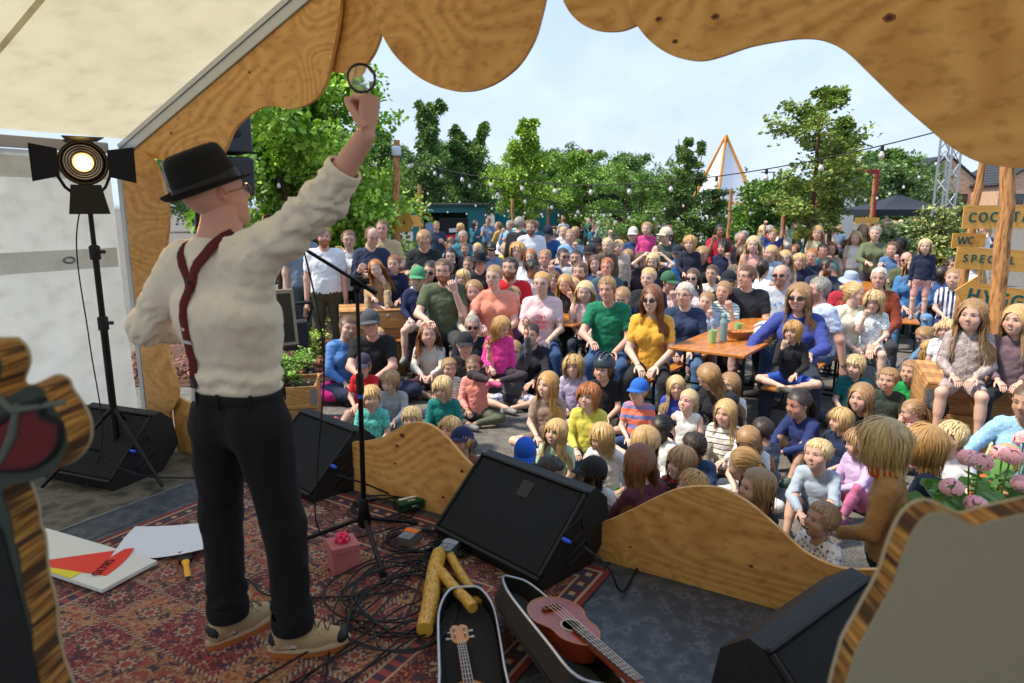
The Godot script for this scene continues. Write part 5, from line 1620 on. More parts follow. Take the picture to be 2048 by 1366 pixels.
func uke(label: String, xf: Transform3D, dark: bool) -> void:
	var t := thing("ukulele", label, "ukulele", Vector3.ZERO, 0.0, "ukuleles on the stage")
	var oc := func(k: int) -> Vector2:
		var a := TAU * k / 48
		var y := cos(a)
		var w := 0.098 + 0.018 * y
		w *= 1.0 - 0.24 * exp(-pow((y + 0.18) / 0.28, 2.0))
		return V2(sin(a) * w * (1.0 if y < 0.93 and y > -0.93 else 0.98), y * 0.15)
	var poly := PackedVector2Array()
	for k in 48: poly.push_back(oc.call(k))
	var wood := mat("mahogany", Color(0.62, 0.27, 0.14), 0.28, 0.0, {"albedo_texture": noise_tex(0.02, [[0.0, Color(0.6, 0.5, 0.45)], [0.5, Color(1, 0.95, 0.9)], [1.0, Color(0.75, 0.65, 0.6)]], 256, FastNoiseLite.TYPE_SIMPLEX, 4, false, 5), "uv1_scale": V(9, 1.5, 1), "clearcoat_enabled": true, "clearcoat": 0.5}) if dark else mat("spruce", Color(0.80, 0.55, 0.28), 0.35)
	var m := MB.new()
	var hc := V2(0, -0.035)
	m.grid(48, 1, func(u, v):
		var q: Vector2 = poly[int(round(u * 48)) % 48]
		return xf * V(q.x, q.y, -0.062 * (1.0 - v)))
	m.prism(poly, 0.003, xf * Transform3D(Basis(), V(0, 0, -0.06)))
	for k in 48:      # the top, with the round hole left open
		var q := poly[k]; var r := poly[(k + 1) % 48]
		var e := hc + (q - hc).normalized() * 0.03; var g := hc + (r - hc).normalized() * 0.03
		var st := m.v.size()
		for w in [q, r, g, e]: m.vert(xf * V(w.x, w.y, 0), xf.basis.z.normalized(), w)
		m.tri(st, st + 1, st + 2); m.tri(st, st + 2, st + 3)
	part("body", m, wood, t)
	var bind := MB.new()
	var ring := []
	for k in 49: ring.push_back(xf * V(poly[k % 48].x, poly[k % 48].y, 0.0))
	bind.tube(ring, [0.0028], 6, 1.0, Vector3.ZERO, false)
	part("binding", bind, mat("binding", Color(0.72, 0.50, 0.30), 0.4), t)
	var ros := MB.new()
	ros.lathe([V2(0.031, 0.0015), V2(0.036, 0.0018), V2(0.036, 0.0)], 28, xf * Transform3D(Basis(Vector3.RIGHT, PI / 2), V(0, -0.035, 0.0006)))
	part("rosette", ros, mat("rosette", Color(0.75, 0.72, 0.66), 0.5), t)
	var br := MB.new()
	br.box(xf * V(0, 0.075, 0.006), V(0.075, 0.022, 0.01), xf.basis, 0.003)
	br.box(xf * V(0, 0.075, 0.013), V(0.055, 0.004, 0.006), xf.basis)
	part("bridge", br, mat("bridge", Color(0.45, 0.25, 0.10), 0.45), t)
	var nk := MB.new()
	nk.box(xf * V(0, -0.235, -0.006), V(0.036, 0.28, 0.02), xf.basis, 0.006)
	part("neck", nk, wood, t)
	var fb := MB.new()
	fb.box(xf * V(0, -0.205, 0.007), V(0.037, 0.29, 0.006), xf.basis, 0.001)
	part("fretboard", fb, mat("fretboard", Color(0.30, 0.14, 0.08), 0.5), t)
	for k in 12:
		var fr := MB.new()
		fr.box(xf * V(0, -0.09 - 0.255 * (1.0 - pow(0.944, k)) / (1.0 - pow(0.944, 12)), 0.0108), V(0.036, 0.0022, 0.002), xf.basis)
		part("fret", fr, mats.alu, t)
	var hs := MB.new()
	hs.prism(flat([-0.022, -0.37, -0.034, -0.39, -0.036, -0.47, -0.015, -0.485, 0.0, -0.475, 0.015, -0.485, 0.036, -0.47, 0.034, -0.39, 0.022, -0.37]), 0.014, xf)
	part("headstock", hs, wood, t)
	for s in [-1.0, 1.0]:
		for y in [-0.405, -0.445]:
			var pg := MB.new()
			pg.tube([xf * V(s * 0.02, y, -0.002), xf * V(s * 0.02, y, 0.014)], [0.004], 8)
			pg.tube([xf * V(s * 0.03, y, -0.007), xf * V(s * 0.055, y, -0.007)], [0.003, 0.007], 8)
			part("tuning_peg", pg, mats.alu, t)
	for k in 4:
		var s := (k - 1.5)
		var st := MB.new()
		st.tube([xf * V(s * 0.013, 0.075, 0.017), xf * V(s * 0.0085, -0.36, 0.014)], [0.0011], 4)
		part("string", st, mat("string", Color(0.85, 0.85, 0.82), 0.4), t)
func cutouts() -> void:
	var edge := mat("board_edge", Color.WHITE, 0.85, 0.0, {"albedo_texture": noise_tex(0.03, [[0.0, Color(0.2, 0.12, 0.055)], [0.42, Color(0.34, 0.22, 0.09)], [0.5, Color(0.68, 0.48, 0.22)], [0.62, Color(0.76, 0.57, 0.28)], [0.72, Color(0.42, 0.28, 0.12)], [1.0, Color(0.68, 0.48, 0.22)]], 256, FastNoiseLite.TYPE_SIMPLEX, 2, false, 5), "uv1_scale": V(7.0, 0.25, 1)})
	var build := func(called: String, label: String, poly: PackedVector2Array, z: float, depth: float, face: StandardMaterial3D) -> Node3D:
		var t := thing(called, label, "painted cutout", Vector3.ZERO, 0.0, "thick cutout boards in the foreground")
		var m := MB.new(); m.prism(poly, depth, Transform3D(Basis(), V(0, 0, z)))
		part("honeycomb_edge", m, edge, t)
		var f := MB.new(); f.prism(poly, 0.003, Transform3D(Basis(), V(0, 0, z + 0.004)))
		part("face", f, face, t)
		var rim := MB.new()
		var pts := []
		for p in poly: pts.push_back(V(p.x, p.y, z - depth))
		pts.push_back(pts[0])
		rim.tube(pts, [0.003], 5, 1.0, Vector3.ZERO, false)
		part("paper_rim", rim, mat("paper_rim", Color(0.72, 0.66, 0.55), 0.8), t)
		return t
	var L := smooth2(flat(CUT_L), 0, CUT_L.size() / 2 - 3, 3)
	var lt: Node3D = build.call("tulip_cutout", "thick cutout with a dark red tulip at the left picture edge", L, -1.0, 0.06, mat("cut_green", Color(0.20, 0.235, 0.20), 0.85))
	var tul := MB.new()
	tul.prism(smooth2(flat(TULIP), 0, TULIP.size() / 2 - 1, 3), 0.002, Transform3D(Basis(), V(0, 0, -0.9935)))
	part("tulip", tul, mat("tulip_red", Color(0.36, 0.05, 0.07), 0.8), lt)
	var dk := MB.new()
	var ol := []
	var tp := smooth2(flat(TULIP), 0, TULIP.size() / 2 - 1, 3)
	for p in tp: ol.push_back(V(p.x, p.y, -0.9935))
	ol.push_back(ol[0])
	dk.tube(ol, [0.006], 6, 0.4)
	part("tulip_outline", dk, mat("outline", Color(0.03, 0.03, 0.035), 0.8), lt)
	for e in [[V(-0.80, 1.745, 0), V(-0.755, 1.70, 0), V(-0.672, 1.712, 0)], [V(-0.745, 1.71, 0), V(-0.76, 1.66, 0), V(-0.79, 1.61, 0)]]:
		var vn := MB.new()
		var pts := []
		for p in e: pts.push_back(p + V(0, 0, -0.992))
		vn.tube(pts, [0.005, 0.007, 0.004], 6, 0.4)
		part("petal_line", vn, mat("petal_line", Color(0.34, 0.36, 0.33), 0.8), lt)
	var st := MB.new()
	st.prism(flat([-1.0, 1.2, -0.775, 1.2, -0.785, 1.35, -0.80, 1.5, -0.83, 1.56, -1.0, 1.56]), 0.002, Transform3D(Basis(), V(0, 0, -0.9935)))
	part("dark_leaf", st, mat("leaf_dark", Color(0.03, 0.03, 0.035), 0.8), lt)
	var R := smooth2(flat(CUT_R), 0, CUT_R.size() / 2 - 3, 3)
	build.call("scenery_cutout", "large plain beige cutout board with wavy top at the right front", R, -0.85, 0.034, mat("cut_beige", Color(0.60, 0.56, 0.47), 0.8))
func performer() -> void:
	var p := thing("performer", "performer in black hat, cream shirt and red braces raising a magnifying glass", "person", V(-0.98, STAGE, -2.36))
	var o := V(-0.98, STAGE, -2.36)
	var fw := V(0.42, 0, -0.91).normalized()      # he faces the crowd
	var rt := V(0.91, 0, 0.42)                    # his right hand side
	var up := Vector3.UP
	var J := {
		"shL": V(-1.165, 1.80, -2.43), "shR": V(-0.825, 1.835, -2.27), "hipL": V(-1.075, 1.215, -2.40), "hipR": V(-0.885, 1.225, -2.31),
		"knL": V(-1.125, 0.83, -2.47), "knR": V(-0.835, 0.86, -2.33), "anL": V(-1.115, 0.405, -2.43), "anR": V(-0.835, 0.405, -2.35),
		"elR": V(-0.60, 2.015, -2.21), "wrR": V(-0.442, 2.212, -2.14), "elL": V(-1.335, 1.575, -2.47), "wrL": V(-1.26, 1.50, -2.70), "nk": V(-1.0, 1.90, -2.36),
	}
	for k in J: J[k] -= o
	var torso := func(g: float, code: int) -> Array:
		var hip: Vector3 = (J.hipL + J.hipR) * 0.5; var ch: Vector3 = (J.shL + J.shR) * 0.5 - up * 0.17
		return [
			[hip + up * 0.06 - rt * 0.05, hip + up * 0.06 + rt * 0.05, 0.092 + g, 0.092 + g, code, 0.08],
			[hip + up * 0.16 - rt * 0.048, hip + up * 0.16 + rt * 0.05 + fw * 0.03, 0.087 + g, 0.087 + g, code, 0.09],
			[hip + up * 0.30 - rt * 0.06, hip + up * 0.30 + rt * 0.06 + fw * 0.02, 0.09 + g, 0.09 + g, code, 0.09],
			[ch - rt * 0.09, ch + rt * 0.09, 0.102 + g, 0.104 + g, code, 0.09],
			[J.shL.lerp(J.shR, 0.12), J.shL.lerp(J.shR, 0.88), 0.068 + g * 0.5, 0.068 + g * 0.5, code, 0.08],
			[(J.shL + J.shR) * 0.5 + up * 0.0, J.nk - up * 0.015, 0.075 + g * 0.7, 0.062 + g * 0.4, code, 0.06],
			[J.shL.lerp(J.shR, 0.16), J.nk - up * 0.02, 0.047 + g * 0.7, 0.045 + g * 0.4, code, 0.05], [J.shL.lerp(J.shR, 0.84), J.nk - up * 0.02, 0.047 + g * 0.7, 0.045 + g * 0.4, code, 0.05],
		]
	var arms := func(g: float) -> Array:
		return [
			[J.shL, J.elL, 0.062 + g, 0.05 + g, UARM, 0.05], [J.elL, J.wrL, 0.048 + g, 0.033 + g, FARM, 0.03],
			[J.shR - rt * 0.02, J.elR, 0.066 + g, 0.05 + g, UARM, 0.06], [J.elR, J.wrR, 0.049 + g * 0.9, 0.031 + g * 0.6, 12, 0.03],
		]
	var legs := func(g: float, fl: float) -> Array:
		return [
			[J.hipL, J.knL, 0.088 + g, 0.062 + g, THIGH, 0.05], [J.knL, J.anL, 0.06 + g, 0.04 + g + fl, SHIN, 0.04],
			[J.hipR, J.knR, 0.088 + g, 0.062 + g, THIGH, 0.05], [J.knR, J.anR, 0.06 + g, 0.04 + g + fl, SHIN, 0.04],
		]
	var bones: Array = torso.call(-0.022, TORSO) + arms.call(0.0) + legs.call(0.0, 0.0)
	bones.push_back([J.nk - up * 0.03, J.nk + up * 0.09 + fw * 0.02, 0.07, 0.066, NECK, 0.04])
	bones.push_back([J.anL - up * 0.03, J.anL - up * 0.045 + (fw * 0.6 - rt * 0.0 + V(0.5, 0, -0.6)).normalized() * 0.13, 0.035, 0.03, FOOT, 0.03])
	bones.push_back([J.anR - up * 0.03, J.anR - up * 0.045 + V(0.97, 0, -0.15) * 0.14, 0.035, 0.03, FOOT, 0.03])
	var b := nets(bones, 0.014)
	var m := MB.new()
	m.v = b.v.duplicate(); m.n = b.n.duplicate(); m.ix = b.ix.duplicate()
	var wc := PackedColorArray(); wc.resize(b.v.size()); wc.fill(Color.WHITE); m.c = wc
	var wu := PackedVector2Array(); wu.resize(b.v.size()); m.uv = wu
	var hd := V(0.25, 0.95, 0.12).normalized()
	hand(m, J.wrR + (J.wrR - J.elR).normalized() * 0.01, (J.wrR - J.elR).normalized() * 0.3 + up, -rt * 0.95 - fw * 0.02, 1.1, 1.0, 1.4, 8)
	hand(m, J.wrL, J.wrL - J.elL, V(0.6, 0.2, 0.1), 1.08, 1.0, 0.8, 8)
	var hs := 0.245
	var yaw := atan2(0.72, -0.69)
	var hb := Basis.from_euler(V(-0.26, yaw, -0.04))
	var hx := Transform3D(hb, J.nk + up * 0.045 + fw * 0.02) * Transform3D(Basis().scaled(V(hs, hs, hs)), V(0, 0.40, 0.05) * hs)
	m.add(head_of("a", true), hx)
	part("body", m, skin("r"), p)
	for sd in [1.0, -1.0]: part("eye", shared(eye_of("a", "o", sd)), mat("eye", Color.WHITE, 0.35, 0.0, {"vertex_color_use_as_albedo": true}), p, hx)
	part("mouth", shared(mouth_of("a", "c")), mats.eye, p, hx)
	part("glasses", shared(glasses_shape("a", false)), mat("specs_gold", Color(0.6, 0.45, 0.2), 0.3, 0.8), p, hx)
	var hat := MB.new()
	hat.grid(48, 22, func(u, v):
		var a: float = u * TAU
		var q := V2(0, 0)
		var prof := [V2(0.0, 0.64), V2(0.11, 0.64), V2(0.20, 0.665), V2(0.27, 0.675), V2(0.32, 0.64), V2(0.35, 0.55), V2(0.372, 0.39), V2(0.395, 0.22), V2(0.40, 0.16), V2(0.45, 0.145), V2(0.505, 0.16), V2(0.54, 0.195)]
		var t: float = v * (prof.size() - 1)
		var i := mini(int(t), prof.size() - 2)
		q = prof[i].lerp(prof[i + 1], t - i)
		var r := q.x; var y := q.y
		if v < 0.45: y -= 0.075 * exp(-pow(sin(a) * r / 0.07, 2.0)) * smoothstep(0.0, 0.2, 0.45 - v) * (1.1 + 0.5 * cos(a))
		if v > 0.72:
			var e: float = (v - 0.72) / 0.28
			y += e * (0.035 * absf(sin(a)) + 0.05 * maxf(0.0, -cos(a)) - 0.09 * maxf(0.0, cos(a)))
		return V(sin(a) * r * 0.95, y, cos(a) * r * 1.13 - 0.03))
	part("hat", hat, mat("felt", Color(0.04, 0.038, 0.042), 0.95, 0.0, {"normal_enabled": true, "normal_texture": weave, "normal_scale": 0.6, "uv1_triplanar": true, "uv1_scale": V(3, 3, 3)}), p, hx * Transform3D(Basis(Vector3.RIGHT, -0.14).scaled(V(1.04, 1.05, 1.04)), V(0, -0.05, -0.02)))
	var band := MB.new()
	band.lathe([V2(0.404, 0.165), V2(0.397, 0.235), V2(0.385, 0.29)], 40, Transform3D(Basis(), V(0, 0, -0.03)), V2(0.957, 1.14))
	part("hat_band", band, mat("grosgrain", Color(0.02, 0.02, 0.024), 0.6), p, hx * Transform3D(Basis(Vector3.RIGHT, -0.14).scaled(V(1.04, 1.05, 1.04)), V(0, -0.05, -0.02)))
	var sb: Array = torso.call(0.013, TORSO) + arms.call(0.016)
	var sh := nets(sb, 0.0115)
	var knit := mat("shirt_knit", Color(0.89, 0.86, 0.79), 0.95, 0.0, {"rim_enabled": true, "rim": 0.3, "normal_enabled": true, "normal_texture": weave, "normal_scale": 0.5, "uv1_triplanar": true, "uv1_scale": V(14, 14, 14)})
	var sm_ := shell(sh, func(code: int, t: float, q: Vector3) -> bool:
		if code == 12: return t < 0.5
		if code == FARM: return t < 0.85
		if q.y > J.nk.y - 0.002 - 0.06 * (q - J.nk).dot(fw) and (q - J.nk).length() < 0.14: return false
		return q.y > 0.965, 0.0, 0.0)
	for i in sm_.v.size():
		var q := sm_.v[i]
		var n := sm_.n[i]
		var g := 0.0
		for e in [["elR", "wrR", 1.0], ["elL", "wrL", 0.8]]:
			var el: Vector3 = J[e[0]]
			var d := (q - el).length()
			var ax: Vector3 = (J[e[1]] - el).normalized()
			var s := (q - el).dot(ax)
			if d < 0.22: g += 0.007 * sin(s * 105.0 + 2.5 * noise.get_noise_3d(q.x * 9, q.y * 9, q.z * 9) * 3.0) * smoothstep(0.22, 0.05, d) * e[2]
		var dsh := (q - (J.shR as Vector3)).length()
		g += 0.008 * sin(dsh * 62.0 + 4.0 * noise.get_noise_3d(q.x * 5, q.y * 5, q.z * 5)) * smoothstep(0.34, 0.12, dsh)
		g -= 0.034 * smoothstep(1.075, 1.025, q.y)
		g += 0.009 * smoothstep(1.22, 1.09, q.y) * smoothstep(1.04, 1.09, q.y) * sin(q.y * 85.0 + 7.0 * noise.get_noise_3d(q.x * 4, q.y * 2, q.z * 4))
		g += 0.012 * noise.get_noise_3d(q.x * 5 + q.y * 4, q.y * 3, q.z * 5) + 0.005 * noise.get_noise_3d(q.x * 16, q.y * 12, q.z * 16)
		sm_.v[i] = q + n * g
	renormal(sm_)
	part("shirt", sm_, knit, p)
	var cuff := MB.new()
	var cp: Vector3 = J.elR.lerp(J.wrR, 0.48); var ca: Vector3 = (J.wrR - J.elR).normalized()
	cuff.lathe([V2(0.056, -0.018), V2(0.06, -0.008), V2(0.059, 0.012), V2(0.054, 0.018), V2(0.048, 0.012)], 24, Transform3D(Basis(ca.cross(Vector3.BACK).normalized(), ca, ca.cross(Vector3.BACK).normalized().cross(ca)), cp))
	part("cuff", cuff, knit, p)
	var hip: Vector3 = (J.hipL + J.hipR) * 0.5
	var tb: Array = [[hip + up * 0.03 - rt * 0.055, hip + up * 0.03 + rt * 0.055, 0.104, 0.104, PELVIS, 0.06], [hip + up * 0.11 - rt * 0.05, hip + up * 0.11 + rt * 0.05 + fw * 0.02, 0.097, 0.097, PELVIS, 0.08]] + legs.call(0.013, 0.02)
	var tn := nets(tb, 0.0125)
	var tr := shell(tn, func(code: int, t: float, q: Vector3) -> bool: return q.y < hip.y + 0.135 and q.y > 0.125, 0.0, 0.0)
	for i in tr.v.size():
		var q := tr.v[i]
		var g := 0.010 * noise.get_noise_3d(q.x * 6, q.y * 3.5, q.z * 6) + 0.006 * noise.get_noise_3d(q.x * 13, q.y * 7, q.z * 13)
		g += 0.007 * smoothstep(0.36, 0.16, q.y) * sin(q.y * 70.0 + 6.0 * noise.get_noise_3d(q.x * 5, q.y * 3, q.z * 5))
		tr.v[i] = q + tr.n[i] * g
	renormal(tr)
	part("trousers", tr, mat("wool_navy", Color(0.045, 0.049, 0.072), 0.95, 0.0, {"normal_enabled": true, "normal_texture": weave, "normal_scale": 0.6, "uv1_triplanar": true, "uv1_scale": V(8, 8, 8)}), p)
	for an in ["anL", "anR"]:
		var c := MB.new()
		var a: Vector3 = J[an]
		c.lathe([V2(0.076, 0.03), V2(0.081, 0.06), V2(0.0795, 0.09), V2(0.075, 0.092)], 24, Transform3D(Basis(), V(a.x, a.y - 0.01, a.z)))
		part("turn_up", c, mats.wool_navy, p)
		var so := MB.new()
		so.lathe([V2(0.043, -0.05), V2(0.042, 0.0), V2(0.045, 0.08)], 16, Transform3D(Basis(), a))
		part("sock", so, mats.rubber, p)
	var belt := MB.new()
	var ring := []
	for k in 41:
		var a := TAU * k / 40
		var d := rt * cos(a) + fw * sin(a)
		var r := 0.32
		var c: Vector3 = hip + up * 0.125
		while r > 0.02 and sdf(tb, c + d * r) > 0.0: r -= 0.004
		ring.push_back(c + d * (r + 0.004))
	belt.tube(ring, [0.02], 6, 0.25, up, false)
	part("waistband", belt, mats.wool_navy, p)
	for a in [0.3, 1.1, -0.6, -1.3, 2.2, 3.4]:
		var lp := MB.new()
		var k := int(fposmod(-PI / 2 + a, TAU) / TAU * 40)
		var q: Vector3 = ring[k]
		var d := (q - hip - up * 0.125).normalized()
		lp.box(q + d * 0.006, V(0.014, 0.055, 0.006), facing(Vector3.ZERO, d).basis, 0.002)
		part("belt_loop", lp, mats.wool_navy, p)
	var on := func(lat: float, y: float) -> Vector3:
		var c := V(-1.0 - o.x, y, -2.36 - o.z) + rt * lat
		var z := 0.35
		while z > -0.1 and sdf(sb, c - fw * z) > 0.0: z -= 0.004
		return c - fw * (z + 0.007)
	var strap := func(nm: String, pts: Array, w: float, mt: Material):
		var pos := []
		for k in pts.size() - 1:
			for j in 5: pos.push_back(on.call(lerpf(pts[k][0], pts[k + 1][0], j / 5.0), lerpf(pts[k][1], pts[k + 1][1], j / 5.0)))
		pos.push_back(on.call(pts[-1][0], pts[-1][1]))
		var s := MB.new()
		var st := []
		for k in pos.size():
			var t: Vector3 = (pos[mini(k + 1, pos.size() - 1)] - pos[maxi(k - 1, 0)]).normalized()
			var sd := t.cross(-fw).normalized()
			for e in [[-1.0, 0.0], [-1.0, 1.0], [1.0, 1.0], [1.0, 0.0]]:
				st.push_back(s.vert(pos[k] + sd * w * 0.5 * e[0] - fw * (0.003 * e[1] - 0.001), (sd * e[0] * 0.4 - fw).normalized()))
		for k in pos.size() - 1:
			for e in 3:
				var a: int = st[k * 4 + e]; var c: int = st[k * 4 + e + 1]; var d: int = st[k * 4 + 4 + e + 1]; var f: int = st[k * 4 + 4 + e]
				s.tri(a, c, d); s.tri(a, d, f)
		part(nm, s, mt, p)
	var red := mat("brace_red", Color(0.36, 0.03, 0.055), 0.8, 0.0, {"normal_enabled": true, "normal_texture": weave, "normal_scale": 0.5, "uv1_triplanar": true, "uv1_scale": V(30, 30, 30)})
	strap.call("brace_strap", [[-0.125, 1.60], [-0.095, 1.53], [-0.062, 1.46], [-0.048, 1.41]], 0.036, red)
	strap.call("brace_strap", [[0.095, 1.61], [0.04, 1.54], [-0.015, 1.48], [-0.048, 1.42]], 0.036, red)
	strap.call("brace_strap", [[-0.05, 1.425], [-0.056, 1.35], [-0.062, 1.22], [-0.066, 1.10]], 0.036, red)
	strap.call("brace_patch", [[-0.048, 1.455], [-0.051, 1.39]], 0.032, mat("patch_leather", Color(0.05, 0.04, 0.04), 0.5))
	strap.call("brace_slide", [[-0.061, 1.245], [-0.062, 1.232]], 0.042, mats.alu)
	strap.call("brace_leather", [[-0.066, 1.12], [-0.067, 1.075]], 0.03, mats.patch_leather)
	strap.call("brace_clip", [[-0.067, 1.078], [-0.068, 1.03]], 0.017, mats.alu)
	for e in [["anL", V(0.62, 0, -0.78)], ["anR", V(0.97, 0, -0.22)]]:
		var a: Vector3 = J[e[0]]
		var d: Vector3 = e[1].normalized()
		var s := d.cross(up).normalized()
		var X := Transform3D(Basis(s, up, d), V(a.x, 0.008, a.z) + d * 0.055)     # z to the toe
		var ol := PackedVector2Array()
		for k in 30:
			var t := TAU * k / 30
			var zz := sin(t)
			ol.push_back(V2(cos(t) * (0.046 + 0.008 * zz + 0.003 * cos(2.0 * zz)) , zz * 0.15))
		var sole := MB.new()
		sole.prism(ol, 0.028, X * Transform3D(Basis(Vector3.RIGHT, PI / 2), V(0, 0.002, 0)))
		part("outsole", sole, mat("outsole", Color(0.70, 0.42, 0.18), 0.6), p)
		var mid := MB.new()
		var o2 := PackedVector2Array()
		for q in ol: o2.push_back(q * V2(1.06, 1.035))
		mid.prism(o2, 0.014, X * Transform3D(Basis(Vector3.RIGHT, PI / 2), V(0, 0.026, 0)))
		part("midsole", mid, mat("midsole", Color(0.78, 0.70, 0.56), 0.7), p)
		var ub := [[V(0, 0.065, -0.105), V(0, 0.06, 0.02), 0.044, 0.047, FOOT, 0.03], [V(0, 0.055, 0.02), V(0, 0.048, 0.105), 0.046, 0.036, FOOT, 0.03], [V(0, 0.09, -0.07), V(0, 0.12, -0.075), 0.045, 0.04, FOOT, 0.03], [V(0, 0.085, 0.0), V(0, 0.075, 0.05), 0.032, 0.026, FOOT, 0.03]]
		var un := nets(ub, 0.007)
		var us := shell(un, func(code: int, t: float, q: Vector3) -> bool: return q.y > 0.034 and (q.y < 0.125 or q.z > -0.03), 0.0, 0.0)
		part("upper", us, mat("shoe_tan", Color(0.70, 0.60, 0.45), 0.8, 0.0, {"normal_enabled": true, "normal_texture": weave, "normal_scale": 0.7, "uv1_triplanar": true, "uv1_scale": V(20, 20, 20)}), p, X)
		var surf := func(xx: float, zz: float) -> Vector3:
			var y := 0.2
			while y > 0.03 and sdf(ub, V(xx, y, zz)) > 0.0: y -= 0.003
			return V(xx, y + 0.003, zz)
		for k in 5:
			var lc := MB.new()
			var pts := []
			for j in 7: pts.push_back(surf.call((j / 6.0 - 0.5) * 0.05 * (1 if k % 2 else -1), 0.0 + k * 0.018 + j * 0.002))
			lc.tube(pts, [0.0022], 5)
			part("lace", lc, mats.rubber, p, X)
		for sd in [-1.0, 1.0]:
			for k in 4:
				var ov := MB.new()
				var pts := []
				for j in 7: pts.push_back(surf.call(sd * (0.018 + 0.024 * j / 6.0), 0.055 - k * 0.035 + 0.03 * j / 6.0 * (1 if k % 2 else -1)))
				ov.tube(pts, [0.0035], 5, 0.5)
				part("overlay", ov, mat("overlay", Color(0.80, 0.76, 0.58), 0.5), p, X)
		var cap_ := MB.new()
		cap_.ball(V(0, 0.052, 0.118), V(0.04, 0.03, 0.03), 14, 8)
		part("toe_cap", cap_, mat("toe_cap", Color(0.06, 0.06, 0.065), 0.6), p, X)
		var hl := MB.new()
		hl.ball(V(0, 0.07, -0.115), V(0.043, 0.036, 0.034), 14, 8)
		part("heel_counter", hl, mat("toe_cap", Color(0.06, 0.06, 0.065), 0.6), p, X)
		var tx := TextMesh.new(); tx.text = "SALOMON" if e[0] == "anR" else "S-LAB"; tx.font_size = 16; tx.pixel_size = 0.0011; tx.depth = 0.001
		part("lettering", tx, mat("ink_white", Color(0.9, 0.9, 0.9), 0.6), p, X * Transform3D(Basis(Vector3.UP, PI / 2 + 0.22), V(0.0475, 0.062, -0.085)))
	var hp: Vector3 = o + J.wrR + V(0.012, 0.075, 0.0) - rt * 0.028
	magnifier("magnifying glass with black rim held up in the performer's raised hand", Transform3D(Basis.from_euler(V(0, 0.25, -0.06)), hp), 0.04, 0.10, mat("lens_rim", Color(0.03, 0.03, 0.03), 0.35), mats.lens_rim)
func magnifier(label: String, xf: Transform3D, r: float, ln: float, rimm: Material, hm: Material) -> void:
	var t := thing("magnifying_glass", label, "magnifying glass", Vector3.ZERO, 0.0, "magnifying glasses held up")
	var h := MB.new()
	h.tube([xf * V(0, -ln * 0.6, 0), xf * V(0, -ln * 0.2, 0), xf * V(0, ln * 0.4, 0), xf * V(0, ln * 0.52, 0)], [0.008, 0.009, 0.007, 0.004], 10)
	part("handle", h, hm, t)
	var rim := MB.new()
	var c := V(0, ln * 0.52 + r, 0)
	var pts := []
	for k in 33: pts.push_back(xf * (c + V(cos(TAU * k / 32), sin(TAU * k / 32), 0) * r))
	rim.tube(pts, [0.0042], 8, 1.6, xf.basis.x, false)
	part("rim", rim, rimm, t)
	var g := MB.new()
	var pr := []
	for k in 7: pr.push_back(V2(0.0005 + r * k / 6.0 * 0.985, 0.0035 * (1.0 - pow(k / 6.0, 2.0))))
	for k in 7: pr.push_back(V2(0.0005 + r * (6 - k) / 6.0 * 0.985, -0.0035 * (1.0 - pow((6 - k) / 6.0, 2.0))))
	g.lathe(pr, 28, xf * Transform3D(Basis(Vector3.RIGHT, PI / 2), c))
	part("lens", g, mat("lens_glass", Color(1, 1, 1, 0.03), 0.0, 0.0, {"transparency": BaseMaterial3D.TRANSPARENCY_ALPHA, "refraction_enabled": true, "refraction_scale": 0.05}), t)
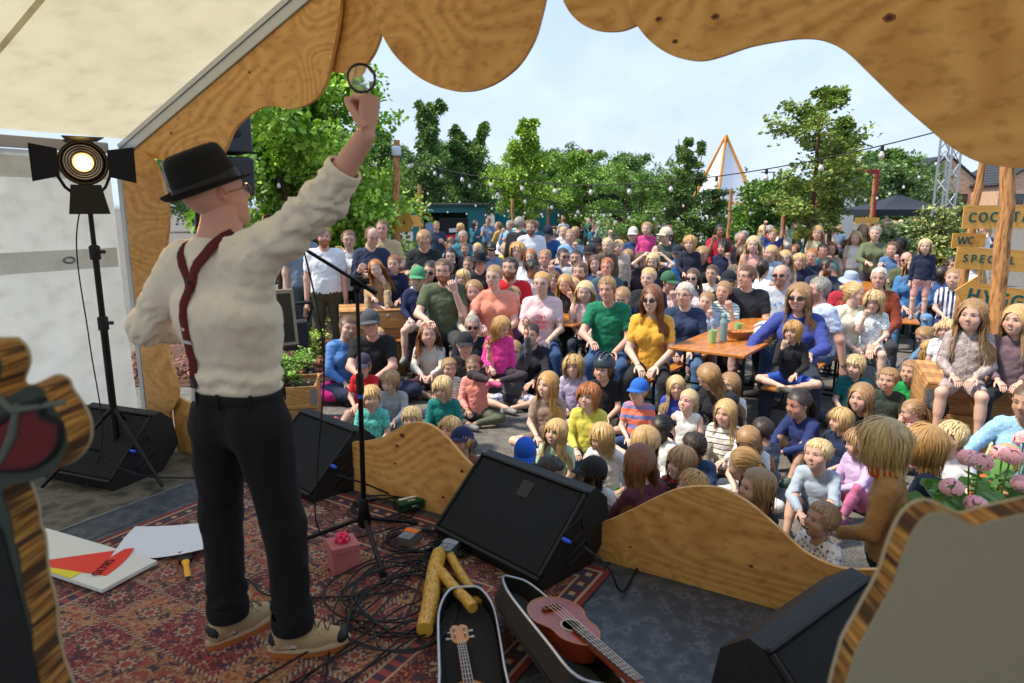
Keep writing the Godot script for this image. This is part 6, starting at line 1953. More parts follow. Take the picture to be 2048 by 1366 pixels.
func ground() -> void:
	var tarm := noise_tex(0.02, [[0.0, Color(0.42, 0.405, 0.385)], [0.5, Color(0.50, 0.485, 0.46)], [1.0, Color(0.56, 0.545, 0.52)]], 512, FastNoiseLite.TYPE_SIMPLEX, 6, false, 3)
	var chip := noise_tex(0.4, [[0.0, Color(0.55, 0.54, 0.53)], [0.5, Color(0.9, 0.89, 0.88)], [1.0, Color(1, 1, 1)]], 512, FastNoiseLite.TYPE_CELLULAR, 2, false, 5)
	var m := mat("asphalt", Color.WHITE, 0.92, 0.0, {"albedo_texture": tarm, "uv1_scale": V(0.5, 0.5, 1), "detail_enabled": true, "detail_albedo": chip, "detail_blend_mode": BaseMaterial3D.BLEND_MODE_MUL, "detail_uv_layer": BaseMaterial3D.DETAIL_UV_2, "uv2_scale": V(2.2, 2.2, 1), "normal_enabled": true, "normal_texture": noise_tex(0.35, [], 256, FastNoiseLite.TYPE_SIMPLEX, 3, true, 9), "normal_scale": 0.5})
	var g := ArrayMesh.new()
	var a := []; a.resize(Mesh.ARRAY_MAX)
	var P := PackedVector3Array([V(-260, 0, 60), V(260, 0, 60), V(260, 0, -420), V(-260, 0, -420)])
	var U := PackedVector2Array()
	for q in P: U.push_back(V2(q.x, q.z))
	a[Mesh.ARRAY_VERTEX] = P; a[Mesh.ARRAY_NORMAL] = PackedVector3Array([Vector3.UP, Vector3.UP, Vector3.UP, Vector3.UP]); a[Mesh.ARRAY_TEX_UV] = U; a[Mesh.ARRAY_TEX_UV2] = U
	a[Mesh.ARRAY_INDEX] = PackedInt32Array([0, 2, 1, 0, 3, 2])
	g.add_surface_from_arrays(Mesh.PRIMITIVE_TRIANGLES, a)
	struct("ground", g, m, "grey worn asphalt of the square")
	var rg := RandomNumberGenerator.new(); rg.seed = 3
	var bed := MB.new()
	bed.grid(30, 30, func(u, v):
		var q := V(-5.2 + u * 3.1, 0, -13.5 + v * 6.0)
		var e := minf(minf(u, 1.0 - u), minf(v, 1.0 - v))
		q.y = 0.10 * smoothstep(0.0, 0.12, e) + 0.03 * noise.get_noise_2d(q.x * 3.0, q.z * 3.0) + 0.004
		return q)
	struct("planting_bed", bed, mat("bed_soil", Color(0.30, 0.20, 0.145), 0.95), "brown soil bed with crushed brick")
	var ch := MB.new()
	ch.box(Vector3.ZERO, V(1, 0.55, 0.7), Basis.from_euler(V(0.2, 0.3, 0.1)), 0.12)
	scatter("brick_rubble", "crushed red brown brick rubble covering the planting bed", ch.mesh(), mat("rubble", Color(1, 1, 1), 0.9, 0.0, {"vertex_color_use_as_albedo": true}), 2600, func(i: int) -> Array:
		var q := V(rg.randf_range(-5.1, -2.15), 0.09, rg.randf_range(-13.3, -7.6))
		q.y += 0.03 * noise.get_noise_2d(q.x * 3.0, q.z * 3.0)
		var s := rg.randf_range(0.03, 0.085)
		var k := rg.randf()
		return [Transform3D(Basis.from_euler(V(rg.randf() * 6, rg.randf() * 6, rg.randf() * 6)).scaled(V(s, s, s)), q), Color(0.30, 0.12, 0.075).lerp(Color(0.17, 0.08, 0.055), k)])
func scatter(called: String, label: String, mesh: Mesh, m: Material, n: int, f: Callable, parent: Node3D = null) -> MultiMeshInstance3D:
	var mm := MultiMesh.new()
	mm.transform_format = MultiMesh.TRANSFORM_3D; mm.use_colors = true; mm.mesh = mesh
	mm.instance_count = n
	for i in n:
		var r: Array = f.call(i)
		mm.set_instance_transform(i, r[0]); mm.set_instance_color(i, r[1])
	var o := MultiMeshInstance3D.new()
	o.multimesh = mm; o.material_override = m
	if parent == null:
		o.name = numbered(called); o.set_meta("kind", "stuff"); o.set_meta("label", label); o.set_meta("category", "ground cover")
		add_child(o)
	else:
		o.name = called; o.set_meta("kind", "stuff"); parent.add_child(o, true)
	return o
var leaf_meshes := {}
func leaf_clump(kind: String) -> ArrayMesh:
	if leaf_meshes.has(kind): return leaf_meshes[kind]
	var rg := RandomNumberGenerator.new(); rg.seed = hash(kind)
	var m := MB.new()
	var n := 9
	for k in n:
		var d := V(rg.randfn(), rg.randfn() * 0.7 + 0.25, rg.randfn()).normalized()
		var s := rg.randf_range(0.7, 1.15)
		var base := d * rg.randf_range(0.1, 0.75)
		var side := d.cross(V(rg.randfn(), rg.randfn(), rg.randfn())).normalized()
		var nn := d.cross(side).normalized()
		if nn.y < 0: nn = -nn
		var w := (0.30 if kind == "round" else 0.22 if kind == "oak" else 0.15) * s
		var l := (0.55 if kind == "round" else 0.62 if kind == "oak" else 0.42) * s
		var sh := rg.randf_range(0.8, 1.15)
		m.tint = Color(sh, sh, sh * 0.95)
		var a := m.vert(base, nn); var e := m.vert(base + d * l - nn * 0.12 * s, nn)
		var b := m.vert(base + d * l * 0.3 + side * w, (nn + side * 0.3).normalized()); var c := m.vert(base + d * l * 0.3 - side * w, (nn - side * 0.3).normalized())
		var b2 := m.vert(base + d * l * 0.72 + side * w * 0.75, (nn + side * 0.3).normalized()); var c2 := m.vert(base + d * l * 0.72 - side * w * 0.75, (nn - side * 0.3).normalized())
		m.tri(a, b, c); m.tri(b, c, b2); m.tri(c, b2, c2); m.tri(b2, c2, e)
	leaf_meshes[kind] = m.mesh()
	return leaf_meshes[kind]
func leaf_mat() -> StandardMaterial3D:
	return mat("leaf", Color.WHITE, 0.55, 0.0, {"vertex_color_use_as_albedo": true, "backlight_enabled": true, "backlight": Color(0.55, 0.62, 0.25)})
func tree(label: String, at: Vector3, h: float, w: float, shape: String, col: Array, n: int, leaf: float, sd: int, stems := 1, low := 0.25, called := "tree", group := "trees round the square") -> void:
	var t := thing(called, label, "tree" if called == "tree" else "shrub", at, 0.0, group)
	var rg := RandomNumberGenerator.new(); rg.seed = sd
	var wood := MB.new()
	var tips := []
	var env := func(y: float) -> float:
		var u := clampf((y / h - low) / (1.0 - low), 0.0, 1.0)
		match shape:
			"column": return w * (0.4 + 0.6 * sin(pow(u, 0.6) * PI * 0.95)) * (1.08 - 0.85 * u)
			"cone": return w * (1.0 - u) * (0.4 + 0.6 * smoothstep(0.0, 0.15, u)) + 0.12 * w
			"spread": return w * sqrt(maxf(0.0, 1.0 - pow(u * 2.0 - 0.85, 2.0) * 0.72))
		return w * sqrt(maxf(0.02, 1.0 - pow(u * 2.0 - 1.0, 2.0)))
	for s in stems:
		var bx := V(rg.randf_range(-0.25, 0.25), 0, rg.randf_range(-0.25, 0.25)) * (w * 0.5 if stems > 1 else 0.0)
		var lean := V(rg.randf_range(-1, 1), 0, rg.randf_range(-1, 1)) * (0.12 * h if stems > 1 else 0.03 * h)
		var pts := []; var rad := []
		var r0 := 0.011 * h + 0.02
		if stems > 1: r0 *= 0.55
		for k in 9:
			var u := k / 8.0
			pts.push_back(bx + lean * u + V(rg.randf_range(-1, 1), 0, rg.randf_range(-1, 1)) * 0.012 * h * u + V(0, h * 0.94 * u, 0))
			rad.push_back(r0 * (1.0 - 0.85 * u) + 0.004)
		wood.tube(pts, rad, 8)
		var nl := int((30.0 if shape == "column" else 22.0) / stems) + 5
		for k in nl:
			var u := lerpf(low * 0.9, 0.97, (k + rg.randf()) / nl)
			var p0: Vector3 = pts[int(u * 7.99)].lerp(pts[int(u * 7.99) + 1], fmod(u * 7.99, 1.0))
			var a := rg.randf() * TAU
			var ln: float = env.call(p0.y + 0.1 * h) * rg.randf_range(0.65, 1.12)
			var rise := (1.9 if shape == "column" else 0.45) * rg.randf_range(0.5, 1.3)
			var p1 := p0 + V(cos(a), rise, sin(a)).normalized() * ln * 0.55
			var p2 := p1 + V(cos(a + rg.randf_range(-0.5, 0.5)), rise * 0.8, sin(a + rg.randf_range(-0.5, 0.5))).normalized() * ln * 0.5
			var rr := maxf(0.005, r0 * 0.32 * (1.0 - u))
			wood.tube([p0, p1, p2], [rr, rr * 0.6, 0.003], 5)
			tips.push_back([p0.lerp(p1, 0.55), ln * 0.18]); tips.push_back([p1, ln * 0.24]); tips.push_back([p1.lerp(p2, 0.5), ln * 0.26]); tips.push_back([p2, ln * 0.22])
			for j in 2:
				var q := p1.lerp(p2, rg.randf()) + V(rg.randf_range(-1, 1), rg.randf_range(-0.4, 0.7), rg.randf_range(-1, 1)) * ln * 0.32
				wood.tube([p1, q], [rr * 0.4, 0.002], 4)
				tips.push_back([q, ln * 0.2])
	part("trunk", wood, mats.bark, t)
	var lo := Color(col[0][0], col[0][1], col[0][2]) * 2.3; var hi := Color(col[1][0], col[1][1], col[1][2]) * 2.3
	var kind := "oak" if leaf > 0.16 else "small"
	if shape == "spread": kind = "round"
	scatter("crown", "", leaf_clump(kind), leaf_mat(), n, func(i: int) -> Array:
		var tp: Array = tips[rg.randi() % tips.size()]
		var q: Vector3 = tp[0] + V(rg.randfn(), rg.randfn() * 0.8, rg.randfn()) * tp[1] * 0.45
		q.y = maxf(q.y, h * low * 0.6)
		var s := leaf * rg.randf_range(0.65, 1.3)
		return [Transform3D(Basis.from_euler(V(rg.randf_range(-0.5, 0.5), rg.randf() * TAU, rg.randf_range(-0.5, 0.5))).scaled(V(s, s, s)), q), lo.lerp(hi, pow(rg.randf(), 1.3))], t)
func trees() -> void:
	var dark := [[0.03, 0.062, 0.016], [0.10, 0.17, 0.036]]
	var mid := [[0.035, 0.08, 0.016], [0.12, 0.20, 0.035]]
	var lime := [[0.075, 0.135, 0.015], [0.24, 0.34, 0.05]]
	var oak := [[0.04, 0.075, 0.016], [0.17, 0.21, 0.04]]
	tree("broad leafy young maple at the left beside the stage", V(-3.85, 0, -11.7), 4.7, 1.85, "ball", [[0.05, 0.11, 0.012], [0.20, 0.33, 0.04]], 3600, 0.175, 11, 3, 0.24)
	tree("pale green maple sapling behind the standing men", V(-3.3, 0, -13.2), 3.2, 1.35, "ball", lime, 1900, 0.19, 12, 2, 0.22)
	tree("dark shrub with red berries left of the log pole", V(-4.1, 0, -15.0), 2.0, 1.5, "ball", [[0.02, 0.045, 0.014], [0.07, 0.12, 0.03]], 1700, 0.17, 13, 3, 0.08, "shrub")
	tree("tall narrow dark oak with two peaks behind the tables", V(-3.85, 0, -30), 6.9, 2.1, "column", dark, 3600, 0.17, 14, 3, 0.12)
	tree("second narrow dark oak right of the two peaked one", V(-1.55, 0, -31), 6.0, 2.1, "column", dark, 3300, 0.17, 15, 2, 0.14)
	tree("bright lime green hornbeam in the middle distance", V(0.45, 0, -27), 5.45, 2.0, "column", lime, 3400, 0.165, 16, 2, 0.2)
	tree("light green round tree right of the hornbeam", V(3.1, 0, -30), 4.6, 1.7, "ball", [[0.05, 0.1, 0.018], [0.17, 0.27, 0.05]], 2400, 0.165, 17, 2, 0.28)
	tree("mid green tree behind the log pole", V(-5.9, 0, -31), 5.7, 2.3, "column", mid, 3200, 0.17, 18, 3, 0.15)
	tree("mid green tree between the two oaks further back", V(-3.0, 0, -36), 5.6, 1.9, "ball", mid, 2300, 0.2, 19, 1, 0.2)
	tree("soft olive green tree behind the lime hornbeam", V(1.9, 0, -36), 4.9, 2.0, "ball", mid, 2300, 0.2, 20, 1, 0.2)
	tree("dark willow thicket behind the birches", V(6.0, 0, -36), 4.7, 2.6, "ball", dark, 2500, 0.2, 21, 3, 0.1)
	tree("tallest young birch in the thicket with feathery top", V(4.95, 0, -19.8), 4.15, 1.15, "column", [[0.03, 0.07, 0.016], [0.13, 0.20, 0.045]], 3000, 0.13, 22, 4, 0.05)
	tree("bushy birch at the thicket's left side", V(3.7, 0, -20.5), 3.2, 1.2, "ball", [[0.03, 0.075, 0.014], [0.12, 0.21, 0.04]], 2600, 0.13, 23, 4, 0.04)
	tree("low birch at the thicket's right side", V(5.75, 0, -20.2), 2.7, 0.9, "ball", [[0.035, 0.075, 0.016], [0.13, 0.2, 0.045]], 2200, 0.13, 24, 4, 0.04)
	tree("green shrub left of the young oak", V(8.0, 0, -22), 2.9, 1.4, "ball", mid, 1900, 0.2, 25, 4, 0.05, "shrub")
	tree("young red oak with bare lower trunk standing among the audience", V(5.45, 0, -12.8), 4.4, 0.92, "ball", oak, 1250, 0.155, 26, 1, 0.38)
	tree("second young oak just behind the first", V(6.25, 0, -13.7), 3.9, 1.0, "column", oak, 1350, 0.16, 27, 1, 0.42)
	tree("big round dark tree beyond the roofs", V(40.5, 0, -76), 8.2, 3.4, "ball", dark, 1800, 0.62, 28, 1, 0.2)
	tree("grey green olive like bush behind the truss", V(8.1, 0, -13.6), 1.75, 0.9, "ball", [[0.06, 0.085, 0.035], [0.2, 0.24, 0.10]], 1300, 0.15, 29, 4, 0.25, "shrub")
	tree("loose twiggy bush beside the sign boards", V(7.3, 0, -11.6), 2.15, 0.75, "column", [[0.06, 0.085, 0.03], [0.24, 0.26, 0.10]], 420, 0.14, 30, 5, 0.2, "shrub")
	for k in 9:
		var x := -26.0 + k * 7.0
		var lab: String = ["leftmost tree of the far green belt", "second tree of the far belt from the left", "third tree of the far belt from the left", "fourth tree of the far belt from the left", "far belt tree behind the lime hornbeam", "far belt tree left of the white pyramid", "far belt tree right of the white pyramid", "far belt tree behind the red frame", "far belt tree left of the black gazebo"][k]
		tree(lab, V(x + fmod(k * 3.7, 2.0), 0, -58 - fmod(k * 5.3, 6.0)), 6.0 + fmod(k * 1.9, 2.2) - (2.6 if k > 4 else 0.0), 4.2, "ball", [[0.03, 0.06, 0.02], [0.10, 0.16, 0.045]], 2200, 0.4, 60 + k, 2, 0.05, "tree", "far green belt")
	for e in [["small weeds with feathery leaves in the brick rubble", V(-2.55, 0.08, -8.1), 0.45, 0.25], ["leafy seedling beside the standing men's feet", V(-2.95, 0.08, -7.9), 0.62, 0.3], ["low green weeds near the pram", V(-2.75, 0.08, -9.0), 0.4, 0.4]]:
		tree(e[0], e[1], e[2], e[3], "ball", [[0.07, 0.13, 0.02], [0.22, 0.33, 0.05]], 220, 0.075, int(e[2] * 100), 4, 0.1, "weed", "weeds in the planting bed")
func frame_leg(m: MB, w: float, h: float, z: float, back: float) -> void:
	for s in [-1.0, 1.0]: m.tube([V(s * w * 0.40, 0.0, z), V(s * w * 0.40, h, z)], [0.014], 6)
	m.tube([V(-w * 0.4, h * 0.55, z), V(w * 0.4, h * 0.55, z)], [0.011], 6)
	m.tube([V(-w * 0.4, 0.012, z), V(w * 0.4, 0.012, z)], [0.012], 6)
	m.tube([V(0, h * 0.55, z), V(0, h, z - back)], [0.009], 6)
func beer_table(label: String, at: Vector3, axis: Vector3, ln := 2.2, wd := 0.68, ht := 0.765) -> void:
	var t := thing("beer_table", label, "table", at, atan2(axis.x, axis.z), "orange folding beer tables")
	var m := MB.new(); m.box(V(0, ht - 0.013, 0), V(wd, 0.027, ln), Basis(), 0.005)
	part("tabletop", m, mats.tabletop, t)
	for s in [-1.0, 1.0]:
		var f := MB.new(); frame_leg(f, wd, ht - 0.03, s * ln * 0.40, s * 0.35)
		part("folding_leg", f, mat("frame_green", Color(0.05, 0.16, 0.12), 0.5, 0.3), t)
func beer_bench(label: String, at: Vector3, axis: Vector3, ln := 2.2) -> void:
	var t := thing("beer_bench", label, "bench", at, atan2(axis.x, axis.z), "orange folding beer benches")
	var m := MB.new(); m.box(V(0, 0.442, 0), V(0.25, 0.027, ln), Basis(), 0.005)
	part("seat", m, mats.tabletop, t)
	for s in [-1.0, 1.0]:
		var f := MB.new(); frame_leg(f, 0.25, 0.428, s * ln * 0.42, s * 0.22)
		part("folding_leg", f, mat("frame_green", Color(0.05, 0.16, 0.12), 0.5, 0.3), t)
func crate(label: String, at: Vector3, turn: float, size: Vector3, rows: int, group := "pallet collar crates") -> Node3D:
	var t := thing("pallet_crate", label, "crate", at, turn, group)
	var rh := size.y / rows
	for r in rows:
		for e in 4:
			var m := MB.new()
			var alongx := e < 2
			var s := 1.0 if e % 2 == 0 else -1.0
			if alongx: m.box(V(0, rh * (r + 0.5), s * (size.z * 0.5 - 0.011)), V(size.x, rh - 0.006, 0.022), Basis(), 0.003)
			else: m.box(V(s * (size.x * 0.5 - 0.011), rh * (r + 0.5), 0), V(0.022, rh - 0.006, size.z - 0.046), Basis(), 0.003)
			for q in m.uv.size(): m.uv[q] = V2(m.v[q].x + m.v[q].z, m.v[q].y) + V2(r * 0.37, e * 0.21)
			part("plank", m, mats.plank if (r + e) % 2 else mats.plank_b, t)
		for cx in [-1.0, 1.0]:
			for cz in [-1.0, 1.0]:
				var hm := MB.new()
				hm.box(V(cx * (size.x * 0.5 - 0.03), rh * (r + 0.5), cz * (size.z * 0.5 + 0.002)), V(0.05, rh * 0.7, 0.003), Basis())
				hm.box(V(cx * (size.x * 0.5 + 0.002), rh * (r + 0.5), cz * (size.z * 0.5 - 0.03)), V(0.003, rh * 0.7, 0.05), Basis())
				part("steel_hinge", hm, mats.galv, t)
	return t
func cup(label: String, at: Vector3, col: Color) -> void:
	var m := MB.new()
	m.lathe([V2(0.001, 0.0), V2(0.028, 0.0), V2(0.03, 0.006), V2(0.041, 0.115), V2(0.042, 0.118), V2(0.039, 0.115), V2(0.028, 0.01)], 18)
	single("plastic_cup", m, mat("cup_" + col.to_html(), col, 0.3, 0.0, {"backlight_enabled": true, "backlight": Color(0.5, 0.6, 0.4)}), label, "cup", Transform3D(Basis(), at), "green festival cups")
func furniture() -> void:
	var ax := V(0.59, 0, -0.81)
	beer_table("beer table with bottles, food tray and cups nearest the right front", V(2.34, 0, -6.74), ax)
	beer_table("beer table with one green cup where the emerald tee man leans", V(0.98, 0, -8.3), V(0.55, 0, -0.83))
	beer_table("beer table with green pillow at the left", V(-0.35, 0, -9.15), V(0.5, 0, -0.86))
	beer_bench("bench under the mustard dress woman", V(1.78, 0, -6.95), ax)
	beer_bench("bench under the royal blue cardigan woman", V(2.93, 0, -6.62), ax)
	beer_bench("bench under the emerald tee man", V(1.5, 0, -7.5), V(0.55, 0, -0.83))
	beer_bench("bench under the pink lettered tee woman", V(0.35, 0, -8.1), V(0.4, 0, -0.9))
	beer_bench("bench under the white blouse woman", V(-0.75, 0, -8.9), V(0.5, 0, -0.86))
	beer_bench("short bench end under the denim jacket woman", V(5.9, 0, -10.2), V(0.42, 0, -0.9))
	beer_bench("bench under the cream blouse woman", V(3.95, 0, -7.9), ax)
	var k := 0
	var tl := ["left rear beer table nearest the log pole", "left rear beer table behind the black tee man", "left rear beer table left of the chalkboard", "rear beer table below the narrow oaks", "rear beer table in the centre gap", "rear beer table by the bar counter", "rear beer table at the birches", "rear beer table near the red tee person", "rear beer table left of the oak trunk", "rear beer table right of the oak trunk", "rear beer table by the white board", "rear beer table under the red frame", "rear beer table near the truss"]
	for p in [[-2.4, -14.2], [-1.5, -12.0], [-2.0, -17.5], [-0.6, -15.5], [0.7, -16.6], [1.9, -18.5], [2.0, -13.6], [3.6, -14.6], [4.6, -11.7], [5.6, -11.2], [8.4, -17.5], [9.8, -15.5], [7.2, -11.4]]:
		var at := V(p[0], 0, p[1])
		var d := V(0.94, 0, -0.34) if k < 6 else V(0.5, 0, -0.86)
		beer_table(tl[k], at, d)
		var sd := V(-d.z, 0, d.x).normalized() * 0.58
		beer_bench("bench in front of the " + tl[k], at + sd, d)
		beer_bench("bench behind the " + tl[k], at - sd, d)
		k += 1
	cup("green cup at the near corner of the right front table", V(1.86, 0.767, -6.22), Color(0.62, 0.80, 0.55))
	cup("green cup behind the steel bottle", V(2.22, 0.767, -6.6), Color(0.62, 0.80, 0.55))
	cup("green cup beside the bicycle helmet", V(2.5, 0.767, -6.72), Color(0.56, 0.78, 0.52))
	cup("darker green cup on the middle table", V(0.52, 0.767, -7.62), Color(0.32, 0.58, 0.33))
	cup("pale cup beside the green pillow", V(-0.72, 0.767, -8.35), Color(0.75, 0.85, 0.7))
	var b := MB.new()
	b.lathe([V2(0.001, 0), V2(0.036, 0), V2(0.038, 0.01), V2(0.038, 0.17), V2(0.034, 0.19), V2(0.022, 0.215), V2(0.022, 0.23), V2(0.025, 0.232), V2(0.025, 0.262), V2(0.001, 0.264)], 20)
	single("steel_bottle", b, mat("bottle_grey", Color(0.50, 0.60, 0.60), 0.4, 0.1), "grey green insulated drinking bottle on the right front table", "bottle", Transform3D(Basis(), V(1.98, 0.767, -6.3)))
	for e in [[V(2.75, 0.767, -7.1), "clear water bottle with blue cap standing upright"], [V(2.85, 0.767, -7.2), "second clear water bottle just behind the first"]]:
		var t := thing("water_bottle", e[1], "bottle", e[0], 0.0, "water bottles on the table")
		var w := MB.new()
		w.lathe([V2(0.001, 0), V2(0.034, 0), V2(0.036, 0.02), V2(0.033, 0.06), V2(0.036, 0.10), V2(0.035, 0.16), V2(0.014, 0.21), V2(0.014, 0.225)], 16)
		part("plastic_body", w, mat("clear_plastic", Color(0.85, 0.92, 0.97, 0.25), 0.08, 0.0, {"transparency": BaseMaterial3D.TRANSPARENCY_ALPHA}), t)
		var c := MB.new(); c.lathe([V2(0.016, 0.222), V2(0.016, 0.242), V2(0.001, 0.243)], 12); part("cap", c, mat("cap_blue", Color(0.3, 0.5, 0.8), 0.5), t)
	var tr := thing("food_tray", "brown cardboard food tray on the right front table", "food tray", V(2.17, 0.767, -6.42), 0.4)
	var tm := MB.new()
	tm.grid(4, 1, func(u, v):
		var i := int(round(u * 4)) % 4
		var q: Vector2 = [V2(-1, -1), V2(1, -1), V2(1, 1), V2(-1, 1)][i]
		var s: float = lerpf(0.055, 0.085, v)
		return V(q.x * s * 1.25, 0.075 * v, q.y * s))
	tm.box(V(0, 0.004, 0), V(0.14, 0.006, 0.11), Basis())
	part("tray", tm, mat("card", Color(0.66, 0.47, 0.28), 0.8), tr)
	var fd := MB.new()
	for j in 9: fd.ball(V(-0.05 + 0.025 * (j % 5), 0.05 + 0.008 * (j % 2), -0.03 + 0.03 * (j / 4)), V(0.03, 0.02, 0.024), 8, 6)
	part("leftover_food", fd, mat("fries", Color(0.72, 0.42, 0.15), 0.7), tr)
	var hl := thing("cycle_helmet", "white and red child's bicycle helmet lying on the table", "helmet", V(2.45, 0.80, -6.45), 0.8)
	var hsh := MB.new(); hsh.add(cap_shape("helmet"), Transform3D(Basis().scaled(V(0.24, 0.24, 0.24)), V(0, -0.04, 0)))
	part("helmet_shell", hsh, mat("helmet_white", Color(0.85, 0.82, 0.82), 0.3), hl)
	var stp := MB.new(); stp.tube([V(-0.1, 0.06, 0.05), V(0, 0.11, 0.02), V(0.1, 0.06, -0.02)], [0.012], 8, 0.4); part("red_stripe", stp, mat("stripe_red", Color(0.8, 0.15, 0.2), 0.4), hl)
	var nap := MB.new()
	nap.grid(14, 14, func(u, v): return V((u - 0.5) * 0.28, 0.02 + 0.07 * absf(noise.get_noise_2d(u * 3.0, v * 3.0)) * 2.0 * sin(u * PI) * sin(v * PI), (v - 0.5) * 0.24))
	single("paper_napkin", nap, mat("napkin", Color(0.80, 0.72, 0.66), 0.8), "crumpled paper and napkins behind the food tray", "napkin", Transform3D(Basis(), V(2.62, 0.767, -6.68)))
	var bx := thing("lunch_box", "blue lidded lunch box on the right front table", "box", V(2.62, 0.767, -6.42), -0.6)
	var bm := MB.new(); bm.box(V(0, 0.025, 0), V(0.22, 0.05, 0.15), Basis(), 0.01); part("box", bm, mat("lunch_blue", Color(0.15, 0.35, 0.85), 0.4), bx)
	var bl := MB.new(); bl.box(V(0, 0.056, 0), V(0.228, 0.012, 0.158), Basis(), 0.004); part("lid", bl, mat("lunch_lid", Color(0.85, 0.87, 0.9), 0.4), bx)
	var pw := MB.new(); pw.ball(Vector3.ZERO, V(0.22, 0.075, 0.13), 20, 12)
	single("pillow", pw, cloth("4a9a4a"), "green cushion lying on the left beer table", "pillow", Transform3D(Basis.from_euler(V(0.15, 0.4, 0.18)), V(-0.55, 0.845, -8.28)))
	crate("wooden crate that two girls sit on beside the left table", V(-1.62, 0, -8.35), 0.25, V(1.0, 0.78, 0.7), 4)
	crate("planter crate at the right on which the paisley dress girl sits", V(3.95, 0, -5.25), -0.42, V(1.25, 0.66, 0.85), 3)
	crate("small planter crate with green seedlings left of the red shirt boy", V(-2.12, 0, -6.15), 0.2, V(0.62, 0.42, 0.5), 2)
	tree("green seedlings growing in the small planter crate", V(-2.12, 0.38, -6.15), 0.26, 0.26, "ball", [[0.06, 0.12, 0.02], [0.18, 0.3, 0.05]], 260, 0.06, 91, 5, 0.05, "seedling", "weeds in the planting bed")
	var soil := MB.new(); soil.box(V(-2.12, 0.37, -6.15), V(0.57, 0.02, 0.45), Basis(Vector3.UP, 0.2)); struct("planter_soil", soil, mats.bed_soil, "dark soil in the small crate")
	var seat := thing("crate_lid", "plank lid of the right planter crate", "wooden board", V(3.95, 0.66, -5.25), -0.42)
	for j in 5:
		var m := MB.new(); m.box(V(0, 0.012, -0.34 + j * 0.17), V(1.24, 0.022, 0.164), Basis(), 0.003)
		part("plank", m, mats.plank_b if j % 2 else mats.plank, seat)
	var seat2 := thing("crate_lid", "plank lid of the left crate under the two girls", "wooden board", V(-1.62, 0.78, -8.35), 0.25)
	for j in 4:
		var m := MB.new(); m.box(V(0, 0.012, -0.26 + j * 0.175), V(1.0, 0.022, 0.168), Basis(), 0.003)
		part("plank", m, mats.plank_b if j % 2 else mats.plank, seat2)
func log_pole(label: String, a: Vector3, b: Vector3, r: float) -> void:
	var m := MB.new()
	var pts := []; var rad := []
	var rg := RandomNumberGenerator.new(); rg.seed = hash(label)
	for k in 12:
		var t := k / 11.0
		pts.push_back(a.lerp(b, t) + V(rg.randf_range(-1, 1), 0, rg.randf_range(-1, 1)) * r * 0.22)
		rad.push_back(r * (1.0 - 0.25 * t) * rg.randf_range(0.92, 1.08))
	m.tube(pts, rad, 12)
	single("log_pole", m, mats.pole, label, "pole", Transform3D(), "debarked log poles")
func sign_board(label: String, text: String, at: Vector3, turn: float, roll: float, poly: PackedVector2Array, ts: float, off := Vector2.ZERO, letter := true) -> void:
	var t := thing("sign_board", label, "sign", at, turn, "yellow wooden signs with green letters")
	t.rotation.z = roll
	var m := MB.new(); m.prism(poly, 0.014, Transform3D(Basis(), V(0, 0, 0.007)))
	part("board", m, mat("sign_yellow", Color(1.0, 0.98, 0.82), 0.65, 0.0, {"albedo_texture": (mats.ply as StandardMaterial3D).albedo_texture, "uv1_scale": V(0.6, 1.5, 1)}), t)
	if letter:
		var x := off.x
		for ch in text:
			var tm := TextMesh.new(); tm.text = ch; tm.font_size = 48; tm.pixel_size = ts / 48.0; tm.depth = 0.003
			var sf := SystemFont.new(); sf.font_names = PackedStringArray(["Droid Sans"]); sf.font_weight = 700
			tm.font = sf
			if ch != " ": part("letter", tm, mat("sign_green", Color(0.02, 0.33, 0.32), 0.6), t, Transform3D(Basis(), V(x, off.y, 0.009)))
			x += ts * (0.42 if ch == "I" else 0.74)
func string_lights(label: String, a: Vector3, b: Vector3, sag: float, n: int) -> void:
	var t := thing("string_lights", label, "string lights", Vector3.ZERO, 0.0, "strings of festoon bulbs")
	var pts := []
	for k in 33:
		var u := k / 32.0
		pts.push_back(a.lerp(b, u) - V(0, sag * 4.0 * u * (1.0 - u), 0))
	var m := MB.new(); m.tube(pts, [0.007], 5)
	part("wire", m, mats.rubber, t)
	var bulb := MB.new()
	bulb.lathe([V2(0.012, -0.055), V2(0.018, -0.07), V2(0.028, -0.095), V2(0.029, -0.11), V2(0.021, -0.13), V2(0.001, -0.137)], 12)
	var bm := bulb.mesh()
	var sock := MB.new(); sock.lathe([V2(0.012, 0.0), V2(0.018, -0.005), V2(0.018, -0.055), V2(0.014, -0.056)], 10)
	var sm2 := sock.mesh()
	for k in n:
		var u := (k + 0.5) / n
		var q := a.lerp(b, u) - V(0, sag * 4.0 * u * (1.0 - u), 0)
		var o := part("bulb", bm, mat("bulb_glass", Color(0.80, 0.80, 0.78), 0.12, 0.0, {"clearcoat_enabled": true, "clearcoat": 0.6}), t, Transform3D(Basis(), q))
		part("socket", sm2, mats.rubber, o)
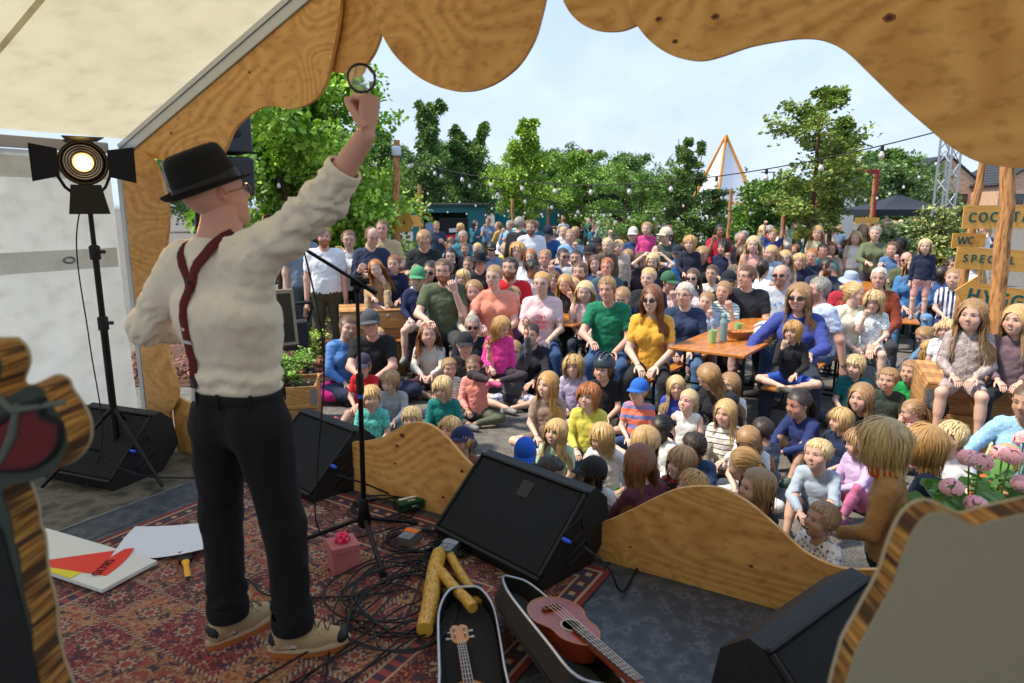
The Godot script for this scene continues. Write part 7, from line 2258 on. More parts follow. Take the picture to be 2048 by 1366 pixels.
func signs() -> void:
	log_pole("leaning log pole in the crate that carries the wooden signs", V(4.02, 0.0, -5.55), V(4.02, 2.75, -5.72), 0.065)
	log_pole("thinner log pole just behind the sign boards", V(4.42, 0.0, -6.75), V(4.52, 2.7, -6.75), 0.045)
	sign_board("top sign reading COCKTAILS", "COCKTAILS", V(4.19, 1.91, -6.45), -0.12, 0.02, flat([0, -0.105, 0.95, -0.105, 0.95, 0.105, 0, 0.105]), 0.125, V2(0.08, -0.005))
	sign_board("short sign reading WC below the cocktail sign", "WC", V(4.21, 1.69, -6.6), -0.1, 0.0, flat([0, -0.07, 0.3, -0.065, 0.3, 0.065, 0, 0.07]), 0.10, V2(0.09, 0))
	sign_board("wide sign reading SPECIAL below the WC sign", "SPECIAL", V(4.14, 1.54, -6.4), -0.1, -0.05, flat([0, -0.10, 0.9, -0.10, 0.9, 0.10, 0, 0.10]), 0.10, V2(0.08, 0))
	sign_board("large arrow sign reading HYGGE pointing left", "HYGGE", V(4.0, 1.26, -6.15), -0.1, -0.14, flat([0, 0.0, 0.16, 0.16, 0.18, 0.10, 0.95, 0.10, 0.95, -0.13, 0.16, -0.13]), 0.17, V2(0.17, -0.02))
	log_pole("tall log pole with white wrapped top at the left", V(-2.05, 0, -12), V(-1.96, 3.12, -12), 0.072)
	var wrap := MB.new(); wrap.lathe([V2(0.07, 2.86), V2(0.085, 2.88), V2(0.08, 2.95), V2(0.088, 2.98), V2(0.07, 3.02)], 12, Transform3D(Basis(), V(-1.965, 0, -12)))
	single("pole_wrap", wrap, mat("wrap_white", Color(0.8, 0.82, 0.86), 0.5), "white plastic wrapped round the left log pole's top", "wrapping")
	log_pole("second log pole further back left", V(-2.63, 0, -20), V(-2.63, 2.63, -20), 0.07)
	log_pole("thin log pole left of the lime hornbeam", V(0.0, 0, -24), V(0.02, 2.3, -24), 0.07)
	log_pole("log pole right of the birches", V(5.6, 0, -18), V(5.65, 2.45, -18), 0.055)
	log_pole("log pole close to the young oak trunk", V(5.28, 0, -13.6), V(5.34, 2.15, -13.6), 0.055)
	log_pole("log pole beside the red frame", V(10.6, 0, -20.5), V(10.6, 2.95, -20.5), 0.06)
	log_pole("log pole left of the black gazebo", V(8.9, 0, -19), V(8.95, 2.5, -19), 0.055)
	sign_board("small arrow sign on the left log pole", "R.E", V(-2.0, 1.75, -11.9), -0.5, 0.0, flat([0.02, -0.16, 0.30, -0.16, 0.40, 0.0, 0.30, 0.16, 0.02, 0.16]), 0.09, V2(0.06, 0))
	sign_board("small arrow sign on the second pole pointing left", "", V(-2.6, 1.62, -19.9), 0.0, 0.0, flat([-0.5, 0.0, -0.3, 0.16, 0.05, 0.16, 0.05, -0.16, -0.3, -0.16]), 0.1, Vector2.ZERO, false)
	sign_board("tiny sign on the pole by the gazebo", "", V(10.3, 1.62, -20.4), 0.0, 0.0, flat([-0.2, -0.09, 0.5, -0.09, 0.5, 0.09, -0.2, 0.09]), 0.1, Vector2.ZERO, false)
	string_lights("string of bulbs from the stage's right side past the oak", V(4.6, 2.85, -6.9), V(-1.96, 2.85, -12), 0.55, 14)
	string_lights("string of bulbs from the left pole to the hornbeam pole", V(-1.96, 2.9, -12), V(5.34, 2.1, -13.6), 0.55, 15)
	string_lights("string of bulbs across the middle distance", V(-2.63, 2.55, -20), V(5.65, 2.4, -18), 0.6, 18)
	string_lights("string of bulbs from the birches to the red frame", V(5.65, 2.4, -18), V(10.6, 2.9, -20.5), 0.4, 10)
	string_lights("string of bulbs from the truss to the gazebo", V(8.6, 3.1, -14), V(8.95, 2.4, -19), 0.4, 8)
	string_lights("string of bulbs from the leftmost trees to the left pole", V(-5.2, 2.5, -9.5), V(-1.96, 2.95, -12), 0.3, 5)
	string_lights("string of bulbs far back above the bar", V(-6.0, 2.5, -25), V(7.5, 2.45, -24), 0.7, 20)
	var c := thing("chalk_board", "black menu board with red banner below the narrow oaks", "menu board", V(-1.75, 0, -21), 0.1)
	var m := MB.new(); m.box(V(0, 1.0, 0), V(0.85, 1.35, 0.04), Basis(), 0.01); part("frame", m, mats.black_metal, c)
	var n := MB.new(); n.box(V(0, 1.0, 0.0225), V(0.76, 1.24, 0.004), Basis()); part("panel", n, mat("chalk", Color(0.07, 0.075, 0.08), 0.8), c)
	for e in [[0.32, 0.32, 0.12, Color(0.85, 0.85, 0.85)], [0.1, 0.56, 0.16, Color(0.85, 0.16, 0.14)], [-0.12, 0.34, 0.09, Color(0.75, 0.4, 0.15)], [-0.2, 0.4, 0.05, Color(0.85, 0.7, 0.2)], [-0.3, 0.5, 0.06, Color(0.85, 0.85, 0.85)]]:
		var pm := MB.new(); pm.box(V(0, 1.0 + e[0], 0.0265), V(e[1], e[2], 0.003), Basis(Vector3.BACK, 0.04), 0.001)
		part("printed_banner", pm, mat("banner" + str(e[0]), e[3], 0.8), c)
	for s in [-1.0, 1.0]:
		var l := MB.new(); l.tube([V(s * 0.35, 0, 0.1), V(s * 0.35, 0.4, 0)], [0.02], 6); part("leg", l, mats.black_metal, c)
	var wb := thing("white_board", "white menu board near the oak in the rear", "menu board", V(6.75, 0, -15.3), -0.3)
	var w1 := MB.new(); w1.box(V(0, 1.45, 0), V(0.62, 0.42, 0.03), Basis(), 0.006); part("panel", w1, mat("board_white", Color(0.85, 0.86, 0.87), 0.5), wb)
	var w2 := MB.new(); w2.tube([V(0, 0, 0), V(0, 1.26, 0)], [0.02], 6); part("post", w2, mats.black_metal, wb)
func far_things() -> void:
	var t := thing("truss_tower", "silver aluminium lattice truss tower at the right", "truss tower", V(8.68, 0, -14.0), 0.4)
	for s in [[-1, -1], [1, -1], [1, 1], [-1, 1]]:
		var m := MB.new(); m.tube([V(s[0] * 0.13, 0, s[1] * 0.13), V(s[0] * 0.13, 4.6, s[1] * 0.13)], [0.024], 8); part("chord", m, mats.alu, t)
	for k in 16:
		for f in 4:
			var a: Array = [[-1, -1], [1, -1], [1, 1], [-1, 1]][f]; var b: Array = [[1, -1], [1, 1], [-1, 1], [-1, -1]][f]
			var y0 := k * 0.285; var y1 := y0 + 0.285
			var m := MB.new()
			m.tube([V(a[0] * 0.13, y0 if k % 2 == 0 else y1, a[1] * 0.13), V(b[0] * 0.13, y1 if k % 2 == 0 else y0, b[1] * 0.13)], [0.011], 5)
			part("brace", m, mats.alu, t)
	var bp := MB.new(); bp.box(V(0, 0.01, 0), V(0.7, 0.02, 0.7), Basis()); part("base_plate", bp, mats.galv, t)
	var r := thing("red_frame", "tall red steel portal frame in the rear right", "portal frame", V(11.5, 0, -24))
	for x in [-1.0, 0.95]:
		var m := MB.new(); m.box(V(x, 1.56, 0), V(0.15, 3.12, 0.15), Basis(), 0.01); part("post", m, mat("frame_red", Color(0.62, 0.04, 0.07), 0.45), r)
	var m2 := MB.new(); m2.box(V(-0.025, 3.195, 0), V(2.1, 0.15, 0.15), Basis(), 0.01); part("beam", m2, mats.frame_red, r)
	var p := thing("white_pyramid", "slender white pyramid tower with yellow timber edges", "pyramid tower", V(9.65, 0, -32), 0.35)
	var H := 5.2; var B := 1.75
	var cs := [V(-B, 0, -B), V(B, 0, -B), V(B, 0, B), V(-B, 0, B)]
	var ap := V(0, H, 0)
	for k in 4:
		var a: Vector3 = cs[k]; var b: Vector3 = cs[(k + 1) % 4]
		var s := MB.new()
		s.grid(10, 12, func(u, v):
			var q := a.lerp(b, u).lerp(ap, v * 0.94)
			return q * V(0.94 - 0.03 * sin(u * PI), 0.99, 0.94 - 0.03 * sin(u * PI)))
		part("sail_sheet", s, mat("sail", Color(0.88, 0.89, 0.92), 0.6, 0.0, {"backlight_enabled": true, "backlight": Color(0.5, 0.5, 0.5)}), p)
		var e := MB.new(); e.tube([a, ap], [0.07, 0.055], 6); part("edge_beam", e, mat("timber_yellow", Color(0.80, 0.52, 0.12), 0.6), p)
		var c := MB.new(); c.tube([a.lerp(ap, 0.42), b.lerp(ap, 0.42)], [0.045], 6); part("cross_beam", c, mats.timber_yellow, p)
	var g := thing("black_gazebo", "dark navy pop up gazebo tent on thin poles", "gazebo", V(14.55, 0, -26.3))
	var rf := MB.new()
	var E := 1.75
	for k in 4:
		var a: Vector3 = [V(-E, 1.93, -E), V(E, 1.93, -E), V(E, 1.93, E), V(-E, 1.93, E)][k]; var b: Vector3 = [V(E, 1.93, -E), V(E, 1.93, E), V(-E, 1.93, E), V(-E, 1.93, -E)][k]
		var s := MB.new()
		s.grid(8, 8, func(u, v): return a.lerp(b, u).lerp(V(0, 2.5, 0), v) - V(0, 0.12 * sin(v * PI), 0))
		part("roof_panel", s, mat("gazebo_cloth", Color(0.10, 0.12, 0.17), 0.8), g)
		var vl := MB.new(); vl.grid(8, 1, func(u, v): return a.lerp(b, u) * V(1.003, 1, 1.003) - V(0, 0.22 * v, 0)); part("valance", vl, mats.gazebo_cloth, g)
		var pl := MB.new(); pl.tube([V(a.x, 0, a.z), a], [0.025], 6); part("pole", pl, mats.black_metal, g)
	var ct := MB.new(); ct.box(V(0, 0.5, 0.9), V(2.6, 1.0, 0.6), Basis(), 0.02); part("counter", ct, mat("counter_dark", Color(0.12, 0.11, 0.11), 0.7), g)
	var f := thing("food_trailer", "white food trailer with dark opening left of the gazebo", "food trailer", V(12.2, 0, -30), -0.15)
	stall(f, V(4.2, 2.0, 2.0), 0.45, Vector4(-1.2, 1.6, 1.2, 2.15), mat("trailer_white", Color(0.82, 0.84, 0.85), 0.4))
	for x in [-0.5, 0.5]:
		var wl := MB.new(); wl.tube([V(x, 0.3, 0.9), V(x, 0.3, 1.03)], [0.3], 16); part("wheel", wl, mats.rubber, f)
	var k := thing("teal_kiosk", "teal painted food kiosk below the narrow oaks", "kiosk", V(-2.6, 0, -29), 0.1)
	stall(k, V(3.0, 2.0, 2.0), 0.05, Vector4(-1.2, 0.7, 1.05, 1.8), mat("teal_paint", Color(0.03, 0.42, 0.46), 0.5))
	var kc := MB.new(); kc.box(V(-0.25, 1.02, 1.17), V(2.0, 0.05, 0.32), Basis(), 0.01); part("counter", kc, mats.plank, k)
	var kr := MB.new(); kr.box(V(0, 2.11, 0.1), V(3.2, 0.1, 2.4), Basis(), 0.02); part("roof", kr, mat("roof_grey", Color(0.25, 0.26, 0.27), 0.7), k)
	var k2 := thing("teal_container", "turquoise container stall left of the lime hornbeam", "kiosk", V(0.9, 0, -33), 0.0)
	var k3 := MB.new(); k3.box(V(0, 1.2, 0), V(3.4, 2.4, 2.0), Basis(), 0.03); part("wall", k3, mat("turquoise", Color(0.05, 0.55, 0.62), 0.5), k2)
	for j in 8:
		var rb := MB.new(); rb.box(V(-1.5 + j * 0.43, 1.2, 1.015), V(0.16, 2.2, 0.03), Basis()); part("rib", rb, mats.turquoise, k2)
	var br := thing("bar_counter", "honey coloured wooden bar with dark roof in the centre distance", "bar", V(4.0, 0, -31))
	for j in 14:
		var pk := MB.new(); pk.box(V(-2.1 + j * 0.32, 0.55, 0), V(0.3, 1.1, 0.06), Basis(), 0.006); part("plank", pk, mats.tabletop, br)
	var tp := MB.new(); tp.box(V(0, 1.13, -0.1), V(4.8, 0.06, 0.6), Basis(), 0.01); part("top", tp, mats.plank, br)
	var rb2 := MB.new(); rb2.box(V(0, 2.5, -0.9), V(5.2, 0.22, 2.6), Basis(), 0.02); part("roof", rb2, mat("bar_roof", Color(0.07, 0.07, 0.07), 0.7), br)
	var bb := MB.new(); bb.box(V(0, 1.25, -2.0), V(5.0, 2.4, 0.08), Basis()); part("back_wall", bb, mats.bar_roof, br)
	for x in [-2.4, 2.4]:
		var po := MB.new(); po.box(V(x, 1.2, 0.1), V(0.12, 2.4, 0.12), Basis()); part("post", po, mats.plank, br)
	house("brick gabled house with grey roof and one large window", V(44.6, 0, -72), -0.12, 7.4, 11.0, 4.0, 7.1)
	house("second brick gabled house cut by the right board", V(50.6, 0, -66), -0.15, 8.5, 10.0, 4.1, 6.9)
	house("low grey roofed house left of the gabled one", V(43.0, 0, -88), -0.9, 8.0, 16.0, 2.6, 5.6)
	for e in [[V(37.5, 0, -64), 5.9, "thin grey street lamp left of the gabled house"], [V(20.5, 0, -55), 4.7, "thin grey street lamp behind the red frame"]]:
		var sl := thing("street_lamp", e[2], "street lamp", e[0], 0.0, "grey street lamps")
		var pm := MB.new(); pm.tube([Vector3.ZERO, V(0, e[1], 0)], [0.09, 0.06], 8); part("post", pm, mats.galv, sl)
		var hm := MB.new(); hm.box(V(-0.45, e[1], 0), V(1.1, 0.09, 0.25), Basis(), 0.02); part("lamp_head", hm, mats.galv, sl)
	var chm := MB.new(); chm.lathe([V2(0.9, 0), V2(0.65, 17.2), V2(0.75, 17.3), V2(0.75, 17.8), V2(0.5, 17.9)], 14)
	single("brick_chimney", chm, mat("chimney", Color(0.36, 0.25, 0.22), 0.9), "tall brick chimney rising far beyond the trees", "chimney", Transform3D(Basis(), V(17.6, -3.0, -160)))
func stall(o: Node3D, sz: Vector3, y0: float, hole: Vector4, m: Material) -> void:
	var h := sz * 0.5; var t := 0.06
	for e in [[V(0, y0 + t * 0.5, 0), V(sz.x, t, sz.z)], [V(0, y0 + sz.y - t * 0.5, 0), V(sz.x, t, sz.z)], [V(0, y0 + h.y, -h.z + t * 0.5), V(sz.x, sz.y - 2 * t, t)], [V(-h.x + t * 0.5, y0 + h.y, t * 0.5), V(t, sz.y - 2 * t, sz.z - t)], [V(h.x - t * 0.5, y0 + h.y, t * 0.5), V(t, sz.y - 2 * t, sz.z - t)],
			[V((-h.x + hole.x) * 0.5 + t * 0.5, y0 + h.y, h.z - t * 0.5), V(hole.x + h.x - t, sz.y - 2 * t, t)], [V((h.x + hole.y) * 0.5 - t * 0.5, y0 + h.y, h.z - t * 0.5), V(h.x - hole.y - t, sz.y - 2 * t, t)],
			[V((hole.x + hole.y) * 0.5, (y0 + t + hole.z) * 0.5, h.z - t * 0.5), V(hole.y - hole.x, hole.z - y0 - t, t)], [V((hole.x + hole.y) * 0.5, (y0 + sz.y - t + hole.w) * 0.5, h.z - t * 0.5), V(hole.y - hole.x, y0 + sz.y - t - hole.w, t)]]:
		var b := MB.new(); b.box(e[0], e[1], Basis())
		part("wall_panel", b, m, o)
func house(label: String, at: Vector3, turn: float, w: float, d: float, ev: float, ridge: float) -> void:
	var t := thing("brick_house", label, "house", at, turn, "brick houses beyond the square")
	var im := Image.create(128, 128, false, Image.FORMAT_RGB8)
	var rg := RandomNumberGenerator.new(); rg.seed = 8
	im.fill(Color(0.62, 0.56, 0.5))
	for r in 16:
		for c in 5:
			im.fill_rect(Rect2i(posmod(c * 32 + (16 if r % 2 else 0), 160) - 16, r * 8, 30, 6), Color(0.76, 0.58, 0.46).lerp(Color(0.87, 0.72, 0.59), rg.randf()))
	var bm := mat("brick", Color.WHITE, 0.9, 0.0, {"albedo_texture": ImageTexture.create_from_image(im), "uv1_scale": V(0.9, 0.9, 1)})
	var m := MB.new()
	m.prism(flat([-w * 0.5, 0, w * 0.5, 0, w * 0.5, ev, 0, ridge, -w * 0.5, ev]), d, Transform3D())
	part("wall", m, bm, t)
	var rm := mat("roof_tile", Color(0.17, 0.185, 0.21), 0.7)
	for s in [-1.0, 1.0]:
		var a := V(s * (w * 0.5 + 0.25), ev - 0.25 * (ridge - ev) / (w * 0.5), 0); var b := V(0, ridge, 0)
		var n := V(s * (ridge - ev), w * 0.5, 0).normalized()
		var dr := (b - a).normalized()
		var rf := MB.new()
		rf.box((a + b) * 0.5 + n * 0.12 + V(0, 0, -d * 0.5), V((b - a).length(), 0.16, d + 0.3), Basis(dr, n, dr.cross(n)))
		var ro := part("roof", rf, rm, t)
		for k in 10:
			var bt := MB.new()
			bt.box(a.lerp(b, (k + 0.5) / 10.0) + n * 0.215 + V(0, 0, -d * 0.5), V(0.06, 0.04, d + 0.3), Basis(dr, n, dr.cross(n)))
			part("roof_ridge", bt, rm, ro)
	for e in [[-w * 0.30, ev * 0.62, 0.9, 1.3], [w * 0.16, ev * 0.55, 1.9, 2.2]]:
		var fr := MB.new(); fr.box(V(e[0], e[1], 0.03), V(e[2] + 0.14, e[3] + 0.14, 0.08), Basis(), 0.01)
		var wi := part("window", fr, mat("window_frame", Color(0.10, 0.11, 0.12), 0.5), t)
		for s in [-0.5, 0.5]:
			var pn := MB.new(); pn.box(V(e[0] + s * e[2] * 0.5, e[1], 0.075), V(e[2] * 0.47, e[3], 0.02), Basis())
			part("pane", pn, mat("pane", Color(0.09, 0.12, 0.15), 0.06, 0.0, {"metallic_specular": 0.8}), wi)
func near_things() -> void:
	var t := thing("line_array_speaker", "grey black hanging loudspeaker behind the performer's hat", "speaker", V(-2.48, 2.42, -5.75), 0.75)
	for k in 2:
		var c := MB.new(); c.box(V(0, 0.17 - k * 0.33, 0), V(0.62, 0.31, 0.36), Basis(Vector3.RIGHT, 0.08 * k), 0.02)
		var cb := part("cabinet", c, mat("array_grey", Color(0.16, 0.17, 0.19), 0.5), t)
		var g := MB.new(); g.box(V(0, 0.17 - k * 0.33, -0.185), V(0.56, 0.27, 0.012), Basis(Vector3.RIGHT, 0.08 * k), 0.004)
		part("grille", g, mats.grille, cb)
		for s in [-1.0, 1.0]:
			var h := MB.new(); h.box(V(s * 0.315, 0.17 - k * 0.33, 0.02), V(0.012, 0.2, 0.1), Basis(), 0.004); part("handle", h, mats.rubber, cb)
			var ht := MB.new(); ht.ball(V(s * 0.16, 0.17 - k * 0.33, 0.182), V(0.06, 0.04, 0.008), 12, 6); part("hand_hole", ht, mats.rubber, cb)
	var bar := MB.new(); bar.tube([V(0, 0.3, 0), V(0, 1.0, 0)], [0.03], 8); part("hanging_bar", bar, mats.galv, t)
	var st := MB.new(); st.tube([V(0.0, 1.0, 0), V(-0.2, -2.45, -0.1)], [0.04], 8); part("support_tube", st, mats.black_metal, t)
	var sc := thing("info_screen", "dark screen in a beige frame beside the performer's waist", "screen", V(-1.76, 0, -4.95), 0.55)
	var f := MB.new(); f.box(V(0, 1.2, 0), V(0.34, 0.42, 0.03), Basis(Vector3.RIGHT, -0.2), 0.008); part("frame", f, mat("beige", Color(0.55, 0.5, 0.42), 0.6), sc)
	var s2 := MB.new(); s2.box(V(0, 1.2, 0.0165), V(0.29, 0.36, 0.006), Basis(Vector3.RIGHT, -0.2)); part("display", s2, mat("display", Color(0.05, 0.055, 0.06), 0.15), sc)
	var s3 := MB.new(); s3.tube([V(0, 0.0, -0.03), V(0, 1.2, -0.03)], [0.018], 8); s3.lathe([V2(0.001, 0.02), V2(0.15, 0.015), V2(0.16, 0.0)], 16); part("stand", s3, mats.black_metal, sc)
	var p := thing("pram", "dark baby buggy parked beside the man in slate grey", "pram", V(-2.55, 0.0, -7.25), 0.7)
	for e in [[-0.27, 0.24], [0.27, 0.24], [-0.24, -0.42], [0.24, -0.42]]:
		var big: bool = e[1] > 0
		var r := 0.15 if big else 0.1
		var ty := MB.new()
		var ring := []
		for k in 25: ring.push_back(V(e[0], r + 0.01 + sin(TAU * k / 24) * (r - 0.02), e[1] + cos(TAU * k / 24) * (r - 0.02)))
		ty.tube(ring, [0.022], 8, 1.0, Vector3.RIGHT, false)
		var w := part("wheel", ty, mats.rubber, p)
		for k in 5:
			var sp := MB.new(); sp.tube([V(e[0], r + 0.01, e[1]), V(e[0], r + 0.01 + sin(TAU * k / 5) * (r - 0.03), e[1] + cos(TAU * k / 5) * (r - 0.03))], [0.009], 5); part("spoke", sp, mats.galv, w)
	for s in [-1.0, 1.0]:
		var fr := MB.new()
		fr.tube([V(s * 0.24, 0.14, -0.4), V(s * 0.25, 0.55, 0.05), V(s * 0.25, 0.98, 0.42), V(s * 0.2, 1.04, 0.5)], [0.014], 8)
		fr.tube([V(s * 0.25, 0.16, 0.24), V(s * 0.25, 0.62, -0.1)], [0.013], 8)
		part("frame_tube", fr, mats.black_metal, p)
	var hb := MB.new(); hb.tube([V(-0.2, 1.04, 0.5), V(0.2, 1.04, 0.5)], [0.018], 8); part("handle_bar", hb, mats.rubber, p)
	var se := MB.new(); se.grid(10, 12, func(u, v): return V((u - 0.5) * 0.42, 0.42 + 0.5 * v * v + 0.06 * pow(absf(u - 0.5) * 2.0, 2.0), -0.32 + 0.5 * v)); part("seat", se, cloth("3a4048"), p)
	var ho := MB.new(); ho.grid(12, 12, func(u, v):
		var a: float = (u - 0.5) * PI; var b: float = 0.2 + v * 1.9
		return V(sin(a) * 0.24, 0.62 + cos(a) * sin(b) * 0.36, 0.12 - cos(b) * 0.32 * cos(a))); part("hood", ho, cloth("30363e"), p)
	var bg := MB.new(); bg.box(V(0.0, 0.72, 0.5), V(0.3, 0.3, 0.14), Basis(), 0.04); part("bag", bg, cloth("23262c"), p)
	var fl := thing("geranium_box", "pink geraniums with green leaves in a wooden box", "flower box", V(2.2, 0.1, -2.98), 0.5)
	var bx := MB.new(); bx.box(V(0, 0.205, 0), V(0.8, 0.6, 0.22), Basis(), 0.008); part("box", bx, mats.plank, fl)
	var rg := RandomNumberGenerator.new(); rg.seed = 44
	var lf := MB.new()
	for k in 150:
		var q := V(rg.randf_range(-0.42, 0.42), rg.randf_range(0.5, 0.66), rg.randf_range(-0.15, 0.15))
		var n := V(rg.randfn() * 0.5, 1, rg.randfn() * 0.5).normalized()
		var x := n.cross(V(rg.randfn(), 0.1, rg.randfn())).normalized()
		var y := n.cross(x)
		var o := lf.vert(q - n * 0.008, n)
		var st0 := lf.v.size()
		var r := rg.randf_range(0.028, 0.048)
		for j in 10: lf.vert(q + (x * cos(TAU * j / 10) + y * sin(TAU * j / 10)) * r * (0.88 + 0.12 * (j % 2)), n)
		for j in 10: lf.tri(o, st0 + j, st0 + (j + 1) % 10)
	var lfo := part("leaves", lf, mat("geranium_leaf", lin(0.09, 0.22, 0.035), 0.6, 0.0, {"backlight_enabled": true, "backlight": Color(0.3, 0.45, 0.15)}), fl)
	lfo.set_meta("kind", "stuff")
	var pet := MB.new()
	for k in 5: pet.ball(V(cos(TAU * k / 5) * 0.5, 0.1, sin(TAU * k / 5) * 0.5), V(0.5, 0.16, 0.42), 6, 4, Basis(Vector3.UP, -TAU * k / 5))
	var pm := pet.mesh()
	for e in [[-0.33, 0.70, 0.02], [-0.18, 0.80, 0.05], [-0.06, 0.76, -0.06], [0.05, 0.79, 0.06], [0.17, 0.75, -0.03], [0.28, 0.83, 0.03], [0.38, 0.78, -0.04], [0.1, 0.66, 0.1], [-0.28, 0.64, 0.1]]:
		var hc := V(e[0], e[1], e[2])
		var sm3 := MB.new(); sm3.tube([V(e[0] * 0.9, 0.5, e[2] * 0.6), hc], [0.005, 0.004], 5); part("stem", sm3, mats.geranium_leaf, fl)
		var c := Color(0.95, 0.52, 0.60)
		scatter("flower_head", "", pm, mat("petal", Color.WHITE, 0.6, 0.0, {"vertex_color_use_as_albedo": true, "backlight_enabled": true, "backlight": Color(0.5, 0.3, 0.3)}), 80, func(i: int) -> Array:
			var d := V(rg.randfn(), rg.randfn() * 0.8 + 0.4, rg.randfn()).normalized()
			var s := rg.randf_range(0.011, 0.016)
			return [Transform3D(facing(Vector3.ZERO, d).basis * Basis(Vector3.RIGHT, PI / 2) * Basis(Vector3.UP, rg.randf() * 6).scaled(V(s, s, s)), hc + d * V(0.045, 0.034, 0.045)), Color(0.95, 0.36, 0.40).lerp(Color(0.95, 0.60, 0.60), rg.randf())], fl)
	var h1: Array = hands_at["girl in pink knit top raising a wooden magnifying glass"]
	magnifier("small wooden magnifying glass in the pink knit girl's hand", Transform3D(Basis.from_euler(V(0, 0.2, 0)), h1[0] + V(0, 0.075, 0.02)), 0.034, 0.07, mat("rim_wood", Color(0.62, 0.42, 0.2), 0.5), mat("rim_wood", Color(0.62, 0.42, 0.2), 0.5))
	var h2: Array = hands_at["girl with glasses in grey fleece and blue floral dress raising a magnifier"]
	magnifier("small dark magnifying glass in the fleece girl's hand", Transform3D(Basis.from_euler(V(0, 0.5, 0.2)), h2[0] + V(0, 0.075, 0.02)), 0.034, 0.07, mats.rim_wood, mats.rim_wood)
	var h3: Array = hands_at["standing woman in white knit top holding a drink"]
	cup("cup of yellow drink in the standing woman's hand", h3[1] + V(0.02, 0.02, 0.06), Color(0.85, 0.75, 0.3))
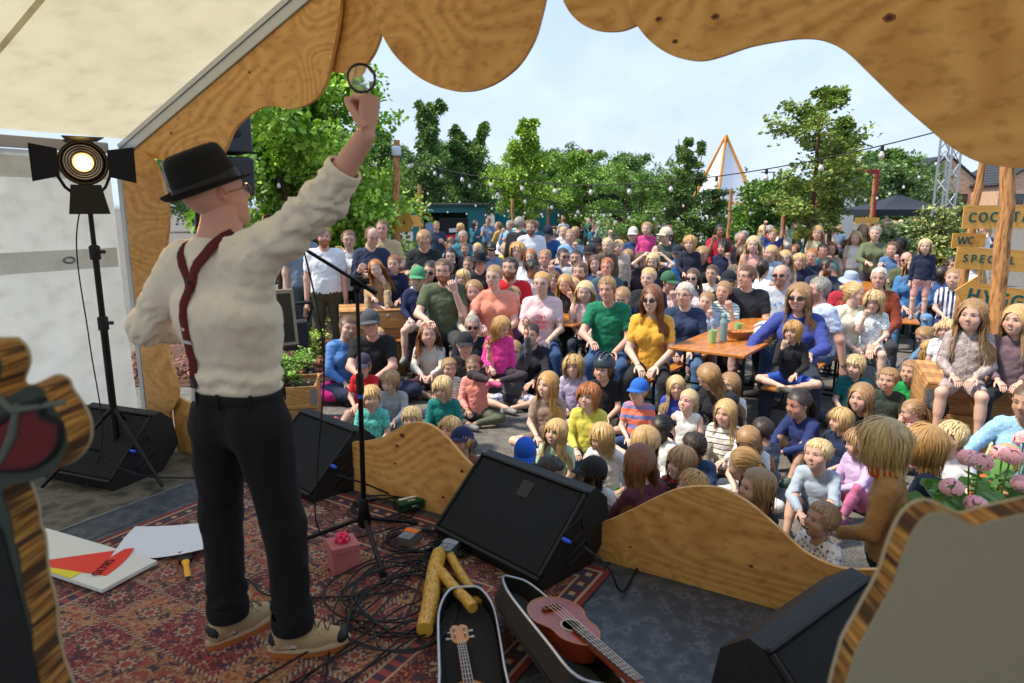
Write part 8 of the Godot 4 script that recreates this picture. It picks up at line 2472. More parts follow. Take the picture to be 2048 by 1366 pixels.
const CROWD := """woman in fluffy sky blue jumper and magenta trousers sitting on the asphalt;-1.81 0.00 -7.23 0.47 1.02;f cross lap lap 0.1;10 0 -12;p bun brown;long 5d93dc;long c81a86;333333;mouth s;0
man in grey cap, glasses and black tee sitting behind the little girl in green;-1.47 0.00 -7.14 0.08 1.05;a cross knee knee 0.15;0 4 6;r crop light;short 17181b;long 232a4a;6a6450;cap 4a4d55,glasses 1;0
little girl with glasses and braid in green floral top;-1.56 0.00 -7.85 0.08 0.93;c knees knee knee 0.1;10 4 0;p pony blond;long 9fd3a6 floral c84858 .09;long 2c3038 floral c87090 .06;777777;glasses 1,mouth s;1
boy in red football shirt and colourful patterned cap;-1.41 0.00 -6.39 -0.08 0.92;c out knee lap 0.1;10 0 0;l boy gold;short d01a24;short d8d8d8;c85a50;cap 3a3450,eye s;0
blond boy in turquoise palm print tee behind the wooden scallop board;-1.13 0.00 -5.31 0.07 0.88;c cross lap lap 0.05;15 6 0;l boy blond;short 58c4bc print 1f4a55 .08;long 2a3a50;444444;eye s,mouth s;0
boy in grey cardigan over a white tee;-1.05 0.00 -5.83 0.04 0.91;c knees knee knee 0.15;-25 -4 0;l boy light;long a9abb2;long a9b6cc;666666;mouth o,eye s;0
squinting fair boy peeking over the left hump of the wooden board;-0.72 0.00 -4.81 -0.02 0.84;c cross lap lap 0.05;-8 10 8;p boy pale;short 1d9aa5;long 3a4a60;666666;eye s;0
boy in teal jumper with yellow print;-0.57 0.00 -5.56 -0.04 0.92;c cross lap lap 0.1;-12 -2 0;l bowl pale;long 137d7d;long 404858;666666;;0
boy in striped tee half hidden behind the teal jumper boy;-0.60 0.00 -6.36 -0.03 0.88;c cross lap lap 0.05;20 0 0;l crop light;short e8e8e8 pin 303030 .03;long 404858;666666;;0
girl with copper hair in cream sweatshirt hugging her knees;-0.90 0.00 -7.36 0.01 1.16;c cross knee knee 0.2;10 8 0;l long auburn;long d8d2c8;long 4a2a40;887766;eye s,mouth s;1
boy in black cap with red badge and black basketball tee;-0.48 0.00 -6.90 -0.04 1.07;c cross lap lap 0.05;10 4 0;l crop light;short 16161a;short 303035;444444;cap 23252b,eye s;0
girl in pink knit top raising a wooden magnifying glass;-0.34 0.00 -6.27 -0.07 0.94;c cross up lap 0.05;-5 2 8;t pony brown;long f09a90 melange d87868 .1;long 5f6650;888888;mouth s;0
fair child in dark floral shirt beside the navy cap boy;-0.44 0.00 -4.56 -0.10 0.84;c cross lap lap 0.05;-20 16 -6;p bowl blond;short 3c3444 floral d07890 .07;long 404858;666666;mouth s,eye s;0
boy in navy cap and brown tee grimacing up at the stage;-0.32 0.00 -4.31 -0.15 0.84;c cross lap lap 0.05;-22 16 10;l boy gold;short 8c5a40;long 404858;666666;cap 1c2a5c,mouth s,eye s;0
man with mirrored sunglasses and grey hair holding a bare knee;-0.42 0.00 -7.31 -0.05 0.98;a cross knee lap 0.15;10 0 0;l crop grey;short 1c2230;short 30343c;555555;shades 1,beard 9a8a80;1
toddler in bright pink zip jacket;-0.12 0.40 -6.28 -0.10 0.90;c cross down lap 0;50 -20 0;l bob gold;long ee3fa0;long 3a3038;c05080;;0
girl with glasses in grey fleece and blue floral dress raising a magnifier;0.02 0.00 -6.79 -0.11 1.01;c cross up chin 0.1;5 6 0;l pony light;long 55585c;skirt eef2fa floral 3a6ad0 .1;888888;glasses 1,mouth o;0
small boy in profile behind the fleece girl;-0.07 0.00 -7.56 -0.09 0.86;c cross lap lap 0.05;75 0 0;l crop brown;short 4a4a50;long 404858;666666;;1
smiling woman with backpack strap and dark hoodie sitting on the ground;0.21 0.00 -7.04 -0.13 0.96;f cross knee lap 0.1;-8 4 0;l bun dark;long 22222c;long 2a2c34;333333;mouth s;0
girl in taupe tee sticking out her tongue;0.31 0.00 -5.54 -0.21 0.99;c cross lap lap 0.15;-28 8 0;p long gold;short ab9488;short 8a7a70;dfe3dc;mouth o,eye s;0
curly fair girl in lavender long sleeved top;0.59 0.00 -6.34 -0.20 0.91;c cross lap lap 0.05;-4 4 0;p curly blond;long c4b8dc;long a898b8;888888;eye s,mouth o;0
boy in black bicycle helmet and black tee;0.84 0.00 -6.02 -0.26 1.01;c cross lap lap 0.1;-18 4 0;l boy brown;short 141416;short 3a3a36;555555;helmet 2c3a46;0
boy with pirate face paint and yellow jumper;0.59 0.00 -5.00 -0.30 0.93;c kneel lap lap 0.1;-14 8 0;p bowl ginger;long e2d860;long 2a5a78;666666;paint 301818,ps -1,brow 1;0
boy in blue cap and striped white, blue and coral tee;1.05 0.00 -5.46 -0.33 0.89;c cross lap lap 0;-30 4 0;p crop blond;short ea7a60 stripe 5a80c0 .09;short 3a5080;666666;cap 2a6ad0;0
fair girl with green face paint and mint tee;0.31 0.00 -4.52 -0.29 0.84;c cross lap lap 0.05;-18 10 0;p fringe blond;short b4d8bc;long 40503a;666666;paint 208838,ps 1,mouth o;0
child under a plain blue peaked cap behind the big stage monitor;0.10 0.00 -4.18 -0.28 0.84;c cross lap lap 0.1;10 -20 0;l boy brown;short 2050a0;long 404858;666666;cap 2060d8;0
dark haired child whose head shows over the stage monitor edge;0.22 0.00 -3.86 -0.37 0.84;c cross lap lap 0.1;80 -15 0;l crop dark;short 40a040;long 404858;666666;;0
fair long haired boy in white tee gazing down left;0.64 0.00 -4.42 -0.37 0.86;c cross back lap 0.1;-40 -10 0;p mop blond;short f0f0f4;long 50b050;666666;eye d;0
girl in plum velvet top with long auburn hair leaning on the board;0.73 0.00 -3.23 -2.62 0.90;c kneelup table table 0.3;0 -4 0;l wavy auburn;long 5a2438;long 2a2a34;444444;;0
child in black cap crouched between plum girl and stage monitor;0.50 0.00 -3.80 -0.45 0.84;c cross lap lap 0.1;-70 0 0;t boy dark;short e8e8e8;long 404858;666666;cap 2a2a2c;0
girl with wavy blond hair and navy tee seen from behind;0.86 0.00 -4.11 -2.01 0.94;c cross lap lap 0;-10 0 0;l bob blond;short 3a4a6c;long 404858;666666;;0
girl with black hair bun and white blouse turned aside;1.08 0.00 -4.61 -0.87 0.84;c cross lap lap 0.05;-40 0 0;d bun black;long f0f0f0;long 404858;666666;;0
girl in white vest with pink painted brow;1.39 0.00 -5.20 -0.40 0.88;c cross lap lap 0.05;-24 14 0;p pony pale;tank f2f2f2;long 3a4a70 floral e0e0e8 .06;666666;paint e04080,brow 1,ps 3,mouth o;0
smiling fair girl in cobalt top at the edge of the bench;1.43 0.00 -5.75 -0.35 0.84;c cross lap lap 0.05;10 0 0;p long pale;short 3a50b8;long 404858;666666;mouth s;0
woman with long fair brown hair bending down in black top;1.83 0.00 -5.51 -1.11 0.94;f cross knee knee 0.35;-20 -25 0;p long light;short 1c1e26;long 20222a;333333;glasses 1;0
girl in white tee with long brown blond hair;1.84 0.00 -5.59 -0.42 0.94;c cross lap lap 0.05;-22 6 0;p long light;short f4f4f6;long 2c3450 floral e0e0e8 .06;666666;;0
little girl in black and white striped top frowning;1.60 0.00 -4.89 -0.46 0.89;c knees knee lap 0.05;-18 0 0;p long blond;long f0ede4 pin 20242c .045;long 9a8a78;666666;eye s;0
boy with dark skin and curls in blue tee;1.21 0.00 -4.23 -0.50 0.84;c cross lap lap 0.05;-55 -8 0;d afro dark;short 2a4a78;long 8a8a90;666666;;0
boy with shaggy blond hair and black shirt;1.02 0.00 -3.85 -0.54 0.90;c cross lap lap 0.05;-32 4 0;p mop light;short 18181c print c82020 .12;long 404858;666666;;0
light brown haired boy peering over the right wooden hump;0.95 0.00 -3.40 -0.63 0.84;c kneel lap lap 0.05;-38 16 0;l boy gold;short 404048;long 404858;666666;;0
girl with curly blond ponytail and pink fluffy coat;1.39 0.00 -3.74 -1.92 0.93;c cross lap lap 0.05;-20 -6 0;p pony gold;long e6b8b4;long 3a3a48;666666;;0
girl with centre parted blond hair behind the curly ponytail;1.63 0.00 -4.43 -0.53 0.84;c cross lap lap 0.05;-10 -30 0;p long light;short d8dce8;long d8d8dc;666666;eye d;0
boy with dark cropped hair seen from behind;1.76 0.00 -4.49 -2.79 0.84;c cross lap lap 0.05;0 -10 0;t crop dark;short 50586a;long 404858;666666;;0
girl in black tee with long brown hair gripping the board;1.28 0.00 -3.30 -1.19 0.90;c kneel table table 0.05;-12 8 0;l wavy light;short 16181e;long 2a2a34;444444;;0
girl with dark ponytail in navy sweatshirt crouching in profile;2.27 0.00 -5.00 -1.08 0.99;c knees knee knee 0.25;-12 -4 0;t pony dark;long 23346c;short 2a3050;4a5a50;paint d04890,brow 1,ps 3;0
blond boy in pale denim jacket hugging his bare knees;1.93 0.00 -4.04 -0.62 0.91;c knees knee knee 0.2;-20 12 6;l crop pale;long a9b8cc;short 5a6070;8a8a8c;mouth s,eye s;0
boy in white scribble print tee gripping the low board end;1.50 0.00 -3.02 -1.22 0.84;c kneel table table 0.1;-10 14 0;t crop light;short eceaf0 print 3a4460 .12;long 30343c;444444;mouth o;0
boy in navy tee with orange lettering in profile;2.42 0.00 -4.77 -1.15 0.84;c cross lap lap 0.05;-14 2 0;l bowl blond;short 1c2c50;long 404858;666666;text ION,ink e08a20;0
child in lavender knit cardigan and pink trousers;2.32 0.00 -4.29 -1.14 0.84;c knees knee lap 0.05;-30 -6 0;p bowl light;long cdb4e0;long c87098;a05080;;0
boy in brown teddy fleece with orange collar leaning in over the board;1.83 0.00 -3.05 -2.06 1.12;c kneelup lap down 0.1;-14 -4 0;p bowl blond;long b08048;long 20242c;444444;collar d0501c;0
strawberry blond boy in navy duffel coat right behind the teddy fleece;2.13 0.00 -3.27 -2.18 1.01;c kneelup down down 0.05;-10 0 0;p bowl gold;long 1e2a44;long 20242c;444444;;0
boy in white tee with wrinkled nose beside the planter crate;2.83 0.00 -4.19 -0.67 0.97;c cross lap lap 0.05;-30 6 0;p boy pale;short f2f2f6;long 404858;666666;eye s,mouth o;0
shouting boy in rust shirt behind the pink geraniums;2.79 0.00 -3.65 -0.75 0.92;c kneel chin lap 0.1;-20 6 0;p crop blond;short c05a2c;long 404858;666666;mouth o,eye s;0
squinting fair boy at the right picture edge;3.33 0.00 -4.33 -0.68 0.84;c kneel lap lap 0.05;-14 0 0;p crop blond;short d8d0a0;long 404858;666666;eye s;0
woman in spotted light denim jacket at the right picture edge;3.35 0.00 -4.27 -0.69 0.94;f kneel down out 0.15;-20 0 0;t bun brown;long 8ab8dc dots f0f0c0 .09;long 3a4458;444444;;0
girl in black tee with long straight blond brown hair;2.68 0.00 -5.05 -0.55 1.01;c cross lap lap 0.05;-24 4 0;l long light;short 1a1a1c;long 404858;666666;;0
boy in dark green polo shirt;3.25 0.00 -5.72 -0.53 0.96;c cross lap lap 0.05;-16 2 0;l crop light;short 34423a;long 404858;666666;;0
grinning boy in bright green tee;3.59 0.00 -5.99 -0.53 0.97;c cross lap lap 0.05;-24 4 0;l crop light;short 1a9a50;long 404858;666666;mouth s;0
fair toddler sitting under the crate edge;3.49 0.00 -5.49 -0.57 0.84;c cross lap lap 0.05;-20 0 0;p bowl blond;short 5a6a80;long 404858;666666;;0
fair boy in teal polo left of the dark green polo;3.17 0.00 -6.14 -0.49 0.99;c cross lap lap 0.05;-20 2 0;p boy pale;short 1e7a80;long 404858;666666;;0
girl with high ponytail in bottle green tee seen from behind;4.28 0.00 -6.91 2.09 0.96;c cross lap lap 0.1;0 0 0;l pony gold;short 34503a;long 404858;666666;;0
toddler in white cherry print top;3.99 0.00 -6.17 -0.54 0.84;c stand down down 0;-20 -4 0;p bowl pale;short f0f2f6 dots c03040 .1;short e0d8d8;888888;;0
girl with long wavy blond hair in paisley dress sitting on the crate;3.47 0.30 -5.09 -0.61 1.08;c bench lap lap 0.02;-14 4 0;l wavy light;long b5a6a0 leopard 786870 .08;skirt b8a8a4 leopard 786870 .08;a07858;;0
girl in mauve jacket sitting on the crate behind the leaning pole;3.74 0.30 -4.99 -0.63 1.06;c bench lap lap 0.05;-24 4 0;l long blond;long 7a626c;long 23262c;444444;mouth s;0
adult in denim shirt crouching with hair tied up;4.75 0.00 -7.36 -1.54 0.89;f cross knee knee 0.3;-10 -25 0;p bun light;long 6a90b8;long 4a5a70;666666;;1
child with plaited brown hair in front of the crate;3.08 0.00 -4.96 -2.62 0.84;c cross lap lap 0.05;40 -10 0;l pony light;short e8a0a8;long 404858;666666;;0
dark haired boy seen from behind near the crate corner;3.24 0.00 -4.96 -2.88 0.84;c cross lap lap 0.05;0 0 0;t crop black;short 303848;long 404858;666666;;0
standing man in slate grey tee beside the pram;-2.76 0.00 -9.00 0.52 1.10;a stand down down 0;20 0 0;l crop brown;short 78889a;long 4a5862;3a4a48;;1
ginger bearded man standing in white tee and olive trousers;-2.36 0.00 -8.65 0.15 1.06;a stand down down 0;14 2 0;r crop ginger;short f0f0f6;long 4a4434;555555;beard a05820;1
standing woman in white knit top holding a drink;-2.19 0.00 -9.26 0.12 1.07;f stand crossed chin 0;10 0 0;l bun brown;short e8e8e8;long 18181c;333333;glasses 1;1
balding man in navy jacket looking at his phone;-1.78 0.00 -8.71 0.09 1.06;a stand crossed phone 0;30 -14 0;l bald brown;long 2a3450;long 23262c;333333;glasses 1;1
man in beige tee with folded arms behind the navy jacket;-1.80 0.00 -9.64 0.08 1.10;a stand crossed crossed 0;-4 0 0;r buzz brown;short ccb084;long 4a4a50;333333;;1
man in black tee reading his phone among the benches;-1.14 0.00 -8.93 0.03 1.04;a stand phone phone 0.05;10 -25 0;l crop light;short 1e2428;long 2a2c34;333333;glasses 1;1
ginger girl in tan jacket leaning on her knee on the crate;-1.64 0.72 -8.42 0.08 0.98;c knees chin knee 0.2;6 0 14;p long ginger;long b49066;long b49a78;888888;mouth s;1
girl in navy sweatshirt sitting on the wooden crate;-1.45 0.72 -8.46 0.06 1.04;c cross lap lap 0.05;-8 2 0;l pony auburn;long 1a2248;short 5a80b8;888888;;1
smiling boy in green cap and navy fox jumper on a lap;-1.11 0.25 -8.00 0.03 1.12;c bench lap lap 0.02;0 0 -4;p crop light;long 1a2450;short d0cec6;888888;cap 4a9a6a,paint 208838,ps 1,mouth s;1
woman with sunglasses and white blouse hugging the boy on her lap;-1.01 0.00 -8.30 0.02 1.12;f bench lap lap 0.02;-10 0 -14;l long dark;long eceaf0;long 2c2c34;333333;shades 1,mouth s;1
bearded man with glasses in olive shirt resting his chin;-0.77 0.00 -7.79 -0.00 1.12;a bench chin table 0.1;-4 0 0;l crop brown;short 5a6448;long 3a3c40;333333;glasses 1,beard 7a5030;1
blond toddler with green painted cheek;-0.61 0.10 -8.62 -0.02 0.96;c stand down down 0;-14 -4 0;p bowl blond;short b8c0c8;long 404858;666666;paint 208838,ps 1;1
woman with pulled back hair behind the painted toddler;-0.64 0.00 -10.19 -0.01 1.05;f bench lap lap 0.05;-10 0 0;l bun brown;short 6a98c0;long 404858;333333;;1
girl with long hair in cream sweatshirt beside the table;-0.43 0.12 -7.75 -0.04 1.13;c bench lap lap 0.05;0 0 0;l long light;long d8d0c4;long 30343c;888888;paint b060b0,brow 1,ps 3;1
woman with glasses in coral tee;-0.19 0.00 -7.68 -0.07 1.12;f bench lap table 0.05;-14 2 0;p bun light;short f09a80;long e08a70;333333;glasses 1,mouth s;1
man in black fedora and red vest looking down;-0.47 0.00 -9.96 -0.03 1.06;a bench table table 0.1;20 -12 0;l crop dark;short 20242c;long 23262c;333333;fedora 20242c,glasses 1;1
bearded man in red football shirt;-0.02 0.00 -8.28 -0.08 1.10;a bench lap table 0.05;-12 6 0;l crop dark;short d8202c;long 23262c;333333;beard 503020;1
boy with black hair in white hoodie looking away;0.27 0.22 -9.64 -0.09 1.13;c bench lap lap 0.05;60 -8 0;m afro black;long dcdfe6;long 23262c;333333;;1
woman in black headband and blue striped shirt;-0.38 0.00 -12.69 -0.02 1.16;f bench table table 0.2;10 -22 0;l bun black;long 8a9ab8 vstripe 5a6a90 .02;long 23262c;333333;band 18181a;2
girl in purple tee resting her cheek on her hand;0.05 0.12 -7.84 -0.09 1.06;c bench chin lap 0.1;-6 0 14;p pony light;short 8a80cc;long 2a2c44;666666;;1
woman with glasses in pink lettered tee;0.33 0.00 -7.40 -0.13 1.08;f bench lap lap 0.02;-10 2 0;p pony gold;short f4ced2;long 2a4a78;333333;glasses 1,text Oui|mon|chéri,ink d02a30;1
dark haired woman with glasses by the olive shirt man;-0.94 0.00 -10.60 0.01 1.14;f bench lap lap 0.05;0 0 0;p long black;short 30303a;long 23262c;333333;glasses 1;1
boy in navy tracksuit top among the tables;-0.96 0.20 -14.02 0.01 1.16;c bench table lap 0.05;10 2 0;l crop brown;long 223058;long 23262c;333333;;2
fair girl in sky blue top beside the tracksuit boy;-0.70 0.20 -14.02 -0.01 1.16;c bench lap lap 0.05;-10 0 0;p pony blond;short 9ac0d8;long 23262c;333333;;2
man in teal polo shirt in the left rear rows;-1.09 0.00 -15.39 0.01 1.16;a bench table table 0.05;20 0 0;r crop grey;short 2a7a9a;long 23262c;333333;;2
girl in black tee eating from a green tub;0.64 0.25 -8.10 -0.15 1.04;c bench chin lap 0.05;-4 -12 0;l long gold;short 26262a;long 23262c;333333;eye d;1
girl in leopard print dress leaning on a shoulder;0.80 0.22 -8.47 -0.16 0.99;c bench lap lap 0.1;-14 0 10;p bob blond;short c09868 leopard 3a2a20 .05;skirt c09868 leopard 3a2a20 .05;333333;;1
fair girl in pink tee with blue painted brow;0.81 0.22 -7.48 -0.18 1.05;c bench lap lap 0.05;-4 -4 0;p long pale;short f2c8cc;long 3a4050;333333;paint 4080e0,brow 1,ps 3,eye s;1
man in emerald green tee with his arm on the table;0.99 0.00 -6.90 -0.23 1.03;a bench lap table 0.1;-14 0 6;r crop light;short 127a58;long 3a5a88;333333;;0
little girl in navy polo on the green tee man's knee;1.19 0.22 -7.23 -0.24 1.02;c bench chin lap 0.1;-10 -14 0;l pony light;short 202c54;long 2a3a50 floral b0d0c8 .07;d8b898;eye d;0
woman in mustard yellow dress and sunglasses with folded hands;1.31 0.00 -6.30 -0.30 1.06;f bench lap lap 0.05;-14 0 0;p wavy auburn;short d8a030 dots f0d080 .03;long 1c1c22;20202a;shades 1;0
grey haired woman with glasses in quilted navy jacket;1.78 0.00 -6.97 -0.31 1.02;f bench lap lap 0.02;-16 0 0;p crop white;long 2a3a5c;long 4a6a98;333333;glasses 1;0
fair woman in black tee behind the mustard dress;1.64 0.00 -8.17 -0.24 1.06;f bench lap lap 0.02;-20 0 0;p bun blond;short 1e2026;long 23262c;333333;mouth s;1
person in green cap and floral shirt in profile;1.93 0.00 -8.47 -0.25 1.00;f bench chin lap 0.1;50 -6 0;l crop dark;short e0c8cc floral 805060 .08;long 23262c;333333;cap 3a6a4c;1
woman with brown hair and round sunglasses;2.27 0.00 -8.56 -0.28 1.02;f bench lap lap 0.02;-12 2 0;p long brown;short e8e0e0 floral 6a6a80 .06;long 23262c;333333;shades 1;1
girl in pale blue sweatshirt covering her mouth;2.19 0.10 -7.68 -0.31 1.04;c bench chin lap 0.1;-8 0 -10;p bun light;long bccce8;long c8a0a0;333333;;1
teenage girl in teal striped tee leaning on her hand;2.41 0.00 -7.78 -0.32 0.97;f bench chin lap 0.1;-12 2 -8;l bun light;short e8f0f0 stripe 2a8a80 .03;long c8a0a0;333333;eye s;1
older man in black cap and black tee;2.68 0.00 -8.43 -0.31 0.95;a bench lap lap 0.02;-20 0 0;r crop grey;short 1c1e22;long 23262c;333333;cap 1c222c,glasses 1;1
man with glasses in black tee turned to the left;2.70 0.00 -7.83 -0.34 1.05;a bench lap lap 0.02;-40 2 0;l crop brown;short 1e222c;long 23262c;333333;glasses 1,mouth s;1
bald man with sunglasses in light grey shirt;3.19 0.00 -8.10 -0.37 1.04;a bench lap table 0.02;-14 2 0;r bald grey;short c2c8d4;long 6a7080;333333;shades 1,beard a09088;1
woman in royal blue cardigan and sunglasses behind the table corner;2.66 0.00 -6.27 -0.44 1.08;f bench table out 0.05;-12 0 0;l long light;long 3a4a98;long 2a3244;20202a;shades 1;0
boy in black raccoon sweatshirt cross legged on the blue cardigan's lap;2.37 0.50 -5.66 -0.46 0.84;c cross lap chin 0.05;-18 2 0;l bowl gold;long 1e1e22;short 2a50b0;4a4a40;;0
grey bearded man in pale blue shirt seen from his side;3.17 0.00 -6.95 -1.48 1.01;a bench back table 0;-12 2 0;r crop grey;short b8c8e8;long 4a6a98;333333;beard 8a8078;0
blond woman in cream blouse in profile facing right;3.58 0.00 -7.18 0.08 1.01;f bench lap lap 0.02;50 0 0;p bun blond;short f0e8d0;long 30303a leopard c0c0c0 .05;333333;;0
curly blond toddler in white printed top on a lap;3.75 0.22 -7.02 -0.47 0.99;c bench lap chin 0.02;-8 -6 0;p curly pale;short f0f4f8 print 70b0a0 .1;short d0c8c0;c0a8a0;;0
white haired man in rust jacket;4.18 0.00 -7.78 -0.45 1.04;a bench lap lap 0.05;-8 2 0;r crop white;long 8a3a24;long 3a3c40;333333;;1
man under a pale blue bucket hat;4.17 0.00 -8.44 -0.41 0.95;a bench lap lap 0.05;20 -14 0;r crop brown;short b02a3a;long 3a3c40;333333;bucket a8b8d0;1
woman in denim jacket with belt bag on the small bench;5.81 0.00 -9.90 -0.43 1.07;f bench lap lap 0.05;-16 2 0;l long light;long 4a80b8;long 6a98c8;4a3a3a;;1
girl in navy and white striped shirt dress;5.62 0.15 -8.69 -0.48 1.16;c bench lap lap 0.05;-14 4 0;l bun light;short f0f0f4 vstripe 20285c .045;skirt 20285c;333333;;1
young woman with ponytail and floral top;2.65 0.00 -9.05 -0.29 1.03;f bench lap lap 0.02;-14 2 0;l pony brown;short e8e4d8;long 23262c;333333;mouth s;1
woman with dark braid and white top seen from behind;3.48 0.00 -9.55 2.44 1.04;f bench table table 0.05;0 0 0;l bun dark;tank f0f0f0;long 23262c;333333;;1
fair boy in buttoned navy polo;4.69 0.20 -11.20 -0.33 1.13;c bench lap lap 0.02;-10 0 0;p bowl blond;short 1c2444;long 23262c;333333;;2
red haired man in navy tee behind the grey bearded man;4.95 0.00 -11.34 -0.34 1.04;a bench lap table 0.05;-14 0 0;r buzz ginger;short 24344c;long 23262c;333333;;2
bearded man with glasses in profile to the right;4.38 0.00 -9.61 -0.37 1.03;a bench table table 0.1;70 -6 0;l crop dark;long 2a3448;long 23262c;333333;glasses 1,beard 603820;1
child in navy fox jumper standing on a bench;5.71 0.45 -9.52 -0.44 0.95;c stand down down 0;-6 0 0;p bob pale;long 222844;skirt e8b0a8;888888;;1
bearded man in grey tee in the middle rows;0.98 0.00 -10.44 -0.13 1.07;a bench lap lap 0.02;-10 0 0;l buzz dark;short b8bcc2;long 23262c;333333;beard 402a20;1
man with short beard in front of the grey tee man;0.85 0.00 -8.49 -0.16 1.04;a bench lap lap 0.02;-14 2 0;l crop brown;short 4a6a90;long 23262c;333333;beard 6a4830;1
smiling man in black cap and white tee;1.22 0.00 -10.77 -0.14 1.10;a bench lap lap 0.02;-10 0 0;r crop brown;short eceef2;long 23262c;333333;cap 23262c,mouth s;1
woman with sunglasses and ponytail in denim;0.81 0.00 -10.87 -0.11 1.12;f bench lap lap 0.02;30 0 0;l bun dark;long 6a88b0;long 23262c;333333;shades 1;1
man in slate tee with hand on his chin;0.51 0.00 -10.46 -0.10 1.07;a bench chin table 0.05;-4 0 0;r crop light;short 4a5068;long 23262c;333333;;1
red haired woman in white top;0.31 0.00 -11.17 -0.08 1.09;f bench lap lap 0.02;-10 0 0;p long ginger;short eeeef0;long 23262c;333333;;2
girl with curly ginger blond hair;0.10 0.00 -11.51 -0.06 1.16;f bench lap lap 0.02;-10 0 0;p curly gold;short f0e8dc;long 23262c;333333;;2
toddler in yellow top in the rear rows;-0.13 0.22 -13.50 -0.04 1.16;c bench lap lap 0.02;-10 0 0;p crop blond;short e8d040;long 23262c;333333;;2
man with red hair and open collar shirt;1.28 0.00 -9.19 -0.18 1.04;a bench lap lap 0.02;-10 0 0;r crop ginger;short 3a5a64;long 23262c;333333;;1
woman with brown hair between the bearded man and the red haired man;1.24 0.00 -10.25 -0.15 1.06;f bench chin lap 0.02;0 0 0;l bob brown;short 4a5a80;long 23262c;333333;;1
ginger haired woman hidden behind the pink lettered tee;0.55 0.00 -8.93 -0.12 0.96;f bench lap lap 0.02;-6 0 0;p curly brown;short 30404a;long 23262c;333333;mouth s;1
man in white tee standing in the rear rows;0.35 0.00 -12.42 -0.07 1.07;a stand down down 0.1;-10 0 0;l crop brown;short f2f4f8;long 3a3c40;333333;beard 5a3a2a;2
man in black hoodie standing with his back turned;0.13 0.00 -12.77 2.97 1.10;a stand down down 0;0 0 0;l crop grey;long 26282e;long 23262c;333333;;2
man in blue jacket and navy cap bending over a table;0.66 0.00 -12.76 -0.08 1.02;a stand table table 0.3;10 -20 0;r crop brown;long 30609a;long 23262c;333333;cap 20283c;2
girl in white tee standing by the blue jacket man;1.20 0.19 -16.15 -0.09 1.16;c stand crossed down 0;10 0 0;p pony blond;short f0e8e4;long 50485a;333333;;2
woman in denim dungarees with folded arms;1.01 0.00 -11.86 -0.11 1.03;f stand chin crossed 0;-10 0 0;l bun light;short 80b0dc;long 80b0dc;333333;;2
man in white tee and black cap further back;1.54 0.00 -12.46 -0.14 1.14;a bench table lap 0.02;-10 0 0;r crop brown;short f0f2f6;long 23262c;333333;cap 23262c,beard 5a3a2a;2
fair toddler in brown patterned top;1.45 0.30 -10.45 -0.16 1.05;c stand down down 0;-14 0 0;p crop pale;long 6a5a4a;long 404858;333333;;1
girl in beige jumper raising one arm;1.67 0.25 -10.66 -0.17 1.07;c stand down up 0;-10 2 10;p pony blond;long dcc8b8;long 404858;333333;mouth s;1
woman in navy polka dot blouse leaning sideways;1.90 0.00 -11.23 -0.18 1.09;f bench lap lap 0.1;-20 0 0;p bob light;long 20284c dots f0f0f0 .03;long 23262c;333333;mouth s;2
fair child with both hands on the head;2.12 0.25 -10.29 -0.21 1.15;c bench head head 0.02;-10 -10 0;p bob pale;short 2a3040;long 23262c;333333;;1
boy in grey lettered tee standing behind the rows;2.54 0.10 -13.05 -0.18 1.16;c stand out out 0;-10 0 0;p crop brown;short a8aaae;long 23262c;333333;;2
boy in pink and turquoise jacket held up high;2.32 0.50 -11.91 -0.19 1.06;c stand down down 0;-10 0 0;p crop light;long e04a90;long 3ab0c8;333333;;2
woman in beige cap and dark olive vest top;2.53 0.00 -11.35 -0.21 1.05;f stand crossed crossed 0;-60 0 0;l pony brown;tank 50524a;long 5a88b8;333333;cap d8ccb0;2
boy in beige cap and blue jacket;2.12 0.30 -12.09 -0.18 1.14;c stand down down 0;-6 0 0;p crop brown;long 2a4a78;long 404858;333333;cap d8d8d0;2
curly haired woman behind the child with raised hands;2.04 0.00 -10.81 -0.20 1.06;f bench lap lap 0.02;20 -10 0;l curly brown;short 50404a;long 23262c;333333;;1
boy in cobalt hoodie and navy cap;2.65 0.10 -10.98 -0.23 1.10;c stand down down 0;-6 0 0;p crop brown;long 2070c8;long 23262c;333333;cap 20283c;1
boy in orange tee and navy jacket;2.75 0.25 -10.65 -0.24 1.12;c stand down lap 0;-10 0 0;p bowl gold;long 23283c;long 404858;333333;;1
girl bending her head in dark green top;3.23 0.00 -11.72 -0.25 1.13;f bench table table 0.2;20 -20 0;l bob light;short 2a3a34;long 23262c;333333;;2
person in red tee holding a pole with camera;3.96 0.00 -13.20 -0.25 1.01;a stand down chin 0;20 4 0;m crop black;short c02038;long 23262c;333333;;2
dark haired boy in navy print tee;3.51 0.40 -11.42 -0.27 1.14;c bench chin lap 0.02;-30 0 0;l bowl black;short 222c50;long 23262c;333333;;2
woman with brown bob in leopard blouse seen from behind;3.59 0.00 -10.70 2.62 1.16;f bench table table 0.05;0 0 0;l bob brown;short 3a302a leopard a09080 .05;long 23262c;333333;;1
fair girl in pink frilled blouse;3.64 0.20 -10.39 -0.30 1.16;c stand down down 0;-6 0 0;p long pale;long eab0a4;long 404858;333333;;1
girl with blond ponytail in light blue sweatshirt in profile;4.07 0.05 -10.78 -0.32 1.16;c stand down down 0;-50 0 0;l pony blond;long b8d0e8;long 404858;333333;;1
fair girl with long hair beside the tree trunk;4.33 0.25 -10.88 -0.33 1.15;c bench lap lap 0.02;-6 0 0;p long blond;short d8c8c0;long 404858;333333;;1
bald man in dark jacket further back;4.76 0.00 -14.49 -0.26 1.16;a bench table table 0.1;40 -10 0;r bald grey;long 23262e;long 23262c;333333;;2
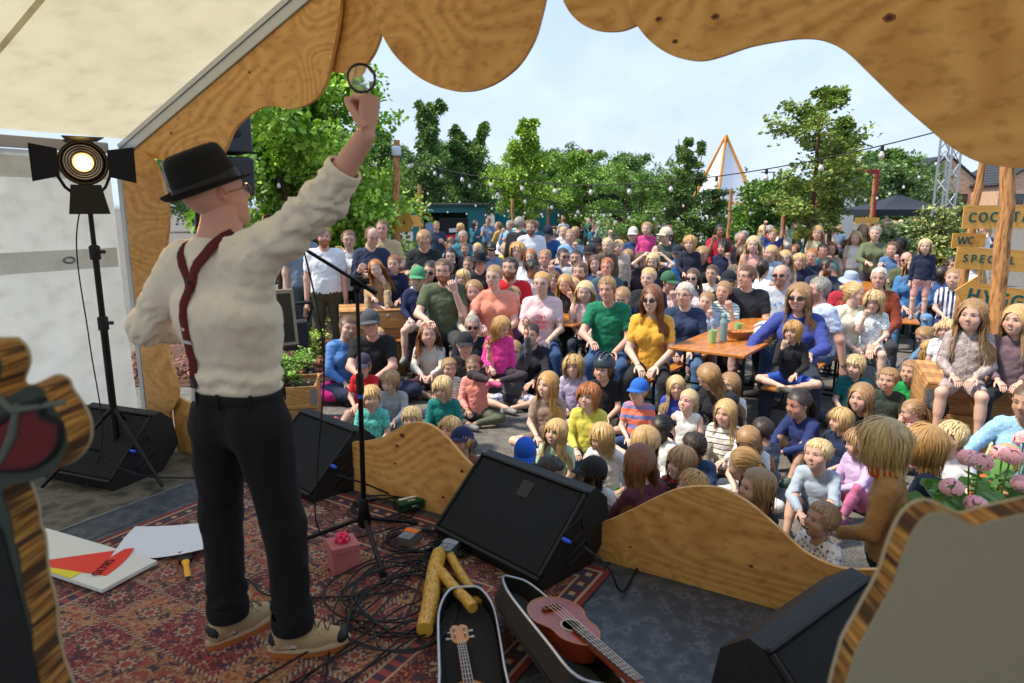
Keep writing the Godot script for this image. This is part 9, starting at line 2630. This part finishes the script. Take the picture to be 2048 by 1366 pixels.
grey haired man with glasses beside the bald man;5.17 0.00 -15.39 -0.26 1.16;a bench table table 0.05;-20 0 0;r crop grey;long 3a3c44;long 23262c;333333;glasses 1;2
girl in blue with arms raised over her head;4.99 0.30 -13.21 -0.30 1.10;c stand up up 0;-10 0 0;p pony light;short 3a60b0;long 404858;333333;;2
girl in lemon yellow tee;5.49 0.30 -12.43 -0.34 1.16;c stand down down 0;-10 0 0;p long blond;short f0eec0 dots e04a90 .2;long 404858;333333;;2
man with dark hair and teal tee by the green crate;5.59 0.00 -12.37 -0.34 1.07;a bench chin table 0.05;-4 -6 0;l crop dark;short 3aa0b0;long 23262c;333333;;2
woman with copper hair resting her face on her hand;5.95 0.00 -12.84 -0.34 1.12;f bench chin table 0.05;-6 0 0;l long auburn;short d8ccc0;long 23262c;333333;;2
man in olive grey tee looking down at the table;6.33 0.00 -13.12 -0.35 1.13;a bench table table 0.2;20 -30 0;l crop brown;short 6a6e60;long 23262c;333333;;2
fair girl in white tee beside the tall girl;6.32 0.20 -12.69 -0.36 1.16;c stand down down 0;-14 0 0;p long blond;short f2eee8;long b8a890;333333;;2
tall girl with long straight hair in tan dress;7.16 0.30 -14.10 -0.36 1.16;c stand down down 0;-14 0 0;p long gold;short ccae80;skirt ccae80;333333;;2
grey haired woman in olive jacket;6.13 0.00 -11.67 -0.39 1.07;f stand table table 0.05;-10 0 0;p crop grey;long 6a7454;long 404858;333333;mouth s;2
man in dark jacket over tan shirt standing at the rear right;7.57 0.00 -14.01 -0.37 1.07;a stand down down 0;-10 0 0;l crop brown;long 2a2e38;long 23304c;333333;;2
woman in black coat beside the dark jacket man;8.28 0.00 -15.05 -0.37 1.08;f stand down chin 0;-10 0 0;p long blond;long 1c1c20;long 23262c;333333;;2
boy in blue tee covering his mouth;6.17 0.40 -11.18 -0.40 1.12;c bench chin lap 0.02;-10 0 0;l crop brown;short 5a80b0;long 23262c;333333;;2
dark skinned boy in navy hoodie;6.67 0.40 -11.84 -0.40 1.16;c bench lap lap 0.1;-60 0 0;d afro black;long 2a5090;long 23262c;333333;;2
man in olive shirt and sunglasses behind the denim jacket woman;6.29 0.00 -10.95 -0.42 1.01;a bench lap lap 0.02;-10 0 0;r bald brown;long 5a6044;long 23262c;333333;shades 1;1
person in green jacket behind the bushes by the truss;8.53 0.00 -13.13 2.09 1.01;f stand down down 0;120 0 0;l long black;long 1a8a48;long 23262c;333333;;2
fair haired person in white top behind the bushes;8.32 0.00 -12.50 2.62 1.03;f stand down down 0;150 0 0;l long pale;short f0f0f0;long 23262c;333333;;2
boy in navy cap and teal jacket by the sign post;6.39 0.20 -9.68 -0.47 1.07;c bench lap lap 0.05;-10 0 0;l crop brown;long 2a6a80;long 23262c;333333;cap 20283c;1
girl in white tee in profile in front of the yellow signs;6.20 0.15 -9.18 -0.48 1.08;c stand down down 0;-50 0 0;p long gold;short f0f0f0;long 404858;333333;;1
man with dark hair behind the striped shirt girl;6.84 0.00 -10.70 -0.45 0.98;a bench table table 0.1;20 -10 0;l crop dark;long 4a5050;long 23262c;333333;;1
child in blue tee with curls sitting behind the belt bag woman;6.48 0.20 -10.30 2.62 0.97;c bench lap lap 0.1;0 0 0;l curly dark;short 3a5a98;long 23262c;333333;;1
woman at the left table in the far rows;-0.19 0.00 -18.68 -0.02 1.15;f bench table table 0.05;10 0 0;l long brown;long e8e8e8;long 23262c;333333;;2"""
func garb(s: String) -> Array:
	var w := s.split(" ")
	var o := [w[0], w[1]]
	if w.size() > 2: o.append_array([w[2], w[3], w[4].to_float()])
	return o
func crowd() -> void:
	for row in CROWD.split("\n"):
		var f := row.split(";")
		var q := f[1].split_floats(" ")
		var k := f[2].split(" ")
		var h := f[4].split(" ")
		var ex := {}
		for e in f[8].split(",", false):
			var n := e.strip_edges().split(" ", true, 1)
			ex[n[0]] = n[1].to_float() if n[0] in ["ps", "brow", "glasses", "shades"] else n[1]
		person(f[0], Vector3(q[0], q[1], q[2]), q[3], q[4], k[0], k[1], k[2], k[3], k[4].to_float(), Array(f[3].split_floats(" ")), h[0], h[1], h[2], garb(f[5]), garb(f[6]), f[7], ex, int(f[9]))
func far_crowd() -> void:
	var rg := RandomNumberGenerator.new(); rg.seed = 12
	var cols := {"white": "f0f0f0", "black": "23262c", "navy": "30405a", "brick red": "8a3a3a", "denim blue": "6a8ab0", "cream": "d8ccc0", "olive": "4a5a44", "pink": "e0a0a8", "light grey": "b8b8c0", "mustard": "c8a050", "petrol": "2a6a80", "sky blue": "90b8dc", "rust": "a85a38", "mint": "a8d0b8"}
	var low := {"black": "23262c", "slate": "30384a", "blue": "6a88b0", "brown": "4a4438", "grey": "8a8a90"}
	var done := {}
	var n := 0
	while n < 120:
		var sit := n % 3 == 2
		var z := -rg.randf_range(15.0, 34.0)
		var u := rg.randf_range(-0.13, 0.70)
		if u > 0.18 and u < 0.36 and z < -17.0: continue
		var x := u * -z
		var c: String = cols.keys()[rg.randi() % cols.size()]; var l: String = low.keys()[rg.randi() % low.size()]
		var hc: String = ["brown", "dark", "blond", "light", "grey", "auburn", "pale"][rg.randi() % 7]
		var sl: String = ["short", "long"][rg.randi() % 2]
		var age: String = ["a", "f", "f", "c"][rg.randi() % 4]
		var lab := "distant %s%s visitor, %s hair, %s %s sleeved top, %s trousers" % ["seated " if sit else "standing ", "young" if age == "c" else "adult", hc, c, sl, l]
		if done.has(lab): continue
		done[lab] = true
		n += 1
		person(lab, Vector3(x, 0.0, z), rg.randf_range(-1.2, 1.2) + (PI if rg.randf() < 0.25 else 0.0), 1.0, age, "bench" if sit else ["stand", "walk"][n % 2], ["down", "crossed", "phone"][rg.randi() % 3] if not sit else "table", ["down", "down", "chin"][rg.randi() % 3] if not sit else "table", 0.0, [rg.randf_range(-30, 30), 0, 0], "lprt"[rg.randi() % 4], "crop" if age == "a" else ["long", "bob", "pony"][rg.randi() % 3], hc, [sl, cols[c]], ["long", low[l]], "333333", {}, 2)
func _ready() -> void:
	view_and_light()
	setup_materials()
	ground()
	tent()
	stage()
	far_things()
	trees()
	furniture()
	signs()
	print("world ", Time.get_ticks_msec())
	rug()
	stage_set()
	performer()
	print("stage ", Time.get_ticks_msec())
	crowd()
	far_crowd()
	print("crowd ", Time.get_ticks_msec())
	near_things()
